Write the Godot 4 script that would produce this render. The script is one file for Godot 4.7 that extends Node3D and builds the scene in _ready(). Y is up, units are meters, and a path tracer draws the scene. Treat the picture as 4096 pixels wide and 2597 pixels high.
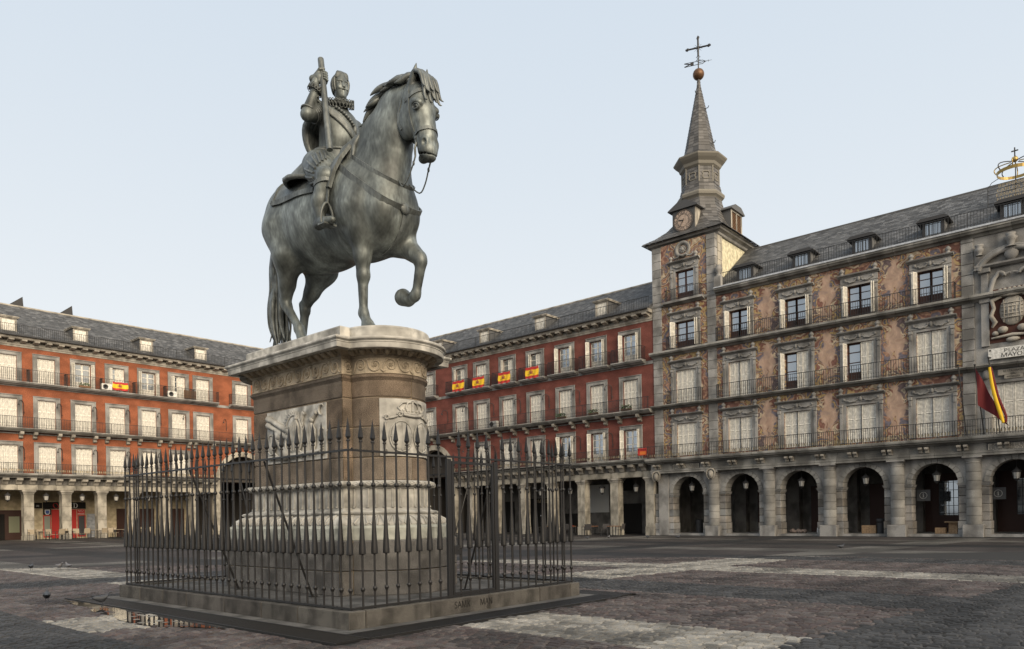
extends Node3D

# ---------------------------------------------------------------- mesh builder
class MB:
	var v := PackedVector3Array()
	var n := PackedVector3Array()
	var c := PackedColorArray()
	var uv := PackedVector2Array()
	var ix := PackedInt32Array()
	var col := Color(1, 1, 1)
	var uvs := false

	func vert(p: Vector3, nn: Vector3, u := Vector2.ZERO) -> int:
		v.push_back(p)
		n.push_back(nn)
		c.push_back(Color(col.r * 0.5, col.g * 0.5, col.b * 0.5))
		if uvs:
			uv.push_back(u)
		return v.size() - 1

	func tri_i(a: int, b: int, d: int) -> void:
		ix.push_back(a)
		ix.push_back(d)
		ix.push_back(b)

	# corners run counter-clockwise seen from outside
	func quad(a: Vector3, b: Vector3, d: Vector3, e: Vector3) -> void:
		var nn := (d - a).cross(e - b).normalized()
		var i := vert(a, nn, Vector2(0, 1))
		vert(b, nn, Vector2(1, 1))
		vert(d, nn, Vector2(1, 0))
		vert(e, nn, Vector2(0, 0))
		tri_i(i, i + 1, i + 2)
		tri_i(i, i + 2, i + 3)

	func quad_uv(a: Vector3, b: Vector3, d: Vector3, e: Vector3, r: Rect2) -> void:
		var nn := (d - a).cross(e - b).normalized()
		var i := vert(a, nn, Vector2(r.position.x, r.end.y))
		vert(b, nn, Vector2(r.end.x, r.end.y))
		vert(d, nn, Vector2(r.end.x, r.position.y))
		vert(e, nn, Vector2(r.position.x, r.position.y))
		tri_i(i, i + 1, i + 2)
		tri_i(i, i + 2, i + 3)

	func tri(a: Vector3, b: Vector3, d: Vector3) -> void:
		var nn := (b - a).cross(d - a).normalized()
		var i := vert(a, nn)
		vert(b, nn)
		vert(d, nn)
		tri_i(i, i + 1, i + 2)

	func quad_out(a: Vector3, b: Vector3, d: Vector3, e: Vector3, o: Vector3) -> void:
		if (d - a).cross(e - b).dot((a + b + d + e) * 0.25 - o) >= 0.0:
			quad(a, b, d, e)
		else:
			quad(e, d, b, a)

	func box(lo: Vector3, hi: Vector3, t := Transform3D.IDENTITY) -> void:
		var p: Array[Vector3] = []
		for k in 8:
			p.append(t * Vector3(hi.x if k & 1 else lo.x, hi.y if k & 2 else lo.y, hi.z if k & 4 else lo.z))
		quad(p[4], p[5], p[7], p[6])
		quad(p[1], p[0], p[2], p[3])
		quad(p[5], p[1], p[3], p[7])
		quad(p[0], p[4], p[6], p[2])
		quad(p[6], p[7], p[3], p[2])
		quad(p[0], p[1], p[5], p[4])

	func cp(lo: Vector3, hi: Vector3, b: float, t: Transform3D, s: int, k: int) -> Vector3:
		var q := Vector3()
		for i in 3:
			var inset := 0.0 if i == k else b
			q[i] = (hi[i] - inset) if s >> i & 1 else (lo[i] + inset)
		return t * q

	# box with chamfered edges
	func cbox(lo: Vector3, hi: Vector3, b: float, t := Transform3D.IDENTITY) -> void:
		var o := t * ((lo + hi) * 0.5)
		for k in 3:
			var i := (k + 1) % 3
			var j := (k + 2) % 3
			for s in 2:
				var z := s << k
				quad_out(cp(lo, hi, b, t, z, k), cp(lo, hi, b, t, z | 1 << i, k), cp(lo, hi, b, t, z | 1 << i | 1 << j, k), cp(lo, hi, b, t, z | 1 << j, k), o)
			# edges along axis k between faces i and j
			for a in 2:
				for e in 2:
					var m := a << i | e << j
					quad_out(cp(lo, hi, b, t, m, i), cp(lo, hi, b, t, m | 1 << k, i), cp(lo, hi, b, t, m | 1 << k, j), cp(lo, hi, b, t, m, j), o)
		for s in 8:
			var p0: Vector3 = cp(lo, hi, b, t, s, 0)
			var p1: Vector3 = cp(lo, hi, b, t, s, 1)
			var p2: Vector3 = cp(lo, hi, b, t, s, 2)
			if (p1 - p0).cross(p2 - p0).dot(p0 - o) >= 0.0:
				tri(p0, p1, p2)
			else:
				tri(p0, p2, p1)

	# polygon (any turn) in the plane ux,uy at o, drawn out along uw by len
	func ext(poly: PackedVector2Array, o: Vector3, ux: Vector3, uy: Vector3, uw: Vector3, length: float, caps := true) -> void:
		var pts := poly
		if Geometry2D.is_polygon_clockwise(pts):
			pts = pts.duplicate()
			pts.reverse()
		var flip := ux.cross(uy).dot(uw) * length < 0.0
		var m := pts.size()
		var w := uw * length
		for i in m:
			var p := o + ux * pts[i].x + uy * pts[i].y
			var q := o + ux * pts[(i + 1) % m].x + uy * pts[(i + 1) % m].y
			if flip:
				quad(q, p, p + w, q + w)
			else:
				quad(p, q, q + w, p + w)
		if caps:
			var t := Geometry2D.triangulate_polygon(pts)
			for i in range(0, t.size(), 3):
				var a := o + ux * pts[t[i]].x + uy * pts[t[i]].y
				var b := o + ux * pts[t[i + 1]].x + uy * pts[t[i + 1]].y
				var d := o + ux * pts[t[i + 2]].x + uy * pts[t[i + 2]].y
				var up := (b - a).cross(d - a).dot(w) > 0.0
				if up:
					tri(a + w, b + w, d + w)
					tri(a, d, b)
				else:
					tri(a + w, d + w, b + w)
					tri(a, b, d)

	# profile of (z out, y) drawn out along x
	func mould(profile: PackedVector2Array, x0: float, x1: float) -> void:
		ext(profile, Vector3(x0, 0, 0), Vector3(0, 0, 1), Vector3(0, 1, 0), Vector3(1, 0, 0), x1 - x0)

	# rings of equal length; smooth normals when smooth
	func loft(rings: Array, closed := true, smooth := true, cap0 := false, cap1 := false) -> void:
		var m: int = rings[0].size()
		var k := rings.size()
		if smooth:
			var base := v.size()
			for r in k:
				for i in m:
					var a: Vector3 = rings[r][(i + 1) % m] if closed or i < m - 1 else rings[r][i]
					var b: Vector3 = rings[r][(i - 1 + m) % m] if closed or i > 0 else rings[r][i]
					var e: Vector3 = rings[mini(r + 1, k - 1)][i]
					var d: Vector3 = rings[maxi(r - 1, 0)][i]
					var nn := (a - b).cross(e - d)
					vert(rings[r][i], nn.normalized() if nn.length_squared() > 1e-16 else (e - d).normalized())
			for r in k - 1:
				for i in (m if closed else m - 1):
					var i2 := (i + 1) % m
					tri_i(base + r * m + i, base + r * m + i2, base + (r + 1) * m + i2)
					tri_i(base + r * m + i, base + (r + 1) * m + i2, base + (r + 1) * m + i)
		else:
			for r in k - 1:
				for i in (m if closed else m - 1):
					var i2 := (i + 1) % m
					quad(rings[r][i], rings[r][i2], rings[r + 1][i2], rings[r + 1][i])
		for e in 2:
			if (e == 0 and cap0) or (e == 1 and cap1):
				var ring: PackedVector3Array = rings[0] if e == 0 else rings[k - 1]
				var mid := Vector3.ZERO
				for p in ring:
					mid += p
				mid /= m
				for i in m:
					if e == 0:
						tri(mid, ring[(i + 1) % m], ring[i])
					else:
						tri(mid, ring[i], ring[(i + 1) % m])

	# profile of (radius, y) turned about y through o
	func lathe(profile: Array, seg: int, o := Vector3.ZERO, smooth := true, t := Transform3D.IDENTITY, twist := 0.0) -> void:
		var rings := []
		for p in profile:
			var ring := PackedVector3Array()
			for i in seg:
				var a := TAU * (i + twist) / seg
				ring.append(t * (o + Vector3(cos(a) * p.x, p.y, -sin(a) * p.x)))
			rings.append(ring)
		loft(rings, true, smooth, absf(profile[0].x) > 1e-4, absf(profile[-1].x) > 1e-4)

	# tube through points, radius per point (or one)
	func tube(pts: PackedVector3Array, radii, sides := 6, flat := 1.0, up := Vector3.ZERO) -> void:
		var rings := []
		var ref := up
		var m := pts.size()
		for i in m:
			var d := (pts[mini(i + 1, m - 1)] - pts[maxi(i - 1, 0)]).normalized()
			if ref == Vector3.ZERO:
				ref = Vector3.UP if absf(d.y) < 0.9 else Vector3.RIGHT
			var x := d.cross(ref).normalized()
			var y := x.cross(d).normalized()
			if up == Vector3.ZERO:
				ref = y
			var r: float = radii if radii is float else radii[i]
			var ring := PackedVector3Array()
			for s in sides:
				var a := TAU * s / sides
				ring.append(pts[i] + (x * cos(a) + y * sin(a) * flat) * r)
			rings.append(ring)
		loft(rings, true, true, true, true)

	func ball(o: Vector3, r: Vector3, seg := 10, rows := 6, t := Basis.IDENTITY) -> void:
		var rings := []
		for j in rows + 1:
			var b := -PI / 2 + PI * j / rows
			var ring := PackedVector3Array()
			for i in seg:
				var a := TAU * i / seg
				ring.append(o + t * Vector3(cos(a) * cos(b) * r.x, sin(b) * r.y, -sin(a) * cos(b) * r.z))
			rings.append(ring)
		var base := v.size()
		loft(rings)
		for i in range(base, v.size()):
			var q := t.inverse() * (v[i] - o)
			n[i] = (t * Vector3(q.x / (r.x * r.x), q.y / (r.y * r.y), q.z / (r.z * r.z))).normalized()

	func mesh(m: Material = null) -> ArrayMesh:
		var a := []
		a.resize(Mesh.ARRAY_MAX)
		a[Mesh.ARRAY_VERTEX] = v
		a[Mesh.ARRAY_NORMAL] = n
		a[Mesh.ARRAY_COLOR] = c
		if uvs:
			a[Mesh.ARRAY_TEX_UV] = uv
		a[Mesh.ARRAY_INDEX] = ix
		var am := ArrayMesh.new()
		am.add_surface_from_arrays(Mesh.PRIMITIVE_TRIANGLES, a)
		if m:
			am.surface_set_material(0, m)
		return am

# ---------------------------------------------------------------- signed distance grid meshed as surface nets
class Field:
	var lo: Vector3
	var h: float
	var nx: int
	var ny: int
	var nz: int
	var d := PackedFloat32Array()

	func _init(a: Vector3, b: Vector3, cell: float) -> void:
		lo = a
		h = cell
		nx = int((b.x - a.x) / cell) + 1
		ny = int((b.y - a.y) / cell) + 1
		nz = int((b.z - a.z) / cell) + 1
		d.resize(nx * ny * nz)
		d.fill(1.0)

	# tapered capsule, joined with blend k; zs widens it across (about the z of its own line)
	func bone(a: Vector3, b: Vector3, ra: float, rb: float, k := 0.08, zs := 1.0) -> void:
		var m := maxf(ra, rb) + k + h * 2.0
		var mz := maxf(ra, rb) * zs + k + h * 2.0
		var x0 := maxi(0, int((minf(a.x, b.x) - m - lo.x) / h))
		var x1 := mini(nx - 1, int((maxf(a.x, b.x) + m - lo.x) / h) + 1)
		var y0 := maxi(0, int((minf(a.y, b.y) - m - lo.y) / h))
		var y1 := mini(ny - 1, int((maxf(a.y, b.y) + m - lo.y) / h) + 1)
		var z0 := maxi(0, int((minf(a.z, b.z) - mz - lo.z) / h))
		var z1 := mini(nz - 1, int((maxf(a.z, b.z) + mz - lo.z) / h) + 1)
		var ab := b - a
		var l2 := ab.x * ab.x + ab.y * ab.y + ab.z * ab.z
		var il := 1.0 / maxf(l2, 1e-9)
		var iz := 1.0 / zs
		for iy in range(y0, y1 + 1):
			var py := lo.y + iy * h - a.y
			for ixx in range(x0, x1 + 1):
				var px := lo.x + ixx * h - a.x
				var at := (iy * nx + ixx) * nz
				var s0 := px * ab.x + py * ab.y
				for izz in range(z0, z1 + 1):
					var pz := lo.z + izz * h - a.z
					var t := clampf((s0 + pz * ab.z) * il, 0.0, 1.0)
					var qx := px - ab.x * t
					var qy := py - ab.y * t
					var qz := (pz - ab.z * t) * iz
					var e := sqrt(qx * qx + qy * qy + qz * qz) - ra - (rb - ra) * t
					var o := d[at + izz]
					var g := k - absf(o - e)
					d[at + izz] = minf(o, e) if g <= 0.0 else minf(o, e) - g * g / (4.0 * k)

	func ell(o: Vector3, r: Vector3, k := 0.08, basis := Basis.IDENTITY, cut := false) -> void:
		var mm := maxf(r.x, maxf(r.y, r.z))
		var m := mm + k + h * 2.0
		var x0 := maxi(0, int((o.x - m - lo.x) / h))
		var x1 := mini(nx - 1, int((o.x + m - lo.x) / h) + 1)
		var y0 := maxi(0, int((o.y - m - lo.y) / h))
		var y1 := mini(ny - 1, int((o.y + m - lo.y) / h) + 1)
		var z0 := maxi(0, int((o.z - m - lo.z) / h))
		var z1 := mini(nz - 1, int((o.z + m - lo.z) / h) + 1)
		var inv := basis.inverse()
		var mn := minf(r.x, minf(r.y, r.z))
		for iy in range(y0, y1 + 1):
			for ixx in range(x0, x1 + 1):
				var at := (iy * nx + ixx) * nz
				for izz in range(z0, z1 + 1):
					var p := inv * Vector3(lo.x + ixx * h - o.x, lo.y + iy * h - o.y, lo.z + izz * h - o.z)
					var q := p / r
					var k0 := q.length()
					var k1 := (q / r).length()
					var e := k0 * (k0 - 1.0) / k1 if k1 > 1e-6 else -mn
					var w := d[at + izz]
					if cut:
						e = -e
						var g := k - absf(w - e)
						d[at + izz] = maxf(w, e) if g <= 0.0 else maxf(w, e) + g * g / (4.0 * k)
					else:
						var g := k - absf(w - e)
						d[at + izz] = minf(w, e) if g <= 0.0 else minf(w, e) - g * g / (4.0 * k)

	func grad(p: Vector3) -> Vector3:
		var e := h * 0.7
		return Vector3(at_p(p + Vector3(e, 0, 0)) - at_p(p - Vector3(e, 0, 0)), at_p(p + Vector3(0, e, 0)) - at_p(p - Vector3(0, e, 0)), at_p(p + Vector3(0, 0, e)) - at_p(p - Vector3(0, 0, e))).normalized()

	# the first point met on the way from far out towards o
	func hit(o: Vector3, dir: Vector3, far: float, off := 0.0) -> Vector3:
		var t := far
		while t > 0.02:
			var q := at_p(o + dir * t)
			if q <= off:
				return o + dir * t
			t -= clampf((q - off) * 0.5, 0.004, 0.03)
		return o + dir * t

	func wrap(o: Vector3, u: Vector3, w: Vector3, a0: float, a1: float, n: int, far: float, off := 0.012) -> PackedVector3Array:
		var p := PackedVector3Array()
		for i in n + 1:
			var a := lerpf(a0, a1, float(i) / n)
			p.append(hit(o, u * cos(a) + w * sin(a), far, off))
		return p

	func at_p(p: Vector3) -> float:
		var g := (p - lo) / h
		var i := clampi(int(g.x), 0, nx - 2)
		var j := clampi(int(g.y), 0, ny - 2)
		var k := clampi(int(g.z), 0, nz - 2)
		var f := g - Vector3(i, j, k)
		var a := (j * nx + i) * nz + k
		var b := a + nz
		var cc := a + nx * nz
		var e := cc + nz
		return lerpf(lerpf(lerpf(d[a], d[a + 1], f.z), lerpf(d[b], d[b + 1], f.z), f.x), lerpf(lerpf(d[cc], d[cc + 1], f.z), lerpf(d[e], d[e + 1], f.z), f.x), f.y)

	func build(mb: MB, tone: FastNoiseLite = null) -> void:
		var index := {}
		var sx := nz
		var sy := nx * nz
		for iy in ny - 1:
			for ixx in nx - 1:
				var row := iy * sy + ixx * sx
				for iz in nz - 1:
					var b := row + iz
					var d0 := d[b]
					if d0 > h * 3.5 or d0 < -h * 3.5:
						continue
					var q := [d0, d[b + 1], d[b + sx], d[b + sx + 1], d[b + sy], d[b + sy + 1], d[b + sy + sx], d[b + sy + sx + 1]]
					var inside := 0
					for k in 8:
						if q[k] < 0.0:
							inside += 1
					if inside == 0 or inside == 8:
						continue
					var sum := Vector3.ZERO
					var cnt := 0
					for e in EDGES:
						var u: float = q[e[0]]
						var w: float = q[e[1]]
						if (u < 0.0) != (w < 0.0):
							var t := u / (u - w)
							sum += (CORN[e[0]] as Vector3).lerp(CORN[e[1]], t)
							cnt += 1
					var p := lo + (Vector3(ixx, iy, iz) + sum / cnt) * h
					if tone:
						var w := clampf(1.0 + 1.1 * tone.get_noise_3d(p.x, p.y * 0.45, p.z), 0.45, 1.9)
						mb.col = Color(w, w * 1.02, w * 1.01)
					index[b] = mb.vert(p, grad(p))
		for b in index:
			var i0: int = index[b]
			if index.has(b - sx) and index.has(b - sy) and index.has(b - sx - sy):
				face(mb, d[b], d[b + 1], i0, index[b - sx], index[b - sx - sy], index[b - sy])
			if index.has(b - 1) and index.has(b - sy) and index.has(b - 1 - sy):
				face(mb, d[b], d[b + sx], i0, index[b - sy], index[b - sy - 1], index[b - 1])
			if index.has(b - 1) and index.has(b - sx) and index.has(b - 1 - sx):
				face(mb, d[b], d[b + sy], i0, index[b - 1], index[b - 1 - sx], index[b - sx])

	func face(mb: MB, u: float, w: float, a: int, b: int, cc: int, e: int) -> void:
		if (u < 0.0) == (w < 0.0):
			return
		if u < 0.0:
			mb.tri_i(a, b, cc)
			mb.tri_i(a, cc, e)
		else:
			mb.tri_i(a, cc, b)
			mb.tri_i(a, e, cc)

	const CORN := [Vector3(0, 0, 0), Vector3(0, 0, 1), Vector3(1, 0, 0), Vector3(1, 0, 1), Vector3(0, 1, 0), Vector3(0, 1, 1), Vector3(1, 1, 0), Vector3(1, 1, 1)]
	const EDGES := [[0, 1], [2, 3], [4, 5], [6, 7], [0, 2], [1, 3], [4, 6], [5, 7], [0, 4], [1, 5], [2, 6], [3, 7]]

# ---------------------------------------------------------------- nodes and materials
var taken := {}
var M := {}
var rng := RandomNumberGenerator.new()

func numbered(called: String) -> String:
	var k: int = taken.get(called, 0)
	taken[called] = k + 1
	return called if k == 0 else "%s_%03d" % [called, k]

func thing(called: String, label: String, category: String, group := "", at := Vector3.ZERO, turn := 0.0) -> Node3D:
	var o := Node3D.new()
	o.name = numbered(called)
	add_child(o)
	o.position = at
	o.rotation.y = turn
	tag(o, label, category, group)
	return o

func tag(o: Node3D, label: String, category: String, group := "", kind := "") -> void:
	if label:
		o.set_meta("label", label)
	if category:
		o.set_meta("category", category)
	if group:
		o.set_meta("group", group)
	if kind:
		o.set_meta("kind", kind)

func part(called: String, mesh: Mesh, m: Material, parent: Node, at := Vector3.ZERO, basis := Basis.IDENTITY) -> MeshInstance3D:
	var o := MeshInstance3D.new()
	o.name = called
	o.mesh = mesh
	if m:
		o.set_surface_override_material(0, m)
	parent.add_child(o, true)
	o.transform = Transform3D(basis, at)
	return o

func group_node(called: String, parent: Node, at := Vector3.ZERO, basis := Basis.IDENTITY) -> Node3D:
	var o := Node3D.new()
	o.name = called
	parent.add_child(o, true)
	o.transform = Transform3D(basis, at)
	return o

func solo(called: String, mesh: Mesh, m: Material, label: String, category: String, group := "", at := Vector3.ZERO, basis := Basis.IDENTITY) -> MeshInstance3D:
	var o := part(numbered(called), mesh, m, self, at, basis)
	tag(o, label, category, group)
	return o

func structure(called: String, mesh: Mesh, m: Material, kind := "structure") -> MeshInstance3D:
	var o := part(called, mesh, m, self)
	o.set_meta("kind", kind)
	return o

func copy(o: Node3D, label := "") -> Node3D:
	var c: Node3D = o.duplicate()
	var base := String(o.name)
	if base.length() > 4 and base[base.length() - 4] == "_" and base.right(3).is_valid_int():
		base = base.left(base.length() - 4)
	c.name = numbered(base)
	add_child(c)
	if label:
		c.set_meta("label", label)
	return c

func noise_tex(seed_: int, freq: float, dark: float, size := 256, kind := 0, oct := 4, lo := 0.0, hi := 1.0) -> NoiseTexture2D:
	var f := FastNoiseLite.new()
	f.seed = seed_
	f.frequency = freq
	f.noise_type = [FastNoiseLite.TYPE_SIMPLEX_SMOOTH, FastNoiseLite.TYPE_CELLULAR, FastNoiseLite.TYPE_VALUE][kind]
	f.fractal_octaves = oct
	var t := NoiseTexture2D.new()
	t.width = size
	t.height = size
	t.seamless = true
	t.noise = f
	var g := Gradient.new()
	g.offsets = PackedFloat32Array([lo, hi])
	g.colors = PackedColorArray([Color(dark, dark, dark), Color(1, 1, 1)])
	t.color_ramp = g
	return t

func mat(lin: Color, rough := 0.85, o := {}) -> StandardMaterial3D:
	var m := StandardMaterial3D.new()
	# vertex tones are stored at half, so that a stone may be lighter than its material
	m.albedo_color = (lin * (2.0 if o.get("vc", false) else 1.0)).linear_to_srgb()
	m.albedo_color.a = 1.0
	m.roughness = rough
	m.metallic = o.get("metal", 0.0)
	m.metallic_specular = o.get("spec", 0.4)
	m.vertex_color_use_as_albedo = o.get("vc", false)
	if o.has("tex"):
		m.albedo_texture = o.tex
		m.uv1_triplanar = true
		m.uv1_world_triplanar = o.get("world", true)
		m.uv1_scale = o.get("scale", Vector3.ONE)
	if o.has("detail"):
		m.detail_enabled = true
		m.detail_albedo = o.detail
		m.detail_blend_mode = BaseMaterial3D.BLEND_MODE_MUL
		m.detail_uv_layer = BaseMaterial3D.DETAIL_UV_2
		m.uv2_triplanar = true
		m.uv2_world_triplanar = true
		m.uv2_scale = o.get("scale2", Vector3.ONE * 0.2)
	if o.has("bump"):
		m.heightmap_enabled = true
		m.heightmap_texture = o.bump
		m.heightmap_scale = o.get("bump_cm", 1.0)
	return m

func V2(a: Array) -> PackedVector2Array:
	var p := PackedVector2Array()
	for i in range(0, a.size(), 2):
		p.append(Vector2(a[i], a[i + 1]))
	return p

func V3(a: Array) -> PackedVector3Array:
	var p := PackedVector3Array()
	for i in range(0, a.size(), 3):
		p.append(Vector3(a[i], a[i + 1], a[i + 2]))
	return p

func smooth_line(pts: PackedVector3Array, per := 4) -> PackedVector3Array:
	var r := PackedVector3Array()
	for i in pts.size() - 1:
		var a := pts[maxi(i - 1, 0)]
		var d := pts[mini(i + 2, pts.size() - 1)]
		for k in per:
			r.append(pts[i].cubic_interpolate(pts[i + 1], a, d, float(k) / per))
	r.append(pts[-1])
	return r

# ---------------------------------------------------------------- the scene
func _ready() -> void:
	rng.seed = 7
	# camera: a shift lens held level, rolled by one degree
	var cam := Camera3D.new()
	cam.name = "camera"
	add_child(cam)
	cam.position = Vector3(0, 1.6, 0)
	cam.rotation_degrees = Vector3(0, 41.2435, -0.9618)
	cam.projection = Camera3D.PROJECTION_FRUSTUM
	cam.near = 0.1
	cam.far = 600.0
	cam.size = 0.1 * 2597.0 / 2952.6
	cam.frustum_offset = Vector2(0.0, 0.1 * (2065.6 - 1298.5) / 2952.6)
	cam.current = true
	# sky
	var sky := ProceduralSkyMaterial.new()
	sky.sky_top_color = Color(0.385, 0.45, 0.525).linear_to_srgb()
	sky.sky_horizon_color = Color(0.63, 0.64, 0.635).linear_to_srgb()
	sky.sky_curve = 0.3
	sky.ground_bottom_color = Color(0.2, 0.2, 0.2).linear_to_srgb()
	sky.ground_horizon_color = Color(0.4, 0.4, 0.4).linear_to_srgb()
	sky.sun_angle_max = 1.0
	var env := Environment.new()
	env.background_mode = Environment.BG_SKY
	env.sky = Sky.new()
	env.sky.sky_material = sky
	env.background_energy_multiplier = 1.0
	env.tonemap_mode = Environment.TONE_MAPPER_LINEAR
	env.tonemap_exposure = 1.55
	env.sdfgi_enabled = true
	env.ssao_enabled = true
	env.ssil_enabled = true
	var we := WorldEnvironment.new()
	we.name = "world_environment"
	we.environment = env
	add_child(we)
	# sunrise glow: a broad soft sun low in the east, over the roofs of the far side of the square
	var sun := DirectionalLight3D.new()
	sun.name = "sun"
	add_child(sun)
	sun.light_color = Color(1.0, 0.935, 0.84)
	sun.light_energy = 0.95
	sun.light_angular_distance = 45.0
	sun.shadow_enabled = true
	var el := deg_to_rad(22.0)
	var az := deg_to_rad(-20.0)
	sun.look_at_from_position(Vector3.ZERO, -Vector3(cos(el) * cos(az), sin(el), -cos(el) * sin(az)))
	materials()
	ground()
	red_buildings()
	panaderia()
	pedestal()
	fence()
	statue()
	furniture()
	small_things()

func materials() -> void:
	var fine := noise_tex(3, 0.09, 0.72, 256, 0, 3)
	var speck := noise_tex(11, 0.22, 0.5, 256, 0, 2, 0.2, 0.8)
	var blotch := noise_tex(5, 0.012, 0.7, 256, 0, 5, 0.2, 0.75)
	var soft := noise_tex(8, 0.02, 0.84, 256, 0, 4, 0.25, 0.75)
	var streak := noise_tex(21, 0.035, 0.82, 256, 0, 4, 0.25, 0.75)
	var speck2 := noise_tex(14, 0.16, 0.3, 512, 0, 2, 0.25, 0.75)
	M.speck = speck
	M.streak = streak
	M.stone = mat(Color(0.43, 0.42, 0.40), 0.9, {"vc": true, "tex": fine, "scale": Vector3(0.9, 0.9, 0.9), "detail": blotch, "scale2": Vector3(0.22, 0.16, 0.22), "bump": fine, "bump_cm": 1.2})
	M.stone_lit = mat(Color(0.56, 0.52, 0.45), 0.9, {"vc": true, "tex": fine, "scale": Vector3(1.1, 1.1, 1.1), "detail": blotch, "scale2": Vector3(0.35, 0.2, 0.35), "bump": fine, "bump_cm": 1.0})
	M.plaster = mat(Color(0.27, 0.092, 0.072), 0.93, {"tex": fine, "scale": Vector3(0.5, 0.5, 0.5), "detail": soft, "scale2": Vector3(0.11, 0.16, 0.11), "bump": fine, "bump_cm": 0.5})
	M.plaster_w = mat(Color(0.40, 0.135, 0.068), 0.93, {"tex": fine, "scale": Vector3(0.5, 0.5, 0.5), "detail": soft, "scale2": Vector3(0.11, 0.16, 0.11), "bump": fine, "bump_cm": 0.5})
	M.cream = mat(Color(0.5, 0.42, 0.28), 0.9, {"tex": soft, "scale": Vector3(0.3, 0.3, 0.3)})
	M.slate = mat(Color(0.125, 0.127, 0.13), 0.6, {"vc": true, "tex": fine, "scale": Vector3(0.8, 0.8, 0.8)})
	M.white = mat(Color(0.8, 0.77, 0.69), 0.6, {"tex": soft, "scale": Vector3(1.5, 0.6, 1.5)})
	M.iron = mat(Color(0.022, 0.021, 0.021), 0.5, {"spec": 0.5, "tex": fine, "scale": Vector3(2, 2, 2)})
	M.iron_grey = mat(Color(0.05, 0.05, 0.052), 0.6, {"tex": fine, "scale": Vector3(1, 1, 1)})
	M.wood = mat(Color(0.045, 0.02, 0.014), 0.55)
	M.glass = mat(Color(0.34, 0.37, 0.40), 0.05, {"metal": 0.75, "spec": 0.6})
	M.dark = mat(Color(0.012, 0.011, 0.01), 0.9)
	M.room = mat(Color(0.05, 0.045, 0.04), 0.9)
	M.curtain = mat(Color(0.6, 0.58, 0.52), 0.9, {"tex": streak, "scale": Vector3(3, 0.1, 3)})
	M.gold = mat(Color(0.36, 0.26, 0.09), 0.4, {"metal": 0.6})
	M.zinc = mat(Color(0.4, 0.42, 0.45), 0.5, {"tex": soft, "scale": Vector3(0.5, 0.5, 0.5)})
	M.granite_b = mat(Color(0.5, 0.395, 0.30), 0.92, {"vc": true, "tex": speck2, "scale": Vector3(1.1, 1.1, 1.1), "detail": blotch, "scale2": Vector3(0.5, 0.4, 0.5), "bump": speck, "bump_cm": 1.0})
	M.granite_g = mat(Color(0.41, 0.40, 0.385), 0.9, {"vc": true, "tex": speck2, "scale": Vector3(1.3, 1.3, 1.3), "detail": blotch, "scale2": Vector3(0.6, 0.5, 0.6), "bump": speck, "bump_cm": 0.6})
	M.marble = mat(Color(0.62, 0.60, 0.545), 0.75, {"vc": true, "tex": soft, "scale": Vector3(0.7, 0.7, 0.7), "detail": blotch, "scale2": Vector3(0.6, 0.45, 0.6), "bump": fine, "bump_cm": 0.3})
	M.lime = mat(Color(0.62, 0.52, 0.385), 0.9, {"vc": true, "tex": fine, "scale": Vector3(1.6, 1.6, 1.6), "detail": blotch, "scale2": Vector3(0.7, 0.5, 0.7), "bump": fine, "bump_cm": 0.6})
	M.bronze = mat(Color(0.225, 0.245, 0.235), 0.48, {"metal": 0.3, "spec": 0.5, "vc": true, "tex": noise_tex(41, 0.02, 0.72, 256, 0, 5, 0.25, 0.75), "scale": Vector3(0.55, 0.4, 0.55), "detail": noise_tex(43, 0.05, 0.8, 256, 0, 4, 0.25, 0.75), "scale2": Vector3(1.2, 0.35, 1.2), "bump": fine, "bump_cm": 0.35})
	M.red = mat(Color(0.42, 0.035, 0.03), 0.8)
	M.yellow = mat(Color(0.75, 0.48, 0.03), 0.8)
	M.paper = mat(Color(0.7, 0.7, 0.68), 0.8)
	M.card = mat(Color(0.36, 0.24, 0.14), 0.9, {"tex": soft, "scale": Vector3(1.5, 1.5, 1.5)})
	M.cloth = mat(Color(0.2, 0.16, 0.14), 0.95)
	M.leaf = mat(Color(0.04, 0.08, 0.025), 0.7, {"vc": true})
	M.ground = mat(Color(0.5, 0.5, 0.5), 0.75, {"vc": true, "tex": noise_tex(31, 0.3, 0.3, 256, 1, 1, 0.1, 0.9), "scale": Vector3(0.7, 0.7, 0.7), "detail": blotch, "scale2": Vector3(0.09, 0.09, 0.09), "bump": fine, "bump_cm": 1.0})
	M.mortar = mat(Color(0.03, 0.03, 0.03), 0.95)
	M.cobble = mat(Color(1, 1, 1), 0.62, {"vc": true, "tex": fine, "scale": Vector3(2.5, 2.5, 2.5), "detail": blotch, "scale2": Vector3(0.35, 0.35, 0.35), "bump": fine, "bump_cm": 0.8})
	M.concrete = mat(Color(0.24, 0.235, 0.225), 0.9, {"tex": speck, "scale": Vector3(1.5, 1.5, 1.5), "detail": blotch, "scale2": Vector3(0.5, 0.5, 0.5), "bump": fine, "bump_cm": 1.0})
	M.water = mat(Color(0.02, 0.02, 0.02), 0.03, {"spec": 0.6})
	M.mural = mural_material()
	M.maroon = mat(Color(0.13, 0.02, 0.022), 0.9)
	M.orange = mat(Color(0.6, 0.16, 0.03), 0.7)
	M.blue = mat(Color(0.05, 0.1, 0.3), 0.7)
	M.info_grey = mat(Color(0.12, 0.125, 0.13), 0.6)
	M.info_pale = mat(Color(0.42, 0.42, 0.4), 0.6)
	M.pale_wall = mat(Color(0.62, 0.58, 0.42), 0.9, {"tex": soft, "scale": Vector3(0.4, 0.4, 0.4)})
	M.ochre = mat(Color(0.3, 0.27, 0.16), 0.9)
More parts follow.
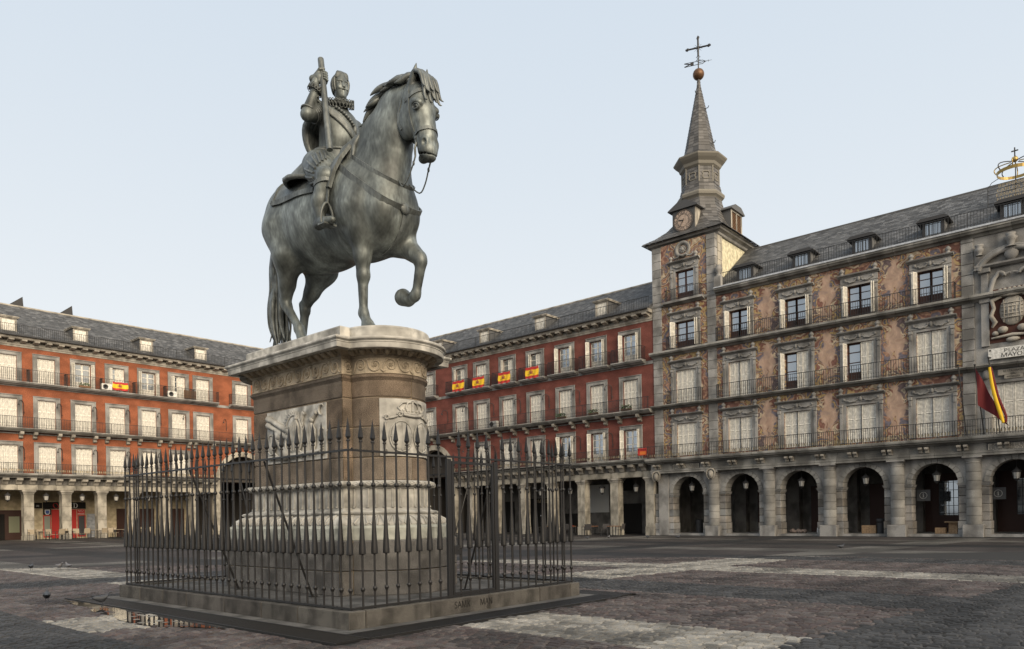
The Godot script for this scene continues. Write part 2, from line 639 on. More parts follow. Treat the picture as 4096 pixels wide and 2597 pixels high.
	M.lead_dark = mat(Color(0.06, 0.06, 0.063), 0.6, {"tex": fine, "scale": Vector3(1, 1, 1)})
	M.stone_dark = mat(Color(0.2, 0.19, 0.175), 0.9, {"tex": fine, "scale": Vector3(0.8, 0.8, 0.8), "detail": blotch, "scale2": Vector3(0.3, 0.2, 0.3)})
	M.lead = mat(Color(0.25, 0.235, 0.2), 0.7, {"tex": fine, "scale": Vector3(1, 1, 1)})
	M.copper = mat(Color(0.16, 0.085, 0.045), 0.45, {"metal": 0.4, "tex": soft, "scale": Vector3(1, 1, 1)})
	M.brown = mat(Color(0.16, 0.09, 0.05), 0.8)
	M.clock_face = mat(Color(0.42, 0.33, 0.27), 0.8, {"tex": soft, "scale": Vector3(1, 1, 1)})
	M.gilt = mat(Color(0.34, 0.28, 0.18), 0.6, {"metal": 0.2})
	M.red_stone = mat(Color(0.16, 0.07, 0.055), 0.9, {"tex": speck, "scale": Vector3(1, 1, 1)})
	M.sign_white = mat(Color(0.7, 0.69, 0.65), 0.6, {"tex": soft, "scale": Vector3(1, 1, 1)})

# an invented wall painting: warped bands of ochre, brick red, cream and violet
func mural_material() -> StandardMaterial3D:
	var im := Image.create(640, 640, false, Image.FORMAT_RGB8)
	var a := FastNoiseLite.new()
	a.seed = 4
	a.frequency = 0.006
	a.fractal_octaves = 3
	var b := FastNoiseLite.new()
	b.seed = 9
	b.frequency = 0.011
	b.fractal_octaves = 2
	var e := FastNoiseLite.new()
	e.seed = 19
	e.frequency = 0.05
	var pal := [Color(0.16, 0.075, 0.055), Color(0.27, 0.13, 0.085), Color(0.36, 0.23, 0.14), Color(0.15, 0.11, 0.11), Color(0.46, 0.37, 0.26), Color(0.21, 0.10, 0.075), Color(0.38, 0.27, 0.13), Color(0.14, 0.125, 0.15), Color(0.32, 0.19, 0.13), Color(0.18, 0.09, 0.07)]
	for y in 640:
		for x in 640:
			var wx := x + 90.0 * b.get_noise_2d(x * 0.8, y * 0.8 + 300.0)
			var wy := y + 90.0 * b.get_noise_2d(x * 0.8 + 700.0, y * 0.8)
			var t := (a.get_noise_2d(wx, wy) * 0.5 + 0.5) * 13.0
			var i := int(floorf(t)) % 10
			var f := t - floorf(t)
			var cc: Color = pal[(i + 10) % 10].lerp(pal[(i + 11) % 10], smoothstep(0.82, 1.0, f))
			cc = cc * (0.9 + 0.5 * e.get_noise_2d(x, y))
			if f < 0.06:
				cc = cc * 0.55
			# a pale upright shape in the middle of each quarter
			var fx := fposmod(x + 20.0 * b.get_noise_2d(x * 1.5, y * 1.5 + 50.0), 320.0) - 160.0
			var fy := fposmod(float(y), 320.0)
			var wide := 30.0 * smoothstep(40.0, 70.0, fy) * (1.0 - 0.35 * sin(fy * 0.035)) * (1.0 - smoothstep(250.0, 290.0, fy))
			var body := smoothstep(wide + 6.0, wide - 6.0, absf(fx)) if wide > 4.0 else 0.0
			body = maxf(body, smoothstep(20.0, 14.0, Vector2(fx * 1.2, fy - 42.0).length()))
			if fy > 180.0 and absf(fx + 3.0) < 4.0:
				body *= 0.3
			cc = cc.lerp(Color(0.40, 0.28, 0.21) * (1.0 + 0.5 * e.get_noise_2d(x * 0.4, y * 0.2)), body * 0.85)
			im.set_pixel(x, y, cc.linear_to_srgb())
	var m := StandardMaterial3D.new()
	m.albedo_texture = ImageTexture.create_from_image(im)
	m.roughness = 0.9
	return m

func gy(x: float) -> float:
	return 0.3 * clampf((-x - 36.0) / 35.0, 0.0, 1.0)

# 0 dark band, 1 light band, 2 field
func paving_class(s: float, z: float) -> int:
	var u := absf(fposmod(z + 14.3 + 5.7, 11.4) - 5.7)
	var w := absf(fposmod(s + 1.55 + 9.92, 19.84) - 9.92)
	if u < 1.07 or w < 1.05:
		return 0
	if u > 5.7 - 0.97 or w > 9.92 - 1.05:
		return 1
	return 2

const PAVE := [Color(0.075, 0.075, 0.077), Color(0.42, 0.40, 0.36), Color(0.155, 0.133, 0.126)]
const SKEW := 0.123
const PLX0 := -16.85
const PLX1 := -8.68
const PLZ0 := -11.92
const PLZ1 := -6.35

func ground() -> void:
	var mb := MB.new()
	mb.col = Color(1, 1, 1)
	mb.quad(Vector3(-300, -0.12, 200), Vector3(300, -0.12, 200), Vector3(300, -0.12, -300), Vector3(-300, -0.12, -300))
	var g := structure("ground", mb.mesh(), M.concrete)
	# paving laid in bands: one sheet for far off
	var cut_s: Array[float] = []
	var cut_z: Array[float] = []
	for k in range(-5, 3):
		var c := -1.55 + 19.84 * k
		for e in [-1.05, 1.05, 9.92 - 1.05, 9.92 + 1.05]:
			cut_s.append(c + e)
	for k in range(-4, 4):
		var c := -14.3 + 11.4 * k
		for e in [-1.07, 1.07, 5.7 - 0.97, 5.7 + 0.97]:
			cut_z.append(c + e)
	cut_s.sort()
	cut_z.sort()
	mb = MB.new()
	for i in cut_s.size() - 1:
		for j in cut_z.size() - 1:
			var z0: float = maxf(cut_z[j], -53.5)
			var z1: float = minf(cut_z[j + 1], 14.0)
			if z1 <= z0:
				continue
			var cls := paving_class((cut_s[i] + cut_s[i + 1]) * 0.5, (cut_z[j] + cut_z[j + 1]) * 0.5)
			mb.col = PAVE[cls] * (1.8 + 0.4 * rng.randf())
			mb.col.a = 1.0
			var p := []
			for q in [[cut_s[i], z1], [cut_s[i + 1], z1], [cut_s[i + 1], z0], [cut_s[i], z0]]:
				var x: float = q[0] - SKEW * (q[1] + 15.5)
				p.append(Vector3(x, gy(x) - 0.03, q[1]))
			mb.quad(p[0], p[1], p[2], p[3])
	structure("paving", mb.mesh(), M.ground)
	cobbles()
	gratings()

func cobble_mesh() -> ArrayMesh:
	var mb := MB.new()
	var lo := []
	var mid := []
	var top := []
	for s in [Vector2(-1, 1), Vector2(1, 1), Vector2(1, -1), Vector2(-1, -1)]:
		lo.append(Vector3(s.x * 0.5, -1.0, s.y * 0.5))
		mid.append(Vector3(s.x * 0.48, -0.35, s.y * 0.47))
		top.append(Vector3(s.x * 0.36, 0.0, s.y * 0.33))
	for i in 4:
		var j := (i + 1) % 4
		mb.quad(lo[i], lo[j], mid[j], mid[i])
		mb.quad(mid[i], mid[j], top[j], top[i])
	mb.quad(top[0], top[1], top[2], top[3])
	return mb.mesh()

func cobbles() -> void:
	var mesh := cobble_mesh()
	var fwd := Vector2(-0.6592, -0.7519)
	var right := Vector2(0.7519, -0.6592)
	var xf: Array[Transform3D] = []
	var cols := PackedColorArray()
	var dist := []
	var far_z := 27.0
	var r := RandomNumberGenerator.new()
	r.seed = 99
	var wet := FastNoiseLite.new()
	wet.seed = 12
	wet.frequency = 0.22
	wet.fractal_octaves = 3
	var row := 0
	var z := 4.0
	while z > -27.0:
		var pitch := 0.135 + 0.012 * sin(row * 1.7)
		var s := -40.0 + 0.1 * (row % 2) + r.randf() * 0.05
		while s < 8.0:
			var w := 0.15 + 0.1 * r.randf()
			var cs := s + w * 0.5
			s += w
			var x := cs - SKEW * (z + 15.5)
			var p := Vector2(x, z)
			var dz := p.dot(fwd)
			if dz < 8.2 or dz > far_z or absf(p.dot(right)) > dz * 0.72 + 0.4:
				continue
			if x > PLX0 - 0.86 and x < PLX1 + 0.86 and z > PLZ0 - 0.86 and z < PLZ1 + 0.86:
				continue
			var cls := paving_class(cs, z)
			var v := 0.72 + 0.56 * r.randf()
			var c: Color = PAVE[cls] * v
			if cls == 2 and r.randf() < 0.4:
				c = c.lerp(Color(0.115, 0.082, 0.078) * v, 0.7)
			if wet.get_noise_2d(x, z) > 0.27:
				c = c * 0.6
			c.a = 1.0
			var b := Basis.from_euler(Vector3(r.randf_range(-0.05, 0.05), r.randf_range(-0.06, 0.06), r.randf_range(-0.04, 0.04)))
			b = b * Basis.from_scale(Vector3(w - 0.012, 0.06, pitch - 0.012))
			xf.append(Transform3D(b, Vector3(x, gy(x) + r.randf_range(-0.008, 0.006), z)))
			cols.append(c)
			dist.append([dz, xf.size() - 1])
		row += 1
		z -= pitch
	dist.sort_custom(func(a, b): return a[0] < b[0])
	var near := {}
	var paving := get_node("paving")
	var tone := {}
	for k in 300:
		var i: int = dist[k][1]
		near[i] = true
		var key := Vector3i(int(cols[i].r * 60), int(cols[i].g * 60), int(cols[i].b * 60))
		if not tone.has(key):
			var m: StandardMaterial3D = M.cobble.duplicate()
			m.vertex_color_use_as_albedo = false
			m.albedo_color = Color(cols[i].r, cols[i].g, cols[i].b).linear_to_srgb()
			tone[key] = m
		var o := part("cobble", mesh, tone[key], paving)
		o.transform = xf[i]
	var mm := MultiMesh.new()
	mm.transform_format = MultiMesh.TRANSFORM_3D
	mm.use_colors = true
	mm.mesh = mesh
	mm.instance_count = xf.size() - 300
	var j := 0
	for i in xf.size():
		if near.has(i):
			continue
		mm.set_instance_transform(j, xf[i])
		mm.set_instance_color(j, cols[i])
		j += 1
	var mi := MultiMeshInstance3D.new()
	mi.name = "cobblestones"
	mi.multimesh = mm
	mi.material_override = M.cobble
	paving.add_child(mi)
	mi.set_meta("kind", "stuff")
	# bed of dark sand between the near stones
	var q := []
	for e in [[8.0, -1], [8.0, 1], [27.2, 1], [27.2, -1]]:
		var p2: Vector2 = fwd * e[0] + right * (e[0] * 0.74 + 0.5) * e[1]
		q.append(Vector3(p2.x, gy(p2.x) - 0.022, p2.y))
	var mb := MB.new()
	mb.quad(q[0], q[1], q[2], q[3])
	part("joint_sand", mb.mesh(), M.mortar, paving)

func gratings() -> void:
	# kerb strip of mortar round the plinth, then an iron drain
	var mb := MB.new()
	var a := 0.24
	var b := 0.8
	mb.cbox(Vector3(PLX0 - a, -0.05, PLZ1), Vector3(PLX1 + a, 0.012, PLZ1 + a), 0.01)
	mb.cbox(Vector3(PLX0 - a, -0.05, PLZ0 - a), Vector3(PLX1 + a, 0.012, PLZ0), 0.01)
	mb.cbox(Vector3(PLX0 - a, -0.05, PLZ0), Vector3(PLX0, 0.012, PLZ1), 0.01)
	mb.cbox(Vector3(PLX1, -0.05, PLZ0), Vector3(PLX1 + a, 0.012, PLZ1), 0.01)
	structure("kerb_strip", mb.mesh(), M.concrete)
	var t := thing("drain_grating", "dark iron drain grating set in the paving round the fenced plinth", "grating")
	mb = MB.new()
	for r in [[PLX0 - b, PLX1 + b, PLZ1 + a + 0.01, PLZ1 + b], [PLX0 - b, PLX1 + b, PLZ0 - b, PLZ0 - a - 0.01]]:
		mb.box(Vector3(r[0], -0.02, r[2]), Vector3(r[1], 0.016, r[2] + 0.03))
		mb.box(Vector3(r[0], -0.02, r[3] - 0.03), Vector3(r[1], 0.016, r[3]))
	for r in [[PLX0 - b, PLX0 - a - 0.01], [PLX1 + a + 0.01, PLX1 + b]]:
		mb.box(Vector3(r[0], -0.02, PLZ0 - a), Vector3(r[0] + 0.03, 0.016, PLZ1 + a))
		mb.box(Vector3(r[1] - 0.03, -0.02, PLZ0 - a), Vector3(r[1], 0.016, PLZ1 + a))
	part("edge_frame", mb.mesh(), M.iron, t)
	mb = MB.new()
	mb.quad(Vector3(PLX0 - b, -0.021, PLZ1 + b), Vector3(PLX1 + b, -0.021, PLZ1 + b), Vector3(PLX1 + b, -0.021, PLZ0 - b), Vector3(PLX0 - b, -0.021, PLZ0 - b))
	part("channel", mb.mesh(), M.dark, t)
	var slat := MB.new()
	slat.box(Vector3(-0.012, -0.015, 0.0), Vector3(0.012, 0.014, b - a - 0.07))
	var sm := slat.mesh()
	var rest := MB.new()
	var count := 0
	var x := PLX0 - b + 0.05
	while x < PLX1 + b - 0.04:
		if x > -17.2:
			part("slat", sm, M.iron, t, Vector3(x, 0, PLZ1 + a + 0.04))
			count += 1
		rest.box(Vector3(x - 0.012, -0.015, PLZ0 - b + 0.03), Vector3(x + 0.012, 0.014, PLZ0 - a - 0.04))
		x += 0.056
	var z := PLZ1 + a - 0.02
	while z > PLZ0 - a:
		if count < 299:
			part("slat", sm, M.iron, t, Vector3(PLX1 + a + 0.04, 0, z), Basis(Vector3.UP, PI / 2))
			count += 1
		else:
			rest.box(Vector3(PLX1 + a + 0.04, -0.015, z - 0.012), Vector3(PLX1 + b - 0.03, 0.014, z + 0.012))
		rest.box(Vector3(PLX0 - b + 0.03, -0.015, z - 0.012), Vector3(PLX0 - a - 0.04, 0.014, z + 0.012))
		z -= 0.056
	var o := part("slats", rest.mesh(), M.iron, t)
	o.set_meta("kind", "stuff")
	# rain water standing by the drain
	mb = MB.new()
	var edge := V2([-17.2, -5.42, -16.2, -5.5, -15, -5.52, -13.4, -5.53, -12, -5.54, -10.6, -5.52, -10.3, -5.44, -11.1, -5.18, -11.5, -4.9, -12.1, -4.78, -12.9, -4.86, -13.6, -5.0, -14.6, -5.02, -15.2, -5.2, -16.2, -5.24])
	var tri := Geometry2D.triangulate_polygon(edge)
	for i in range(0, tri.size(), 3):
		var p := []
		for k in 3:
			p.append(Vector3(edge[tri[i + k]].x, 0.003, edge[tri[i + k]].y))
		if (p[1] - p[0]).cross(p[2] - p[0]).y > 0:
			mb.tri(p[0], p[1], p[2])
		else:
			mb.tri(p[0], p[2], p[1])
	structure("puddle_water", mb.mesh(), M.water)

# ---------------------------------------------------------------- pedestal: an oblong with an apse at each end
const PC := Vector3(-12.72, 0, -9.09)
const PA := 1.54
const PB := 0.98
const PR := 0.77
const ARC := 18

# the outline grown outwards by o: [x, z, normal before, normal after]
func ped_outline(o: float) -> Array:
	var r := PR + o
	var zc := sqrt(maxf(r * r - o * o, 0.0001))
	var f0 := atan2(zc, o)
	var out := []
	for half in 2:
		var s := 1.0 if half == 0 else -1.0
		out.append([Vector2(-s * (PA + o), s * (PB + o)), Vector2(-s, 0), Vector2(0, s)])
		out.append([Vector2(s * (PA + o), s * (PB + o)), Vector2(0, s), Vector2(s, 0)])
		for i in ARC + 1:
			var f := lerpf(f0, -f0, float(i) / ARC)
			var n := Vector2(cos(f), sin(f)) * s
			out.append([Vector2(s * PA, 0) + n * r, n if i > 0 else Vector2(s, 0), n if i < ARC else Vector2(s, 0)])
	return out

# lofts a profile of (o, y) over the outline corners i0..i1
func ped_loft(mb: MB, prof: Array, i0 := 0, i1 := -1, gap := 0.0, top := true) -> void:
	var rings := []
	for p in prof:
		rings.append(ped_outline(p.x))
	var m: int = rings[0].size()
	if i1 < 0:
		i1 = m
	for k in prof.size() - 1:
		var d: Vector2 = prof[k + 1] - prof[k]
		for i in range(i0, i1):
			var a: Array = rings[k][i % m]
			var b: Array = rings[k][(i + 1) % m]
			var e: Array = rings[k + 1][(i + 1) % m]
			var f: Array = rings[k + 1][i % m]
			var na: Vector2 = a[2]
			var nb: Vector2 = b[1]
			if absf(na.angle_to(nb)) > 0.6:
				var g: Vector2 = (b[0] - a[0]).normalized()
				na = Vector2(-g.y, g.x) * -1.0
				nb = na
			var p0 := Vector3(a[0].x, prof[k].y, a[0].y)
			var p1 := Vector3(b[0].x, prof[k].y, b[0].y)
			var p2 := Vector3(e[0].x, prof[k + 1].y, e[0].y)
			var p3 := Vector3(f[0].x, prof[k + 1].y, f[0].y)
			if gap > 0.0:
				var dir := (p1 - p0).normalized() * gap
				if i == i0:
					p0 += dir
					p3 += dir
				if i == i1 - 1:
					p1 -= dir
					p2 -= dir
			var n0 := Vector3(na.x * d.y, -d.x, na.y * d.y).normalized()
			var n1 := Vector3(nb.x * d.y, -d.x, nb.y * d.y).normalized()
			var j := mb.vert(p0, n0)
			mb.vert(p1, n1)
			mb.vert(p2, n1)
			mb.vert(p3, n0)
			mb.tri_i(j, j + 1, j + 2)
			mb.tri_i(j, j + 2, j + 3)
	if top:
		var last: Array = rings[-1]
		var y: float = prof[-1].y
		for i in range(i0, i1):
			var a: Vector2 = last[i % m][0]
			var b: Vector2 = last[(i + 1) % m][0]
			mb.tri(Vector3(0, y, 0), Vector3(a.x, y, a.y), Vector3(b.x, y, b.y))

# a place on the south face (zone 0, u along x) or on the east apse (zone 1, u along the arc)
func ped_at(zone: int, u: float, y: float, o: float) -> Vector3:
	if zone == 0:
		return Vector3(u, y, PB + o)
	var f := -u / PR
	return Vector3(PA + cos(f) * (PR + o), y, sin(f) * (PR + o))

func ped_part(parent: Node, called: String, m: Material, prof: Array, ranges: Array, gap := 0.007, top := false) -> void:
	for r in ranges:
		var mb := MB.new()
		var v := 0.82 + 0.3 * rng.randf()
		var w := rng.randf_range(-0.05, 0.05)
		mb.col = Color(v + w, v, v - w)
		ped_loft(mb, prof, r[0], r[1], gap, top)
		part(called, mb.mesh(), m, parent)

func P2(a: Array) -> Array:
	var r := []
	for i in range(0, a.size(), 2):
		r.append(Vector2(a[i], a[i + 1]))
	return r

func pedestal() -> void:
	var t := thing("statue_pedestal", "tall stone pedestal with carved friezes, brown granite blocks and marble relief panels", "pedestal", "", PC)
	var half := ARC + 3
	# core, so that joints are closed behind
	var core := MB.new()
	core.col = Color(1.1, 1.05, 0.95)
	ped_loft(core, P2([0.4, 0.24, 0.4, 1.2, 0.0, 1.5, -0.012, 2.2, -0.012, 4.6, 0.0, 5.0]))
	part("core", core.mesh(), M.lime, t)
	var all := [[0, 1], [1, 2], [2, 2 + ARC], [2 + ARC, half], [half, half + 1], [half + 1, half + 2], [half + 2, half + 2 + ARC], [half + 2 + ARC, 2 * half]]
	# each face of the outline in blocks
	var blocks := [[0, 1], [1, 2], [2, 2 + ARC / 2], [2 + ARC / 2, 2 + ARC], [2 + ARC, half], [half, half + 1], [half + 1, half + 2], [half + 2, half + 2 + ARC / 2], [half + 2 + ARC / 2, half + 2 + ARC], [half + 2 + ARC, 2 * half]]
	ped_part(t, "base_block", M.granite_g, P2([0.44, 0.24, 0.45, 0.26, 0.45, 0.655, 0.44, 0.668]), blocks)
	ped_part(t, "base_block", M.granite_g, P2([0.44, 0.682, 0.45, 0.695, 0.45, 1.2, 0.43, 1.216]), all)
	var mb := MB.new()
	mb.col = Color(0.93, 0.98, 0.94)
	ped_loft(mb, P2([0.405, 1.217, 0.41, 1.23, 0.41, 1.43, 0.38, 1.47, 0.35, 1.48]))
	part("plinth_course", mb.mesh(), M.marble, t)
	mb = MB.new()
	ped_loft(mb, P2([0.35, 1.482, 0.345, 1.52, 0.31, 1.58, 0.24, 1.63, 0.17, 1.66, 0.17, 1.675, 0.2, 1.69, 0.205, 1.715, 0.18, 1.735, 0.1, 1.75, 0.085, 1.77, 0.06, 1.79, 0.05, 1.8, 0.045, 2.17, 0.1, 2.18, 0.115, 2.195, 0.15, 2.205, 0.165, 2.235, 0.15, 2.27, 0.11, 2.29, 0.0, 2.295]))
	part("base_mouldings", mb.mesh(), M.marble, t)
	# dado in courses
	ped_part(t, "granite_block", M.granite_b, P2([0.0, 2.296, 0.01, 2.31, 0.01, 2.695, 0.0, 2.71]), blocks)
	ped_part(t, "granite_block", M.granite_b, P2([0.0, 2.724, 0.01, 2.74, 0.01, 3.255, 0.0, 3.27]), all)
	ped_part(t, "granite_block", M.granite_b, P2([0.0, 3.284, 0.01, 3.3, 0.01, 3.795, 0.0, 3.81]), all)
	ped_part(t, "granite_block", M.granite_b, P2([0.0, 3.824, 0.01, 3.84, 0.01, 4.12, 0.03, 4.15, 0.055, 4.18, 0.06, 4.22, 0.03, 4.235]), blocks)
	mb = MB.new()
	ped_loft(mb, P2([0.03, 4.236, 0.045, 4.245, 0.025, 4.26, 0.025, 4.53, 0.045, 4.545, 0.06, 4.56, 0.06, 4.575, 0.09, 4.6, 0.16, 4.64, 0.23, 4.66, 0.3, 4.665]))
	part("frieze", mb.mesh(), M.lime, t)
	mb = MB.new()
	ped_loft(mb, P2([0.24, 4.64, 0.37, 4.64, 0.375, 4.65, 0.375, 4.735, 0.385, 4.74, 0.385, 4.76, 0.4, 4.775, 0.42, 4.79, 0.425, 4.81, 0.415, 4.835, 0.1, 4.85, 0.1, 4.86, 0.105, 5.07, 0.09, 5.10]))
	part("cornice", mb.mesh(), M.marble, t)
	for turn in 2:
		var bas := Basis(Vector3.UP, PI * turn)
		part("carving", ped_carving(), M.lime, t, Vector3.ZERO, bas)
		part("carving", ped_carving_low(), M.marble, t, Vector3.ZERO, bas)
		var rp := part("relief_panel", ped_trophies(), M.marble, t, Vector3.ZERO, bas)
		rp.set_meta("label", "white marble relief of cannons, armour and standards")
		var cp := part("relief_panel", ped_arms(), M.marble, t, Vector3.ZERO, bas)
		cp.set_meta("label", "white marble relief of a crowned coat of arms")

func ped_line(zone: int, uy: Array, o: float, lift := 0.0) -> PackedVector3Array:
	var p := PackedVector3Array()
	for i in range(0, uy.size(), 2):
		p.append(ped_at(zone, uy[i], uy[i + 1], o + lift))
	return p

func ped_carving() -> ArrayMesh:
	var mb := MB.new()
	for zone in 2:
		var span := PA - 0.02 if zone == 0 else PR * 1.42
		# scrolls with flowers
		var n := 10 if zone == 0 else 8
		var w := 2.0 * span / n
		for k in n:
			var cu := -span + w * (k + 0.5)
			var s := 1.0 if k % 2 == 0 else -1.0
			var a := PackedVector3Array()
			var rr := []
			for i in 15:
				var f := i / 14.0
				var ang := f * TAU * 1.15
				var r := lerpf(0.125, 0.045, f)
				a.append(ped_at(zone, cu - cos(ang) * r * 0.95, 4.395 + s * sin(ang) * r, 0.03))
				rr.append(lerpf(0.018, 0.012, f))
			mb.tube(a, rr, 5)
			# stem over to the next scroll
			mb.tube(ped_line(zone, [cu - 0.12, 4.395, cu - 0.14, 4.395 - s * 0.08, cu - w * 0.5 - 0.02, 4.395 - s * 0.12], 0.03), [0.018, 0.015, 0.008], 5)
			mb.tube(ped_line(zone, [cu + 0.1, 4.395 + s * 0.08, cu + 0.15, 4.395 + s * 0.12, cu + 0.19, 4.395 + s * 0.1], 0.03), [0.014, 0.02, 0.006], 5)
			var c := ped_at(zone, cu, 4.395, 0.035)
			mb.ball(c, Vector3(0.016, 0.016, 0.016), 6, 4)
			for i in 6:
				var g := TAU * i / 6.0
				mb.ball(ped_at(zone, cu + cos(g) * 0.03, 4.395 + sin(g) * 0.03, 0.03), Vector3(0.015, 0.015, 0.015), 5, 3)
		# eggs and darts under the cornice
		n = 15 if zone == 0 else 12
		span += 0.04
		w = 2.0 * span / n
		for k in n:
			var cu := -span + w * (k + 0.5)
			var e0 := ped_at(zone, cu, 4.575, 0.085)
			var e1 := ped_at(zone, cu, 4.665, 0.215)
			mb.tube(PackedVector3Array([e0, e0.lerp(e1, 0.3), e0.lerp(e1, 0.7), e1]), [0.02, 0.05, 0.06, 0.055], 7)
			for s in [-1.0, 1.0]:
				mb.tube(PackedVector3Array([ped_at(zone, cu + s * 0.02, 4.57, 0.085), ped_at(zone, cu + s * 0.072, 4.61, 0.13), ped_at(zone, cu + s * 0.085, 4.67, 0.235)]), [0.012, 0.013, 0.013], 4)
			mb.tube(PackedVector3Array([ped_at(zone, cu + w * 0.5, 4.58, 0.095), ped_at(zone, cu + w * 0.5, 4.665, 0.22)]), [0.008, 0.022], 4)
	# rosette on the narrow return
	for s in [-1.0, 1.0]:
		var c := Vector3(PA + 0.03, 4.395, s * (PB - 0.12))
		for i in 6:
			var g := TAU * i / 6.0
			mb.ball(c + Vector3(0.004, sin(g) * 0.04, cos(g) * 0.04), Vector3(0.014, 0.022, 0.022), 5, 3)
		mb.ball(c, Vector3(0.025, 0.02, 0.02), 6, 4)
		var a := PackedVector3Array()
		for i in 10:
			var g := TAU * i / 11.0
			a.append(c + Vector3(0, sin(g) * 0.1, cos(g) * 0.085))
		mb.tube(a, 0.012, 4)
	return mb.mesh()

func ped_carving_low() -> ArrayMesh:
	var mb := MB.new()
	for zone in 2:
		var span := PA if zone == 0 else PR * 1.45
		# fillets between the flutes
		var n := 22 if zone == 0 else 16
		var w := 2.0 * span / n
		for k in n + 1:
			var u := -span + w * k
			mb.tube(PackedVector3Array([ped_at(zone, u, 1.82, 0.052), ped_at(zone, u, 2.15, 0.048)]), 0.02, 6)
			mb.tube(PackedVector3Array([ped_at(zone, u, 1.80, 0.065), ped_at(zone, u, 1.83, 0.062)]), 0.028, 5)
			if k < n:
				mb.col = Color(0.42, 0.37, 0.3)
				var c := ped_at(zone, u + w * 0.5, 1.98, 0.046)
				mb.col = Color(1, 1, 1)
				mb.tube(PackedVector3Array([ped_at(zone, u + w * 0.15, 2.15, 0.05), ped_at(zone, u + w * 0.5, 2.165, 0.06), ped_at(zone, u + w * 0.85, 2.15, 0.05)]), 0.014, 5)
		# twisted leaves round the upper roll
		n = 26 if zone == 0 else 20
		w = 2.0 * span / n
		for k in n:
			var u := -span + w * k
			for s in [-1.0, 1.0]:
				mb.tube(PackedVector3Array([ped_at(zone, u + (w if s < 0 else 0.0), 2.195, 0.14), ped_at(zone, u + w * 0.5, 2.235, 0.166), ped_at(zone, u + (0.0 if s < 0 else w), 2.275, 0.145)]), [0.01, 0.015, 0.008], 4)
		# leaves on the lower ogee
		n = 14 if zone == 0 else 11
		span += 0.12 if zone == 0 else 0.05
		w = 2.0 * span / n
		for k in n:
			var u := -span + w * (k + 0.5)
			for s in [-1.0, 0.0, 1.0]:
				mb.tube(PackedVector3Array([ped_at(zone, u + s * w * 0.1, 1.665, 0.18), ped_at(zone, u + s * w * 0.28, 1.6, 0.295), ped_at(zone, u + s * w * 0.42, 1.52, 0.35), ped_at(zone, u + s * w * 0.3, 1.495, 0.36)]), [0.014, 0.026, 0.022, 0.01], 5)
	return mb.mesh()

func panel_back(mb: MB, zone: int, u0: float, u1: float, y0: float, y1: float, o: float) -> void:
	var n := 1 if zone == 0 else 10
	for i in n:
		var a := lerpf(u0, u1, float(i) / n)
		var b := lerpf(u0, u1, float(i + 1) / n)
		mb.quad(ped_at(zone, a, y0, o), ped_at(zone, b, y0, o), ped_at(zone, b, y1, o), ped_at(zone, a, y1, o))
		mb.quad(ped_at(zone, a, y1, o), ped_at(zone, b, y1, o), ped_at(zone, b, y1, o - 0.03), ped_at(zone, a, y1, o - 0.03))
		mb.quad(ped_at(zone, a, y0, o - 0.03), ped_at(zone, b, y0, o - 0.03), ped_at(zone, b, y0, o), ped_at(zone, a, y0, o))
	mb.quad(ped_at(zone, u0, y0, o - 0.03), ped_at(zone, u0, y0, o), ped_at(zone, u0, y1, o), ped_at(zone, u0, y1, o - 0.03))
	mb.quad(ped_at(zone, u1, y0, o), ped_at(zone, u1, y0, o - 0.03), ped_at(zone, u1, y1, o - 0.03), ped_at(zone, u1, y1, o))

func ring_line(zone: int, cu: float, cy: float, ru: float, ry: float, o: float, a0 := 0.0, a1 := TAU, n := 20) -> PackedVector3Array:
	var p := PackedVector3Array()
	for i in n + 1:
		var g := lerpf(a0, a1, float(i) / n)
		p.append(ped_at(zone, cu + cos(g) * ru, cy + sin(g) * ry, o))
	return p

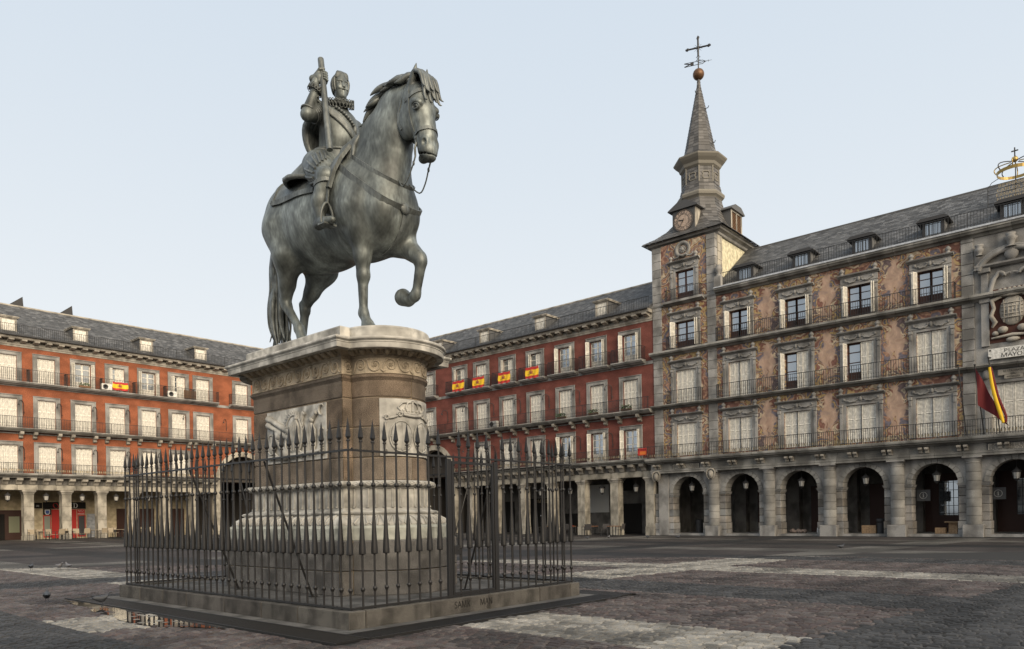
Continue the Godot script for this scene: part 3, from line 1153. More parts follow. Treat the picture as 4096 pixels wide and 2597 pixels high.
func ped_trophies() -> ArrayMesh:
	var mb := MB.new()
	var o := 0.022
	panel_back(mb, 0, -1.0, 1.06, 2.74, 3.79, o)
	o += 0.03
	# cannon barrels, upper left
	for k in 2:
		var dy := -0.13 * k
		mb.tube(ped_line(0, [-0.9, 3.66 + dy, -0.8, 3.62 + dy, -0.78, 3.61 + dy, -0.35, 3.42 + dy, -0.1, 3.32 + dy], o), [0.075, 0.075, 0.055, 0.065, 0.07], 8)
	# round shield with a mane of feathers
	mb.ball(ped_at(0, 0.02, 3.25, o), Vector3(0.27, 0.38, 0.05), 16, 8)
	mb.tube(ring_line(0, 0.02, 3.25, 0.29, 0.4, o + 0.01), 0.022, 5)
	for i in 16:
		var g := lerpf(0.2, PI - 0.2, i / 15.0)
		mb.tube(ped_line(0, [0.02 + cos(g) * 0.3, 3.25 + sin(g) * 0.4, -0.02 + cos(g + 0.12) * 0.42, 3.25 + sin(g + 0.12) * 0.5], o), [0.02, 0.008], 4)
	for k in 6:
		var x := -0.22 + 0.09 * k
		mb.tube(ped_line(0, [0.14, 3.55, x * 0.9 + 0.02, 3.4, x, 3.05, x * 0.8, 2.95], o + 0.035), [0.03, 0.026, 0.022, 0.01], 5)
	mb.ball(ped_at(0, 0.14, 3.57, o + 0.03), Vector3(0.06, 0.05, 0.045), 8, 5)
	# helmet with a plume
	mb.ball(ped_at(0, -0.52, 3.3, o), Vector3(0.15, 0.12, 0.07), 10, 6)
	mb.tube(ped_line(0, [-0.7, 3.2, -0.52, 3.16, -0.34, 3.24], o + 0.02), [0.02, 0.03, 0.012], 5)
	mb.tube(ped_line(0, [-0.6, 3.22, -0.42, 3.05, -0.35, 2.9, -0.55, 2.84], o + 0.01), [0.05, 0.06, 0.045, 0.02], 6)
	# drum, lower left
	mb.ball(ped_at(0, -0.78, 3.12, o), Vector3(0.13, 0.19, 0.05), 12, 6)
	mb.tube(ring_line(0, -0.78, 3.12, 0.14, 0.2, o + 0.015), 0.02, 5)
	# standards with crescents
	mb.tube(ped_line(0, [0.3, 2.85, 0.45, 3.25, 0.62, 3.5, 0.78, 3.62, 0.88, 3.68], o), [0.022, 0.022, 0.05, 0.04, 0.022], 6)
	mb.ball(ped_at(0, 0.63, 3.5, o + 0.01), Vector3(0.07, 0.06, 0.05), 8, 5)
	mb.ball(ped_at(0, 0.78, 3.62, o + 0.01), Vector3(0.05, 0.05, 0.04), 8, 5)
	for q in [[0.95, 3.66], [0.95, 3.22]]:
		mb.tube(ring_line(0, q[0], q[1], 0.085, 0.1, o, 0.6, TAU - 0.9, 12), [0.006, 0.012, 0.02, 0.026, 0.03, 0.032, 0.03, 0.028, 0.024, 0.018, 0.012, 0.008, 0.005], 5)
	mb.tube(ped_line(0, [0.4, 3.62, 0.36, 3.66, 0.32, 3.58, 0.3, 3.45], o), [0.03, 0.05, 0.04, 0.02], 6)
	# horsetail and drapery, right
	for k in 7:
		var x := 0.46 + 0.045 * k
		mb.tube(ped_line(0, [0.6, 3.46, x, 3.3, x + 0.03 * sin(k * 2.1), 3.05, x - 0.04, 2.84], o + 0.01 * (k % 2)), [0.025, 0.026, 0.024, 0.008], 5)
	for k in 5:
		mb.tube(ped_line(0, [0.86, 3.05 - 0.05 * k, 0.92, 3.0 - 0.05 * k, 1.0, 3.04 - 0.05 * k], o), [0.01, 0.022, 0.01], 5)
	# cuirass and bundle along the foot
	mb.ball(ped_at(0, -0.3, 2.92, o), Vector3(0.17, 0.14, 0.07), 10, 6)
	mb.tube(ped_line(0, [-0.95, 2.86, -0.4, 2.84, 0.2, 2.86, 0.9, 2.9], o), [0.04, 0.05, 0.05, 0.03], 6)
	for k in 9:
		var x := -0.9 + 0.22 * k
		mb.tube(ped_line(0, [x, 2.95, x + 0.1, 2.88, x + 0.06, 2.8], o), [0.02, 0.03, 0.01], 5)
	return mb.mesh()

func ped_arms() -> ArrayMesh:
	var mb := MB.new()
	var o := 0.022
	var R := PR
	panel_back(mb, 1, -0.62, 0.62, 2.74, 3.79, o)
	o += 0.02
	# two oval shields
	for s in [-1.0, 1.0]:
		var cu: float = s * 0.235
		mb.ball(ped_at(1, cu, 3.1, o - 0.015), Vector3(0.05, 0.27, 0.21), 14, 8, Basis(Vector3.UP, cu / R))
		mb.tube(ring_line(1, cu, 3.1, 0.215, 0.28, o), 0.016, 5)
		mb.tube(ring_line(1, cu, 3.1, 0.12, 0.16, o + 0.02), 0.008, 4)
		mb.tube(ped_line(1, [cu, 2.84, cu, 3.36], o, 0.03), 0.008, 4)
		mb.tube(ped_line(1, [cu - 0.2, 3.1, cu + 0.2, 3.1], o, 0.03), 0.008, 4)
		for k in 5:
			mb.tube(ped_line(1, [cu - 0.16 + 0.035 * k, 3.15, cu - 0.16 + 0.035 * k, 3.3 - absf(k - 3) * 0.01], o, 0.022), 0.006, 4)
			mb.tube(ped_line(1, [cu + 0.04, 2.9 + 0.035 * k, cu + 0.15, 2.93 + 0.035 * k], o, 0.022), 0.006, 4)
		# scrolls of the mantling
		for q in [[0.5, 3.44], [0.26, 3.5], [0.52, 2.82]]:
			var a := PackedVector3Array()
			for i in 14:
				var g := i / 13.0 * TAU * 1.3
				a.append(ped_at(1, s * (q[0] + cos(g) * (0.055 - 0.003 * i)), q[1] + sin(g) * (0.055 - 0.003 * i), o))
			mb.tube(a, 0.014, 5)
		mb.tube(ped_line(1, [s * 0.45, 3.42, s * 0.38, 3.44, s * 0.3, 3.47], o), [0.012, 0.022, 0.014], 5)
		mb.tube(ped_line(1, [s * 0.5, 3.38, s * 0.56, 3.2, s * 0.52, 3.0, s * 0.56, 2.86], o), [0.014, 0.02, 0.018, 0.012], 5)
	# crown
	mb.tube(ped_line(1, [-0.2, 3.5, -0.1, 3.485, 0.0, 3.48, 0.1, 3.485, 0.2, 3.5], o), 0.028, 6)
	mb.tube(ped_line(1, [-0.22, 3.535, 0.0, 3.52, 0.22, 3.535], o), 0.016, 6)
	for k in 5:
		var u := -0.2 + 0.1 * k
		mb.tube(ped_line(1, [u, 3.53, u * 1.5, 3.63, u * 1.05, 3.72, u * 0.2, 3.745], o), [0.016, 0.02, 0.018, 0.012], 5)
		mb.ball(ped_at(1, u, 3.575, o), Vector3(0.025, 0.03, 0.025), 6, 4)
	mb.ball(ped_at(1, 0.0, 3.765, o), Vector3(0.022, 0.022, 0.022), 6, 4)
	return mb.mesh()

# ---------------------------------------------------------------- iron fence on a granite plinth
const FX0 := -16.725
const FX1 := -8.797
const FZ0 := -11.798
const FZ1 := -6.467
const FY := 0.27

func picket_mesh() -> ArrayMesh:
	var mb := MB.new()
	# shaft with two knobs, a collar and the long club
	mb.lathe(P2([0.0210, 0, 0.0210, 0.02, 0.0165, 0.03, 0.0165, 0.25, 0.0260, 0.262, 0.0260, 0.272, 0.0350, 0.285, 0.0360, 0.3, 0.0280, 0.315, 0.0165, 0.325, 0.0165, 0.8, 0.0260, 0.802, 0.0490, 0.806, 0.0520, 0.815, 0.0510, 0.88, 0.0400, 1.05, 0.0280, 1.28, 0.0175, 1.44, 0.0165, 1.8, 0.0280, 1.812, 0.0350, 1.825, 0.0350, 1.842, 0.0270, 1.858, 0.0165, 1.868, 0.0165, 2.45, 0.0280, 2.455, 0.0280, 2.475, 0.0165, 2.482]), 10)
	# spear head of four faces
	mb.lathe(P2([0.016, 2.478, 0.018, 2.49, 0.04, 2.525, 0.035, 2.56, 0.002, 2.80]), 4, Vector3.ZERO, false, Transform3D.IDENTITY, 0.5)
	return mb.mesh()

func fence() -> void:
	# plinth in separate kerb stones round a stone floor
	var p := thing("fence_plinth", "low grey granite kerb plinth carrying the iron fence round the pedestal", "plinth")
	var mb := MB.new()
	mb.box(Vector3(PLX0 + 0.3, -0.1, PLZ0 + 0.3), Vector3(PLX1 - 0.3, 0.243, PLZ1 - 0.3))
	part("floor_slab", mb.mesh(), M.concrete, p)
	for side in 4:
		var u0 := PLX0 if side < 2 else PLZ0 + 0.304
		var u1 := PLX1 if side < 2 else PLZ1 - 0.304
		var u := u0
		while u < u1 - 0.05:
			var l := rng.randf_range(0.95, 1.5)
			if u + l > u1 - 0.5:
				l = u1 - u
			mb = MB.new()
			var v := rng.randf_range(0.45, 0.7)
			mb.col = Color(v, v * 0.96, v * 0.9)
			var a := u + 0.004
			var b := u + l - 0.004
			var d := 0.008 * rng.randf()
			if side == 0:
				mb.cbox(Vector3(a, -0.1, PLZ1 - 0.3), Vector3(b, FY - d * 0.3, PLZ1 - d), 0.015)
			elif side == 1:
				mb.cbox(Vector3(a, -0.1, PLZ0 + d), Vector3(b, FY - d * 0.3, PLZ0 + 0.3), 0.015)
			elif side == 2:
				mb.cbox(Vector3(PLX0 + d, -0.1, a), Vector3(PLX0 + 0.3, FY - d * 0.3, b), 0.015)
			else:
				mb.cbox(Vector3(PLX1 - 0.3, -0.1, a), Vector3(PLX1 - d, FY - d * 0.3, b), 0.015)
			part("kerb_stone", mb.mesh(), M.granite_g, p)
			u += l
	# letters scratched into one stone
	scratched(p)
	var t := thing("iron_fence", "black wrought iron fence of spear headed pickets round the pedestal", "fence")
	var pm := picket_mesh()
	var nx := 36
	var nz := 24
	for i in nx + 1:
		var x := lerpf(FX0, FX1, float(i) / nx)
		part("picket", pm, M.iron, t, Vector3(x, FY, FZ1))
		part("picket", pm, M.iron, t, Vector3(x, FY, FZ0))
	for i in range(1, nz):
		var z := lerpf(FZ1, FZ0, float(i) / nz)
		part("picket", pm, M.iron, t, Vector3(FX0, FY, z))
		if i < 9 or i > 14:
			part("picket", pm, M.iron, t, Vector3(FX1, FY, z))
	for y in [FY + 0.025, 2.6]:
		mb = MB.new()
		var h := 0.014
		var w := 0.024
		mb.box(Vector3(FX0 - w, y - h, FZ1 - w), Vector3(FX1 + w, y + h, FZ1 + w))
		mb.box(Vector3(FX0 - w, y - h, FZ0 - w), Vector3(FX1 + w, y + h, FZ0 + w))
		mb.box(Vector3(FX0 - w, y - h, FZ0 + w), Vector3(FX0 + w, y + h, FZ1 - w))
		mb.box(Vector3(FX1 - w, y - h, FZ0 + w), Vector3(FX1 + w, y + h, FZ1 - w))
		for i in 20:
			mb.ball(Vector3(lerpf(FX0, FX1, i / 19.0) + 0.1, y + h, FZ1 + 0.01), Vector3(0.018, 0.012, 0.018), 6, 4)
		part("rail", mb.mesh(), M.iron, t)
	# slanting stays inside
	var stays := [[Vector3(-11.14, 2.58, FZ1 - 0.03), Vector3(-11.2, 0.25, -7.42)], [Vector3(-13.8, 2.58, FZ1 - 0.03), Vector3(-13.75, 0.25, -7.42)], [Vector3(-11.5, 2.58, FZ0 + 0.03), Vector3(-11.5, 0.25, -10.85)], [Vector3(-14, 2.58, FZ0 + 0.03), Vector3(-14, 0.25, -10.85)], [Vector3(FX0 + 0.03, 2.58, -9.1), Vector3(-15.75, 0.25, -9.1)], [Vector3(FX1 - 0.03, 2.5, -9.62), Vector3(-9.75, 0.25, -9.75)]]
	for s in stays:
		mb = MB.new()
		mb.tube(PackedVector3Array([s[0], s[1]]), 0.022, 4)
		mb.cbox(s[1] + Vector3(-0.07, -0.006, -0.07), s[1] + Vector3(0.07, 0.012, 0.07), 0.004)
		part("stay", mb.mesh(), M.iron, t)
	# gate in the east side
	var g := group_node("gate", t)
	var ga := -8.46
	var gb := -9.60
	mb = MB.new()
	for z in [ga, gb]:
		mb.cbox(Vector3(FX1 - 0.03, FY, z - 0.045), Vector3(FX1 + 0.03, 2.56, z + 0.045), 0.005)
	part("gate_post", mb.mesh(), M.iron, g)
	mb = MB.new()
	mb.box(Vector3(FX1 - 0.02, FY + 0.045, gb + 0.06), Vector3(FX1 + 0.02, FY + 0.085, ga - 0.06))
	mb.box(Vector3(FX1 - 0.02, 2.49, gb + 0.06), Vector3(FX1 + 0.02, 2.53, ga - 0.06))
	mb.box(Vector3(FX1 - 0.02, FY + 0.086, ga - 0.1), Vector3(FX1 + 0.02, 2.489, ga - 0.06))
	mb.box(Vector3(FX1 - 0.02, FY + 0.086, gb + 0.06), Vector3(FX1 + 0.02, 2.489, gb + 0.1))
	part("gate_frame", mb.mesh(), M.iron, g)
	mb = MB.new()
	mb.cbox(Vector3(FX1 - 0.03, 0.98, ga - 0.24), Vector3(FX1 + 0.032, 1.13, ga - 0.1), 0.006)
	mb.ball(Vector3(FX1 + 0.033, 1.06, ga - 0.17), Vector3(0.008, 0.018, 0.012), 8, 5)
	part("lock_box", mb.mesh(), M.iron, g)
	for i in 4:
		part("picket", pm, M.iron, g, Vector3(FX1, FY, ga - 0.25 - 0.225 * i))

func scratched(p: Node) -> void:
	var f := SystemFont.new()
	f.font_names = PackedStringArray(["Droid Sans"])
	for q in [["SAMK", -8.62, 0.155, 0.11], ["MAN", -9.2, 0.15, 0.11], ["45", -9.25, 0.06, 0.07]]:
		var tm := TextMesh.new()
		tm.text = q[0]
		tm.font = f
		tm.font_size = 32
		tm.pixel_size = q[3] / 24.0
		tm.depth = 0.002
		part("scratched_letters", tm, M.dark, p, Vector3(PLX1 + 0.001, q[2], q[1]), Basis(Vector3.UP, PI / 2))

# ---------------------------------------------------------------- facades: local x to the right, y up, z out of the wall
# wall face with openings [x0, x1, y0, y1] and their reveals
func wall_holes(mb: MB, x0: float, x1: float, y0: float, y1: float, holes: Array, deep := 0.3, z := 0.0) -> void:
	var xs := [x0, x1]
	var ys := [y0, y1]
	for h in holes:
		for k in [h[0], h[1]]:
			if k > x0 and k < x1 and not xs.has(k):
				xs.append(k)
		for k in [h[2], h[3]]:
			if k > y0 and k < y1 and not ys.has(k):
				ys.append(k)
	xs.sort()
	ys.sort()
	for i in xs.size() - 1:
		for j in ys.size() - 1:
			var cx: float = (xs[i] + xs[i + 1]) * 0.5
			var cy: float = (ys[j] + ys[j + 1]) * 0.5
			var open := false
			for h in holes:
				if cx > h[0] and cx < h[1] and cy > h[2] and cy < h[3]:
					open = true
					break
			if not open:
				mb.quad(Vector3(xs[i], ys[j], z), Vector3(xs[i + 1], ys[j], z), Vector3(xs[i + 1], ys[j + 1], z), Vector3(xs[i], ys[j + 1], z))
	for h in holes:
		var a := Vector3(h[0], h[2], z)
		var b := Vector3(h[1], h[2], z)
		var c := Vector3(h[1], h[3], z)
		var d := Vector3(h[0], h[3], z)
		var k := Vector3(0, 0, -deep)
		mb.quad(a, a + k, b + k, b)
		mb.quad(b, b + k, c + k, c)
		mb.quad(c, c + k, d + k, d)
		mb.quad(d, d + k, a + k, a)

var leaf_cache := {}
# one louvred leaf, hinged at x = 0
func shutter_leaf(w: float, h: float) -> ArrayMesh:
	var key := Vector2(w, h)
	if leaf_cache.has(key):
		return leaf_cache[key]
	var mb := MB.new()
	var s := 0.055
	var t := 0.02
	mb.box(Vector3(0.009, 0, -t), Vector3(s, h, t))
	mb.box(Vector3(w - s, 0, -t), Vector3(w - 0.009, h, t))
	var low := h * 0.24
	var mid := h * 0.62
	for q in [[0.0, 0.06], [low - 0.03, low + 0.03], [mid - 0.03, mid + 0.03], [h - 0.06, h]]:
		mb.box(Vector3(s, q[0], -t * 0.9), Vector3(w - s, q[1], t * 0.9))
	mb.box(Vector3(s, 0.06, -0.006), Vector3(w - s, low - 0.03, 0.006))
	for q in [[low + 0.03, mid - 0.03], [mid + 0.03, h - 0.06]]:
		var y: float = q[0]
		while y < q[1] - 0.03:
			mb.quad(Vector3(s, y, 0.013), Vector3(w - s, y, 0.013), Vector3(w - s, y + 0.062, -0.016), Vector3(s, y + 0.062, -0.016))
			y += 0.074
	leaf_cache[key] = mb.mesh()
	return leaf_cache[key]

func glazed_door(w: float, h: float) -> ArrayMesh:
	var mb := MB.new()
	for s in [0.0, 1.0]:
		var x0: float = -w * 0.5 + s * w * 0.5
		var x1 := x0 + w * 0.5
		mb.box(Vector3(x0 + 0.005, 0, -0.02), Vector3(x0 + 0.07, h, 0.03))
		mb.box(Vector3(x1 - 0.07, 0, -0.02), Vector3(x1 - 0.005, h, 0.03))
		for q in [[0.0, 0.1], [h * 0.22, h * 0.27], [h * 0.5, h * 0.525], [h * 0.76, h * 0.785], [h - 0.08, h]]:
			mb.box(Vector3(x0 + 0.07, q[0], -0.018), Vector3(x1 - 0.07, q[1], 0.028))
		mb.box(Vector3(x0 + 0.07, 0.1, -0.01), Vector3(x1 - 0.07, h * 0.22, 0.012))
	return mb.mesh()

func glass_pane(w: float, h: float) -> ArrayMesh:
	var mb := MB.new()
	mb.box(Vector3(0.07, h * 0.24, -0.004), Vector3(w - 0.07, h - 0.05, 0.004))
	return mb.mesh()

# a bar railing along x with standing bars, and returns to the wall when deep > 0
func railing(x0: float, x1: float, z: float, y0: float, y1: float, deep := 0.0, pitch := 0.125, r := 0.011, feet := true) -> MB:
	var mb := MB.new()
	var top := 0.022
	mb.box(Vector3(x0, y1 - 0.03, z - top), Vector3(x1, y1, z + top))
	mb.box(Vector3(x0, y0 + 0.08, z - 0.012), Vector3(x1, y0 + 0.105, z + 0.012))
	var n := maxi(1, int((x1 - x0) / pitch))
	for i in n + 1:
		var x := lerpf(x0 + r, x1 - r, float(i) / n)
		var w := r * (1.8 if i % 16 == 0 and n > 40 else 1.0)
		mb.box(Vector3(x - w, y0, z - w), Vector3(x + w, y1 - 0.03, z + w))
		if feet:
			mb.box(Vector3(x - r * 2, y0 + 0.3, z - r * 2), Vector3(x + r * 2, y0 + 0.35, z + r * 2))
	if deep > 0.0:
		for x in [x0, x1]:
			mb.box(Vector3(x - top, y1 - 0.03, z - deep), Vector3(x + top, y1, z - top))
			mb.box(Vector3(x - 0.012, y0 + 0.08, z - deep), Vector3(x + 0.012, y0 + 0.105, z - 0.012))
			var m := int(deep / pitch)
			for i in m:
				var zz := z - deep * (i + 0.6) / m
				mb.box(Vector3(x - r, y0, zz - r), Vector3(x + r, y1 - 0.03, zz + r))
	return mb

func scroll_bracket(w: float, h: float, d: float) -> ArrayMesh:
	var mb := MB.new()
	mb.ext(V2([0, 0.0, d * 0.25, 0.02, d * 0.42, 0.1, d * 0.4, h * 0.4, d * 0.6, h * 0.52, d * 0.92, h * 0.6, d, h * 0.78, d, h, 0, h]), Vector3(-w * 0.5, -h, 0), Vector3(0, 0, 1), Vector3(0, 1, 0), Vector3(1, 0, 0), w)
	mb.tube(PackedVector3Array([Vector3(-w * 0.55, -h * 0.78, d * 0.34), Vector3(w * 0.55, -h * 0.78, d * 0.34)]), h * 0.12, 8)
	return mb.mesh()

func lantern_mesh() -> Array:
	var iron := MB.new()
	iron.lathe(P2([0.02, 0.62, 0.06, 0.58, 0.05, 0.55, 0.1, 0.52, 0.2, 0.44, 0.255, 0.38, 0.265, 0.35, 0.24, 0.34, 0.21, 0.33]), 12)
	iron.lathe(P2([0.15, -0.02, 0.15, -0.05, 0.1, -0.08, 0.06, -0.12, 0.05, -0.16, 0.0, -0.18]), 12)
	iron.tube(PackedVector3Array([Vector3(0, 0.6, 0), Vector3(0, 1.1, 0)]), 0.012, 5)
	for i in 8:
		var a := TAU * i / 8.0
		iron.tube(PackedVector3Array([Vector3(cos(a) * 0.15, -0.03, sin(a) * 0.15), Vector3(cos(a) * 0.21, 0.34, sin(a) * 0.21)]), 0.009, 4)
	var gl := MB.new()
	gl.lathe(P2([0.14, -0.02, 0.2, 0.335]), 8)
	return [iron.mesh(), gl.mesh()]

func roof_slates(mb: MB, x0: float, x1: float, p0: Vector2, p1: Vector2, holes := []) -> void:
	# p0, p1 are (z, y) of eaves and ridge
	var len := p0.distance_to(p1)
	var rows := int(len / 0.24)
	var dir := (p1 - p0).normalized()
	var up := Vector2(-dir.y, dir.x)
	if up.y < 0:
		up = -up
	var r := RandomNumberGenerator.new()
	r.seed = int(x0 * 10) + 1000
	for j in rows:
		var a := p0 + dir * (len * j / rows) + up * 0.02
		var b := p0 + dir * (len * (j + 1.25) / rows) + up * 0.002
		var x := x0 + (0.0 if j % 2 == 0 else -0.17)
		while x < x1:
			var xa := maxf(x, x0)
			var xb := minf(x + 0.34, x1)
			x += 0.34
			if xb - xa < 0.03:
				continue
			var v := 0.55 + 0.75 * r.randf()
			if r.randf() < 0.1:
				v = 1.6
			mb.col = Color(v, v, v)
			var lift := up * 0.012 * r.randf()
			var q0 := Vector3(xa + 0.006, a.y + lift.y, a.x + lift.x)
			var q1 := Vector3(xb - 0.006, a.y + lift.y, a.x + lift.x)
			mb.quad(q0, q1, Vector3(xb - 0.006, b.y, b.x), Vector3(xa + 0.006, b.y, b.x))
			mb.quad(q0 - Vector3(0, 0.02, 0), q1 - Vector3(0, 0.02, 0), q1, q0)

func dormer_small(parent: Node, x: float, y: float, z: float, pale: bool) -> void:
	var d := group_node("dormer", parent, Vector3(x, y, z))
	var mb := MB.new()
	var w := 0.6
	mb.box(Vector3(-w, 0, -2.6), Vector3(-w + 0.04, 1.3, 0))
	mb.box(Vector3(w - 0.04, 0, -2.6), Vector3(w, 1.3, 0))
	part("cheek", mb.mesh(), M.slate if pale else M.stone_lit, d)
	mb = MB.new()
	mb.box(Vector3(-w - 0.12, 1.3, -2.7), Vector3(w + 0.12, 1.38, 0.14))
	mb.box(Vector3(-w - 0.16, 1.38, -2.7), Vector3(w + 0.16, 1.44, 0.2))
	part("dormer_roof", mb.mesh(), M.stone_lit, d)
	mb = MB.new()
	mb.box(Vector3(-w, 0, -0.05), Vector3(-w + 0.13, 1.3, 0.02))
	mb.box(Vector3(w - 0.13, 0, -0.05), Vector3(w, 1.3, 0.02))
	mb.box(Vector3(-w + 0.13, 1.2, -0.05), Vector3(w - 0.13, 1.3, 0.02))
	part("frame", mb.mesh(), M.stone_lit, d)
	mb = MB.new()
	mb.box(Vector3(-w + 0.14, 0.0, -0.06), Vector3(w - 0.14, 1.2, -0.03))
	for k in 3:
		mb.box(Vector3(-0.3 + 0.29 * k - 0.01, 0.02, -0.03), Vector3(-0.3 + 0.29 * k + 0.01, 1.18, -0.022))
	part("shutter", mb.mesh(), M.white, d)

# states: c closed shutters, o shutters folded open, h half open, g one leaf open on a bright room, "" none
func red_window(parent: Node, x: float, y: float, w: float, h: float, state: String, fw := 0.34) -> void:
	var n := group_node("window", parent, Vector3(x, y, 0))
	var hw := w * 0.5
	var mb := MB.new()
	for s in [-1.0, 1.0]:
		mb.cbox(Vector3(minf(s * (hw + 0.002), s * (hw + fw)), 0, 0.003), Vector3(maxf(s * (hw + 0.002), s * (hw + fw)), h + fw * 0.92, 0.05), 0.008)
		mb.cbox(Vector3(minf(s * (hw + 0.04), s * (hw + 0.13)), 0, 0.051), Vector3(maxf(s * (hw + 0.04), s * (hw + 0.13)), h + 0.12, 0.075), 0.008)
		mb.cbox(Vector3(minf(s * (hw + fw - 0.07), s * (hw + fw + 0.015)), 0, 0.052), Vector3(maxf(s * (hw + fw - 0.07), s * (hw + fw + 0.015)), h + fw * 0.8, 0.09), 0.008)
	mb.cbox(Vector3(-hw, h + 0.002, 0.004), Vector3(hw, h + fw * 0.92, 0.049), 0.006)
	mb.cbox(Vector3(-hw - 0.04, h + 0.04, 0.05), Vector3(hw + 0.04, h + 0.12, 0.074), 0.008)
	mb.cbox(Vector3(-hw - fw - 0.03, h + fw * 0.8, 0.0), Vector3(hw + fw + 0.03, h + fw * 0.97, 0.11), 0.012)
	part("surround", mb.mesh(), M.stone, n)
	var lw := w / 4.0
	var leaf := shutter_leaf(lw, h - 0.04)
	if state == "c":
		for k in 4:
			part("shutter", leaf, M.white, n, Vector3(-hw + lw * k, 0.02, -0.1))
		return
	part("glazed_door", glazed_door(w - 0.04, h - 0.04), M.white, n, Vector3(0, 0.02, -0.2))
	for s in 2:
		part("pane", glass_pane(w * 0.5 - 0.02, h - 0.04), M.glass, n, Vector3(-w * 0.5 + 0.02 + s * (w * 0.5 - 0.02), 0.02, -0.195))
	var turns := [-2.6, -2.95]
	if state == "h":
		turns = [-1.25, -0.6]
	# left pair
	var a: float = turns[0]
	part("shutter", leaf, M.white, n, Vector3(-hw, 0.02, 0.1 if state == "o" else -0.06), Basis(Vector3.UP, a))
	part("shutter", leaf, M.white, n, Vector3(-hw + 0.02, 0.02, 0.15 if state == "o" else -0.04), Basis(Vector3.UP, a + 0.5))
	# right pair
	if state == "h":
		for k in 2:
			part("shutter", leaf, M.white, n, Vector3(lw * k, 0.02, -0.1))
	else:
		part("shutter", leaf, M.white, n, Vector3(hw, 0.02, 0.06), Basis(Vector3.UP, -1.35))
		part("shutter", leaf, M.white, n, Vector3(hw + 0.03, 0.02, 0.06), Basis(Vector3.UP, -1.05))

# a moulding in lengths of stone, each its own tone
func seg_mould(parent: Node, called: String, m: Material, prof: PackedVector2Array, x0: float, x1: float, l := 1.25) -> void:
	var x := x0
	while x < x1 - 0.01:
		var w := l * rng.randf_range(0.8, 1.2)
		if x1 - x - w < 0.5 * l:
			w = x1 - x
		var mb := MB.new()
		var v := rng.randf_range(0.72, 1.12)
		mb.col = Color(v, v, v * 0.97)
		mb.mould(prof, x + 0.006, x + w - 0.006)
		part(called, mb.mesh(), m, parent)
		x += w

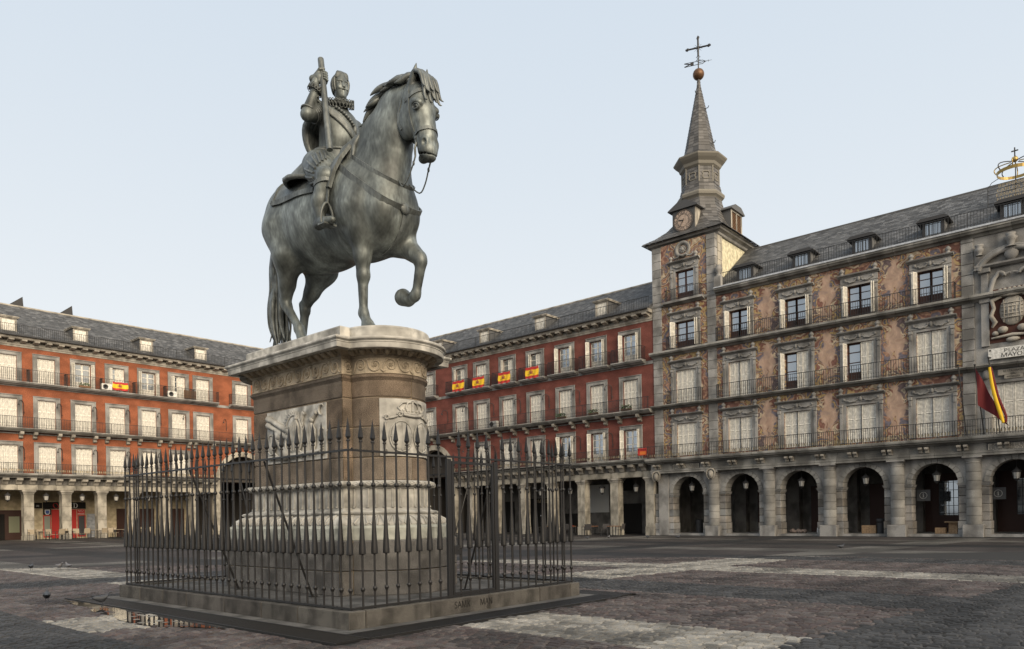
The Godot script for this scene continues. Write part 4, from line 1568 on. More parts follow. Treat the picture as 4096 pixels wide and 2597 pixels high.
func red_building(root: Node3D, x0: float, x1: float, wins: Array, pillars: Array, arch: float, dormers: Array, plaster: Material, hide: Array, chimneys: Array) -> void:
	var ar := 2.45
	var rows := [[13.42, 2.16], [9.6, 2.42], [5.86, 2.3]]
	var w := 1.32
	var holes := [[arch - ar, arch + ar, 5.4, 8.2]]
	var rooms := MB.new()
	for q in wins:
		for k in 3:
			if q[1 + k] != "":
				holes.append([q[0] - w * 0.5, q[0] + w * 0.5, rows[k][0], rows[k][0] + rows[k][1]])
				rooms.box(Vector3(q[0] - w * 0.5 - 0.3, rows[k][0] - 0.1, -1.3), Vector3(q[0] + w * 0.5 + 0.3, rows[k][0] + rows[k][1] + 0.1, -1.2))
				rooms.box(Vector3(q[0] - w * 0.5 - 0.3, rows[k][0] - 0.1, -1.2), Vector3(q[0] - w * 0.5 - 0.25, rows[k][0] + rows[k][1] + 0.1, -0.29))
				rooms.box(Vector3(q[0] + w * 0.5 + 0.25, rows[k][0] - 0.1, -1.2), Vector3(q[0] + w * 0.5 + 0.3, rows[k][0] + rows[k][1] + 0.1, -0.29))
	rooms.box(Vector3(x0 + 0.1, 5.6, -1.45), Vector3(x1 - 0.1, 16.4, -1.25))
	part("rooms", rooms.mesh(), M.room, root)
	var mb := MB.new()
	wall_holes(mb, x0, x1, 5.4, 16.5, holes, 0.3)
	# plaster spandrels over the arch
	for s in [-1.0, 1.0]:
		var prev := Vector3(arch + s * ar, 5.75, 0)
		for i in range(1, 13):
			var g := PI * 0.5 * i / 12.0
			var p := Vector3(arch + s * ar * cos(g), 5.75 + ar * sin(g), 0)
			if s > 0:
				mb.tri(Vector3(arch + ar, 8.2, 0), p, prev)
			else:
				mb.tri(Vector3(arch - ar, 8.2, 0), prev, p)
			prev = p
	# back of the house
	mb.quad(Vector3(x1, 5.4, -10), Vector3(x0, 5.4, -10), Vector3(x0, 16.5, -10), Vector3(x1, 16.5, -10))
	mb.quad(Vector3(x0, 5.4, -10), Vector3(x0, 5.4, 0), Vector3(x0, 16.5, 0), Vector3(x0, 16.5, -10))
	mb.quad(Vector3(x1, 5.4, 0), Vector3(x1, 5.4, -10), Vector3(x1, 16.5, -10), Vector3(x1, 16.5, 0))
	part("wall", mb.mesh(), plaster, root)
	for q in wins:
		for k in 3:
			if q[1 + k] != "":
				red_window(root, q[0], rows[k][0], w, rows[k][1], q[1 + k])
	# belt course between the two upper floors
	mb = MB.new()
	mb.box(Vector3(x0, 13.02, 0.002), Vector3(x1, 13.27, 0.05))
	part("belt_course", mb.mesh(), M.stone, root)
	# single balconies of the top floor
	var slab := MB.new()
	slab.mould(V2([0, 13.1, 0.3, 13.12, 0.36, 13.2, 0.55, 13.22, 0.6, 13.3, 0.66, 13.32, 0.66, 13.4, 0, 13.41]), -1.4, 1.4)
	var slab_m := slab.mesh()
	var rail_m := railing(-1.36, 1.36, 0.62, 13.41, 14.44, 0.6, 0.13).mesh()
	for q in wins:
		if q[1] != "":
			var b := group_node("balcony", root, Vector3(q[0], 0, 0))
			part("slab", slab_m, M.stone, b)
			part("railing", rail_m, M.iron, b)
	# long balcony on scroll brackets
	var b2 := group_node("long_balcony", root)
	mb = MB.new()
	seg_mould(b2, "slab", M.stone, V2([0, 9.26, 0.55, 9.28, 0.62, 9.36, 0.7, 9.38, 0.76, 9.46, 0.82, 9.48, 0.82, 9.55, 0, 9.56]), x0, x1, 1.6)
	mb.mould(V2([0, 9.1, 0.07, 9.1, 0.07, 9.2, 0.0, 9.21]), x0, x1)
	part("string_course", mb.mesh(), M.stone, b2)
	part("railing", railing(x0, x1, 0.76, 9.56, 10.47).mesh(), M.iron, b2)
	var br := scroll_bracket(0.26, 0.56, 0.6)
	for q in wins:
		for s in [-0.95, 0.85]:
			part("bracket", br, M.stone_lit, b2, Vector3(q[0] + s, 9.27, 0))
	# lower balcony over the arcade, parted by the arch
	for e in [[x0, arch - 3.05], [arch + 3.05, x1]]:
		var b3 := group_node("long_balcony", root)
		seg_mould(b3, "slab", M.stone, V2([0, 5.42, 0.6, 5.44, 0.62, 5.54, 0.8, 5.58, 0.86, 5.66, 0.92, 5.68, 0.92, 5.82, 0, 5.83]), e[0], e[1], 1.6)
		part("railing", railing(e[0], e[1], 0.84, 5.83, 6.66).mesh(), M.iron, b3)
		mb = MB.new()
		var x: float = e[0] + 0.1
		while x < e[1] - 0.1:
			mb.box(Vector3(x, 5.98, 0.79), Vector3(x + 0.075, 6.16, 0.81))
			x += 0.17
		var o := part("guard_blocks", mb.mesh(), M.cream, b3)
		o.set_meta("kind", "stuff")
	# cornice, gutter and roof
	mb = MB.new()
	mb.mould(V2([0, 16.3, 0.05, 16.3, 0.07, 16.42, 0.12, 16.44, 0.12, 16.7, 0.0, 16.7]), x0, x1)
	mb.mould(V2([0, 16.86, 0.62, 16.86, 0.66, 16.9, 0.7, 17.0, 0.76, 17.04, 0.76, 17.1, 0, 17.14]), x0, x1)
	mb.quad(Vector3(x0, 16.69, 0.004), Vector3(x1, 16.69, 0.004), Vector3(x1, 16.87, 0.004), Vector3(x0, 16.87, 0.004))
	part("cornice", mb.mesh(), M.stone_lit, root)
	mb = MB.new()
	mb.ext(V2([0, 0, 0.22, 0.02, 0.4, 0.1, 0.56, 0.12, 0.58, 0.25, 0, 0.25]), Vector3(-0.2, 16.61, 0.12), Vector3(0, 0, 1), Vector3(0, 1, 0), Vector3(1, 0, 0), 0.4)
	var mod := mb.mesh()
	var mx := x0 + 0.4
	while mx < x1 - 0.3:
		part("modillion", mod, M.stone_lit, root, Vector3(mx, 0, 0))
		mx += 0.92
	mb = MB.new()
	mb.tube(PackedVector3Array([Vector3(x0, 17.1, 0.8), Vector3(x1, 17.1, 0.8)]), 0.07, 8)
	part("gutter", mb.mesh(), M.iron_grey, root)
	var roof := group_node("roof", root)
	mb = MB.new()
	mb.col = Color(0.8, 0.8, 0.8)
	mb.quad(Vector3(x0, 17.12, 0.7), Vector3(x1, 17.12, 0.7), Vector3(x1, 20.9, -5.0), Vector3(x0, 20.9, -5.0))
	mb.quad(Vector3(x1, 17.12, -10.7), Vector3(x0, 17.12, -10.7), Vector3(x0, 20.9, -5.0), Vector3(x1, 20.9, -5.0))
	mb.tri(Vector3(x1, 17.12, 0.7), Vector3(x1, 17.12, -10.7), Vector3(x1, 20.9, -5))
	mb.tri(Vector3(x0, 17.12, -10.7), Vector3(x0, 17.12, 0.7), Vector3(x0, 20.9, -5))
	part("roof_deck", mb.mesh(), M.slate, roof)
	mb = MB.new()
	roof_slates(mb, x0, x1, Vector2(0.7, 17.13), Vector2(-5.0, 20.91))
	var sl := part("slates", mb.mesh(), M.slate, roof)
	sl.set_meta("kind", "stuff")
	mb = MB.new()
	mb.tube(PackedVector3Array([Vector3(x0, 20.93, -5.0), Vector3(x1, 20.93, -5.0)]), 0.1, 8)
	part("ridge", mb.mesh(), M.stone_lit, roof)
	part("roof_railing", railing(x0, x1, 0.55, 17.16, 18.05, 0.0, 0.15, 0.011, false).mesh(), M.iron, roof)
	for x in dormers:
		dormer_small(root, x, 17.3, 0.1, true)
	for x in chimneys:
		mb = MB.new()
		mb.ext(V2([-1.0, 0, 0.5, 0.0, 0.42, 1.2]), Vector3(x, 20.8, -5.4), Vector3(1, 0, 0), Vector3(0, 1, 0), Vector3(0, 0, -1), 0.5)
		part("skylight", mb.mesh(), M.iron_grey, root)
	# arcade: beam, corbels, pillars
	for e in [[x0, arch - 2.98], [arch + 2.98, x1]]:
		var x: float = e[0]
		while x < e[1] - 0.05:
			var l := minf(rng.randf_range(1.15, 1.6), e[1] - x)
			if e[1] - x - l < 0.5:
				l = e[1] - x
			mb = MB.new()
			var v := rng.randf_range(0.8, 1.15)
			mb.col = Color(v, v, v * 0.97)
			mb.cbox(Vector3(x + 0.004, 4.45, -0.45), Vector3(x + l - 0.004, 4.9, 0.1), 0.02)
			part("beam_stone", mb.mesh(), M.stone_lit, root)
			x += l
		x = e[0] + 0.2
		var cb := MB.new()
		cb.ext(V2([0, 0, 0.2, 0.0, 0.34, 0.2, 0.62, 0.32, 0.66, 0.5, 0, 0.5]), Vector3(-0.22, 4.92, 0.0), Vector3(0, 0, 1), Vector3(0, 1, 0), Vector3(1, 0, 0), 0.44)
		var cbm := cb.mesh()
		while x < e[1] - 0.2:
			part("corbel", cbm, M.stone_lit, root, Vector3(x, 0, 0))
			x += 0.98
		mb = MB.new()
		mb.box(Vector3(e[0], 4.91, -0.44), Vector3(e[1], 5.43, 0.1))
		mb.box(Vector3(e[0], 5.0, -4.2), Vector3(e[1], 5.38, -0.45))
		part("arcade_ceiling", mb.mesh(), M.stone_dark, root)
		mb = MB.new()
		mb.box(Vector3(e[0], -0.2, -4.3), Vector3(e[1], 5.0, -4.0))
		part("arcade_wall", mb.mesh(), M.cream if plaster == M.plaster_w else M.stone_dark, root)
	for px in pillars:
		var pn := group_node("pillar", root, Vector3(px, 0, -0.2))
		var y := -0.1
		for hgt in [0.75, 1.25, 1.15, 1.05]:
			mb = MB.new()
			var v := rng.randf_range(0.8, 1.1)
			mb.col = Color(v, v, v * 0.97)
			var g := 0.03 if y < 0.2 else 0.0
			mb.cbox(Vector3(-0.37 - g, y, -0.37 - g), Vector3(0.37 + g, y + hgt - 0.006, 0.37 + g), 0.015)
			part("stone_block", mb.mesh(), M.stone_lit, pn)
			y += hgt
		mb = MB.new()
		for q in [[4.1, 4.16, 0.4], [4.16, 4.24, 0.42], [4.24, 4.3, 0.46], [4.3, 4.44, 0.51]]:
			mb.cbox(Vector3(-q[2], q[0], -q[2]), Vector3(q[2], q[1] - 0.002, q[2]), 0.015)
		part("capital", mb.mesh(), M.stone_lit, pn)
	# the great arch with its piers
	var an := group_node("archway", root)
	for i in 15:
		var g0 := PI * i / 15.0
		var g1 := PI * (i + 1) / 15.0 - 0.006
		mb = MB.new()
		var v := rng.randf_range(0.85, 1.15)
		mb.col = Color(v, v, v * 0.97)
		mb.ext(PackedVector2Array([Vector2(cos(g0), sin(g0)) * ar, Vector2(cos(g1), sin(g1)) * ar, Vector2(cos(g1), sin(g1)) * 2.95, Vector2(cos(g0), sin(g0)) * 2.95]), Vector3(arch, 5.75, -0.6), Vector3(1, 0, 0), Vector3(0, 1, 0), Vector3(0, 0, 1), 0.68)
		part("arch_stone", mb.mesh(), M.stone_lit, an)
	for s in [-1.0, 1.0]:
		var y := -0.1
		while y < 5.7:
			mb = MB.new()
			var v := rng.randf_range(0.85, 1.15)
			mb.col = Color(v, v, v * 0.97)
			var h := minf(0.65, 5.74 - y)
			mb.cbox(Vector3(minf(arch + s * ar, arch + s * 2.97), y, -0.8), Vector3(maxf(arch + s * ar, arch + s * 2.97), y + h - 0.006, 0.08), 0.012)
			part("stone_block", mb.mesh(), M.stone_lit, an)
			y += h
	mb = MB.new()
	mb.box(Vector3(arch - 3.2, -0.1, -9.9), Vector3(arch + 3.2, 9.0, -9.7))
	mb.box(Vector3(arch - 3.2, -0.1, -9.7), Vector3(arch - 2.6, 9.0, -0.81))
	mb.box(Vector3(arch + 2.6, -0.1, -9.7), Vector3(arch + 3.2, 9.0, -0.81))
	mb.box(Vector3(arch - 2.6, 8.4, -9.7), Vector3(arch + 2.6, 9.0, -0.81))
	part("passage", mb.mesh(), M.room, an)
	# goose-neck lamps between the windows
	var lm := MB.new()
	var arc := PackedVector3Array()
	for i in 9:
		var g := PI * i / 8.0
		arc.append(Vector3(0, 1.0 + 0.28 * sin(g), 0.08 + 0.28 - 0.28 * cos(g)))
	arc.insert(0, Vector3(0, 0.1, 0.08))
	lm.tube(arc, 0.025, 5)
	lm.lathe(P2([0.03, 1.0, 0.05, 0.95, 0.09, 0.85, 0.085, 0.84]), 8, Vector3(0, 0, 0.64))
	lm.box(Vector3(-0.03, 0.3, 0.0), Vector3(0.03, 0.36, 0.1))
	var lamp := lm.mesh()
	for i in wins.size():
		for k in [[10.6, 2], [6.8, 3]]:
			if wins[i][k[1]] != "" and not hide.has(i):
				part("wall_lamp", lamp, M.iron, root, Vector3(wins[i][0] - 1.65, k[0], 0.0), Basis(Vector3.UP, -0.9))

func red_buildings() -> void:
	var n := thing("red_building", "dark red plastered house front with four flags, left of the clock tower", "building", "", Vector3(0, 0, -49.35))
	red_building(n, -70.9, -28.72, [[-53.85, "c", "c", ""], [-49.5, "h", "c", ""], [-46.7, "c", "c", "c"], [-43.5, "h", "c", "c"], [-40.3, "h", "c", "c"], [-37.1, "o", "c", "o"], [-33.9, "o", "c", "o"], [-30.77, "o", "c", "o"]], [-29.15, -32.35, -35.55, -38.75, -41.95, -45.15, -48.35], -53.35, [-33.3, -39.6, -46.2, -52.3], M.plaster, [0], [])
	var w := thing("red_building", "sunlit orange red plastered house front along the left edge", "building", "", Vector3(-70.9, 0, 0), PI / 2)
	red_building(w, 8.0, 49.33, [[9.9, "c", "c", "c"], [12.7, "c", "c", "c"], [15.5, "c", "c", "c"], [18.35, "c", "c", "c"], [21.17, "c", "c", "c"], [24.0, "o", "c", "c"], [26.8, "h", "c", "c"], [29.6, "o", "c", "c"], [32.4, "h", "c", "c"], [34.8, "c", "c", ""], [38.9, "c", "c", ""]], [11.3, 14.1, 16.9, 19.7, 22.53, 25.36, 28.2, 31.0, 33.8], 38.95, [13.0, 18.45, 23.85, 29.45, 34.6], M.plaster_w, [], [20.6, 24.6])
	# the east side of the square, out of view, whose roofs keep the low sun off the paving
	var e := thing("east_building", "long house row closing the square on the sunrise side", "building", "", Vector3(46, 0, 20), -PI / 2)
	var mb := MB.new()
	mb.box(Vector3(-75, 0, -10), Vector3(75, 17.1, 0))
	part("wall", mb.mesh(), M.plaster, e)
	mb = MB.new()
	mb.ext(V2([0.7, 17.12, -5, 20.9, -10.7, 17.12]), Vector3(-75, 0, 0), Vector3(0, 0, 1), Vector3(0, 1, 0), Vector3(1, 0, 0), 150.0)
	part("roof", mb.mesh(), M.slate, e)

# ---------------------------------------------------------------- the painted house with the clock tower
func mural_cell(mb: MB, x0: float, x1: float, y0: float, y1: float, holes: Array, tile: int, flip: bool, full_w := 4.0) -> void:
	var from := mb.v.size()
	wall_holes(mb, x0, x1, y0, y1, holes, 0.32)
	var tx := 0.5 * (tile % 2)
	var ty := 0.5 * (tile / 2 % 2)
	var k := minf(1.0, full_w / (x1 - x0))
	for i in range(from, mb.v.size()):
		var u := (mb.v[i].x - (x0 + x1) * 0.5) / full_w * minf(1.0, full_w / maxf(x1 - x0, 0.1)) + 0.5
		u = clampf(u, 0.01, 0.99)
		if flip:
			u = 1.0 - u
		var w := clampf(1.0 - (mb.v[i].y - y0) / (y1 - y0), 0.01, 0.99)
		mb.uv[i] = Vector2(tx + u * 0.5, ty + w * 0.5)

func fine_surround(w: float, h: float, top := 0.72) -> ArrayMesh:
	var mb := MB.new()
	var hw := w * 0.5
	for s in [-1.0, 1.0]:
		# jamb, its strip and capital
		mb.cbox(Vector3(minf(s * (hw + 0.001), s * (hw + 0.2)), 0, -0.05), Vector3(maxf(s * (hw + 0.001), s * (hw + 0.2)), h, 0.07), 0.01)
		mb.cbox(Vector3(minf(s * (hw + 0.201), s * (hw + 0.4)), 0, 0.002), Vector3(maxf(s * (hw + 0.201), s * (hw + 0.4)), h - 0.1, 0.12), 0.012)
		mb.cbox(Vector3(minf(s * (hw + 0.19), s * (hw + 0.43)), h - 0.098, 0.0), Vector3(maxf(s * (hw + 0.19), s * (hw + 0.43)), h + 0.12, 0.17), 0.03)
		mb.cbox(Vector3(minf(s * (hw + 0.22), s * (hw + 0.36)), h - 0.45, 0.121), Vector3(maxf(s * (hw + 0.22), s * (hw + 0.36)), h - 0.12, 0.165), 0.02)
		# urn above
		mb.lathe(P2([0.13, 0.0, 0.14, 0.06, 0.07, 0.1, 0.14, 0.16, 0.17, 0.24, 0.14, 0.3, 0.08, 0.33, 0.09, 0.38, 0.0, 0.42]), 8, Vector3(s * (hw + 0.28), h + top, 0.2))
	mb.cbox(Vector3(-hw - 0.2, h + 0.001, -0.05), Vector3(hw + 0.2, h + 0.16, 0.06), 0.01)
	mb.cbox(Vector3(-hw - 0.42, h + 0.161, 0.0), Vector3(hw + 0.42, h + top - 0.16, 0.09), 0.01)
	mb.mould(V2([0, h + top - 0.17, 0.14, h + top - 0.16, 0.2, h + top - 0.1, 0.3, h + top - 0.08, 0.34, h + top - 0.02, 0.34, h + top, 0, h + top + 0.02]), -hw - 0.55, hw + 0.55)
	# carved swag with a boss
	for s in [-1.0, 1.0]:
		var p := PackedVector3Array()
		var rr := []
		for i in 9:
			var f := i / 8.0
			p.append(Vector3(s * lerpf(0.1, hw + 0.1, f), h + 0.36 - 0.14 * sin(f * PI) + 0.03 * sin(f * 19.0), 0.12))
			rr.append(0.035 + 0.03 * sin(f * PI) + 0.012 * sin(f * 25.0))
		mb.tube(p, rr, 6)
		mb.ball(Vector3(s * (hw + 0.12), h + 0.38, 0.12), Vector3(0.09, 0.1, 0.06), 7, 5)
		mb.ball(Vector3(s * 0.16, h + 0.42, 0.13), Vector3(0.08, 0.06, 0.05), 6, 4)
	mb.ball(Vector3(0, h + 0.38, 0.12), Vector3(0.11, 0.16, 0.09), 8, 6)
	return mb.mesh()

func fine_window(parent: Node, x: float, y: float, w: float, h: float, state: String, surround: Mesh) -> void:
	var n := group_node("window", parent, Vector3(x, y, 0))
	part("surround", surround, M.stone, n)
	var lw := w / 4.0
	var leaf := shutter_leaf(lw, h - 0.03)
	if state == "c":
		for k in 4:
			part("shutter", leaf, M.white, n, Vector3(-w * 0.5 + lw * k, 0.015, -0.1))
		return
	part("glazed_door", glazed_door(w - 0.04, h - 0.04), M.wood, n, Vector3(0, 0.02, -0.22))
	for s in 2:
		part("pane", glass_pane(w * 0.5 - 0.02, h - 0.04), M.glass, n, Vector3(-w * 0.5 + 0.02 + s * (w * 0.5 - 0.02), 0.02, -0.215))
	if state == "n":
		return
	if state == "h":
		part("shutter", leaf, M.white, n, Vector3(-w * 0.5, 0.015, 0.06), Basis(Vector3.UP, -1.9))
		for k in 2:
			part("shutter", leaf, M.white, n, Vector3(lw * (k + 2) - w * 0.5, 0.015, -0.08), Basis(Vector3.UP, -0.1))
		return
	for s in [-1.0, 1.0]:
		part("shutter", leaf, M.white, n, Vector3(s * w * 0.5, 0.015, 0.1), Basis(Vector3.UP, -2.5 if s < 0 else -0.75))
		part("shutter", leaf, M.white, n, Vector3(s * (w * 0.5 + 0.02), 0.015, 0.12), Basis(Vector3.UP, -2.0 if s < 0 else -1.2))

func oct_ring(h: float, c: float, y: float, o: Vector3) -> PackedVector3Array:
	var k := h - c
	var p := PackedVector3Array()
	for q in [[h, -k], [k, -h], [-k, -h], [-h, -k], [-h, k], [-k, h], [k, h], [h, k]]:
		p.append(o + Vector3(q[0], y, q[1]))
	return p

# eight facets clad in slates
func slate_loft(mb: MB, prof: Array, o: Vector3) -> void:
	var r := RandomNumberGenerator.new()
	r.seed = 31
	for k in prof.size() - 1:
		var a := oct_ring(prof[k][0], prof[k][1], prof[k][2], o)
		var b := oct_ring(prof[k + 1][0], prof[k + 1][1], prof[k + 1][2], o)
		for i in 8:
			var j := (i + 1) % 8
			var wid := maxf(a[i].distance_to(a[j]), b[i].distance_to(b[j]))
			var hgt := ((a[i] + a[j]) * 0.5).distance_to((b[i] + b[j]) * 0.5)
			var nw := maxi(1, int(wid / 0.34))
			var nh := maxi(1, int(hgt / 0.24))
			for y in nh:
				var e0 := a[i].lerp(b[i], float(y) / nh)
				var e1 := a[j].lerp(b[j], float(y) / nh)
				var f0 := a[i].lerp(b[i], float(y + 1) / nh)
				var f1 := a[j].lerp(b[j], float(y + 1) / nh)
				var out := (e1 - e0).cross(f0 - e0).normalized() * 0.018 if (e1 - e0).length() > 0.01 else Vector3.ZERO
				for x in nw:
					var v := 0.6 + 0.8 * r.randf()
					mb.col = Color(v * 1.1, v * 1.05, v)
					var u0 := float(x) / nw
					var u1 := float(x + 1) / nw
					mb.quad(e0.lerp(e1, u0) + out, e0.lerp(e1, u1) + out, f0.lerp(f1, u1), f0.lerp(f1, u0))

func letters(text: String, size: float, m: Material, parent: Node, at: Vector3, basis := Basis.IDENTITY, serif := false, called := "lettering", depth := 0.01) -> MeshInstance3D:
	var f := SystemFont.new()
	f.font_names = PackedStringArray(["Droid Serif" if serif else "Droid Sans"])
	var tm := TextMesh.new()
	tm.text = text
	tm.font = f
	tm.font_size = 48
	tm.pixel_size = size / 35.0
	tm.depth = depth
	return part(called, tm, m, parent, at, basis)

func panaderia() -> void:
	var t := thing("painted_building", "grey stone house with painted figures between its windows and a slate clock tower", "building", "", Vector3(0, 0, -49.35))
	var bays := [-21.9, -17.95, -13.97, -10.0, -1.94, 2.03]
	var tw := -26.0
	var mid := -5.97
	var fl := [[5.68, 9.47, 5.87, 2.37, 1.74], [9.7, 13.4, 9.66, 2.51, 1.58], [13.7, 17.1, 13.82, 1.94, 1.38]]
	var st := {-26.0: ["c", "c", "o"], -21.9: ["c", "c", "o"], -17.95: ["c", "h", "o"], -13.97: ["c", "h", "o"], -10.0: ["c", "c", "o"], -1.94: ["c", "c", "o"], 2.03: ["c", "c", "o"]}
	# painted walls, one panel to each stretch between two windows
	var cells := [[-23.58, -21.9], [-21.9, -17.95], [-17.95, -13.97], [-13.97, -10.0], [-10.0, -8.4], [-3.5, -1.94], [-1.94, 2.03], [2.03, 4.0]]
	var tile := 0
	for k in 3:
		for c in cells:
			var mb := MB.new()
			mb.uvs = true
			var holes := []
			for b in bays:
				var a := maxf(b - fl[k][4] * 0.5, c[0])
				var e := minf(b + fl[k][4] * 0.5, c[1])
				if e > a:
					holes.append([a, e, fl[k][2], fl[k][2] + fl[k][3]])
			mural_cell(mb, c[0], c[1], fl[k][0], fl[k][1], holes, tile, tile % 3 == 1)
			tile += 1
			part("painted_wall", mb.mesh(), M.mural, t)
	for k in 4:
		var mb := MB.new()
		mb.uvs = true
		var y0: float = fl[k][0] if k < 3 else 17.25
		var y1: float = fl[k][1] if k < 3 else 21.65
		var hole := [tw - 0.81, tw + 0.81, fl[k][2], fl[k][2] + fl[k][3]] if k < 3 else [tw - 0.72, tw + 0.72, 17.34, 19.5]
		mural_cell(mb, -27.93, -24.24, y0, y1, [hole], tile, k % 2 == 1)
		tile += 1
		part("painted_wall", mb.mesh(), M.mural, t)
	# stone behind, with rooms
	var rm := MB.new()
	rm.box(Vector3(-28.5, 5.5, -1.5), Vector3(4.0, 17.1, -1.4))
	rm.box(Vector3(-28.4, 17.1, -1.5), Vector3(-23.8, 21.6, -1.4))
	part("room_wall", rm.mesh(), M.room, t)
	# windows
	var sA := fine_surround(1.74, 2.37)
	var sB := fine_surround(1.58, 2.51)
	var sC := fine_surround(1.38, 1.94)
	for b in bays:
		fine_window(t, b, 5.87, 1.74, 2.37, st[b][0], sA)
		fine_window(t, b, 9.66, 1.58, 2.51, st[b][1], sB)
		fine_window(t, b, 13.82, 1.38, 1.94, st[b][2], sC)
	fine_window(t, tw, 5.87, 1.62, 2.37, "c", fine_surround(1.62, 2.37))
	fine_window(t, tw, 9.66, 1.62, 2.51, "c", fine_surround(1.62, 2.51))
	fine_window(t, tw, 13.82, 1.62, 1.94, "o", fine_surround(1.62, 1.94))
	fine_window(t, tw, 17.34, 1.44, 2.16, "n", fine_surround(1.44, 2.16))
	# pilasters in courses of ashlar
	for px in [[-28.68, -27.93, 21.6], [-24.24, -23.55, 21.6], [-8.42, -7.8, 17.2], [-4.1, -3.5, 17.2]]:
		var pn := group_node("pilaster", t)
		var y := 5.7
		while y < px[2] - 0.02:
			var h := minf(0.62, px[2] - y)
			var mb := MB.new()
			var v := rng.randf_range(0.82, 1.15)
			mb.col = Color(v, v, v)
			mb.cbox(Vector3(px[0], y, -0.3), Vector3(px[1], y + h - 0.016, 0.09), 0.02)
			part("stone_block", mb.mesh(), M.stone, pn)
			y += h
	# floor cornices with balconies
	var mb := MB.new()
	for q in [[9.47, 9.7], [13.4, 13.7]]:
		seg_mould(t, "floor_cornice", M.stone, V2([-0.3, q[0] - 0.06, 0.1, q[0] - 0.05, 0.2, q[0] + 0.04, 0.46, q[0] + 0.08, 0.52, q[0] + 0.15, 0.56, q[0] + 0.17, 0.56, q[1], -0.3, q[1] + 0.001]), -28.8, 4.0)
	for q in [[-23.4, -8.7], [-3.3, 4.0]]:
		for y in [9.7, 13.7]:
			part("balcony_railing", railing(q[0], q[1], 0.5, y, y + 0.98, 0.45, 0.14, 0.01).mesh(), M.iron, t)
	for y in [9.7, 13.7]:
		part("balcony_railing", railing(tw - 1.35, tw + 1.35, 0.5, y, y + 0.98, 0.45, 0.13, 0.01).mesh(), M.iron, t)
	# tower window ledge
	mb = MB.new()
	mb.mould(V2([-0.2, 17.0, 0.1, 17.02, 0.3, 17.1, 0.5, 17.14, 0.5, 17.3, -0.2, 17.31]), tw - 1.6, tw + 1.6)
	mb.mould(V2([-0.2, 17.1, 0.1, 17.1, 0.16, 17.2, 0.16, 17.3, -0.2, 17.32]), -28.75, tw - 1.601)
	mb.mould(V2([-0.2, 17.1, 0.1, 17.1, 0.16, 17.2, 0.16, 17.3, -0.2, 17.32]), tw + 1.601, -23.5)
	part("ledge", mb.mesh(), M.stone, t)
	part("balcony_railing", railing(tw - 1.4, tw + 1.4, 0.45, 17.31, 18.15, 0.4, 0.13, 0.01).mesh(), M.iron, t)
	# round window of the tower with a carved head
	mb = MB.new()
	var ring := []
	for q in [[0.62, 0.0], [0.62, 0.12], [0.52, 0.18], [0.4, 0.12], [0.38, 0.02], [0.3, -0.02], [0.0, -0.02]]:
		var rp := PackedVector3Array()
		for i in 20:
			var a := TAU * i / 20.0
			rp.append(Vector3(tw - 0.1 + cos(a) * q[0], 21.02 + sin(a) * q[0], q[1]))
		ring.append(rp)
	mb.loft(ring)
	for i in 9:
		var a := TAU * i / 9.0
		mb.ball(Vector3(tw - 0.1 + cos(a) * 0.2, 21.02 + sin(a) * 0.2, 0.04), Vector3(0.09, 0.09, 0.07), 6, 4)
	mb.ball(Vector3(tw - 0.1, 21.02, 0.08), Vector3(0.13, 0.16, 0.1), 7, 5)
	for s in [-1.0, 1.0]:
		mb.tube(V3([tw, 20.5, 0.2, tw + s * 0.25, 20.56, 0.24, tw + s * 0.4, 20.42, 0.24, tw + s * 0.7, 20.42, 0.22, tw + s * 0.8, 20.56, 0.2, tw + s * 0.7, 20.62, 0.2]), [0.1, 0.08, 0.07, 0.06, 0.05, 0.03], 6)
	part("carved_roundel", mb.mesh(), M.stone, t)
	arcade(t, bays, tw, mid)
	tower_top(t, tw)
	main_roof(t)
	portal(t, mid)

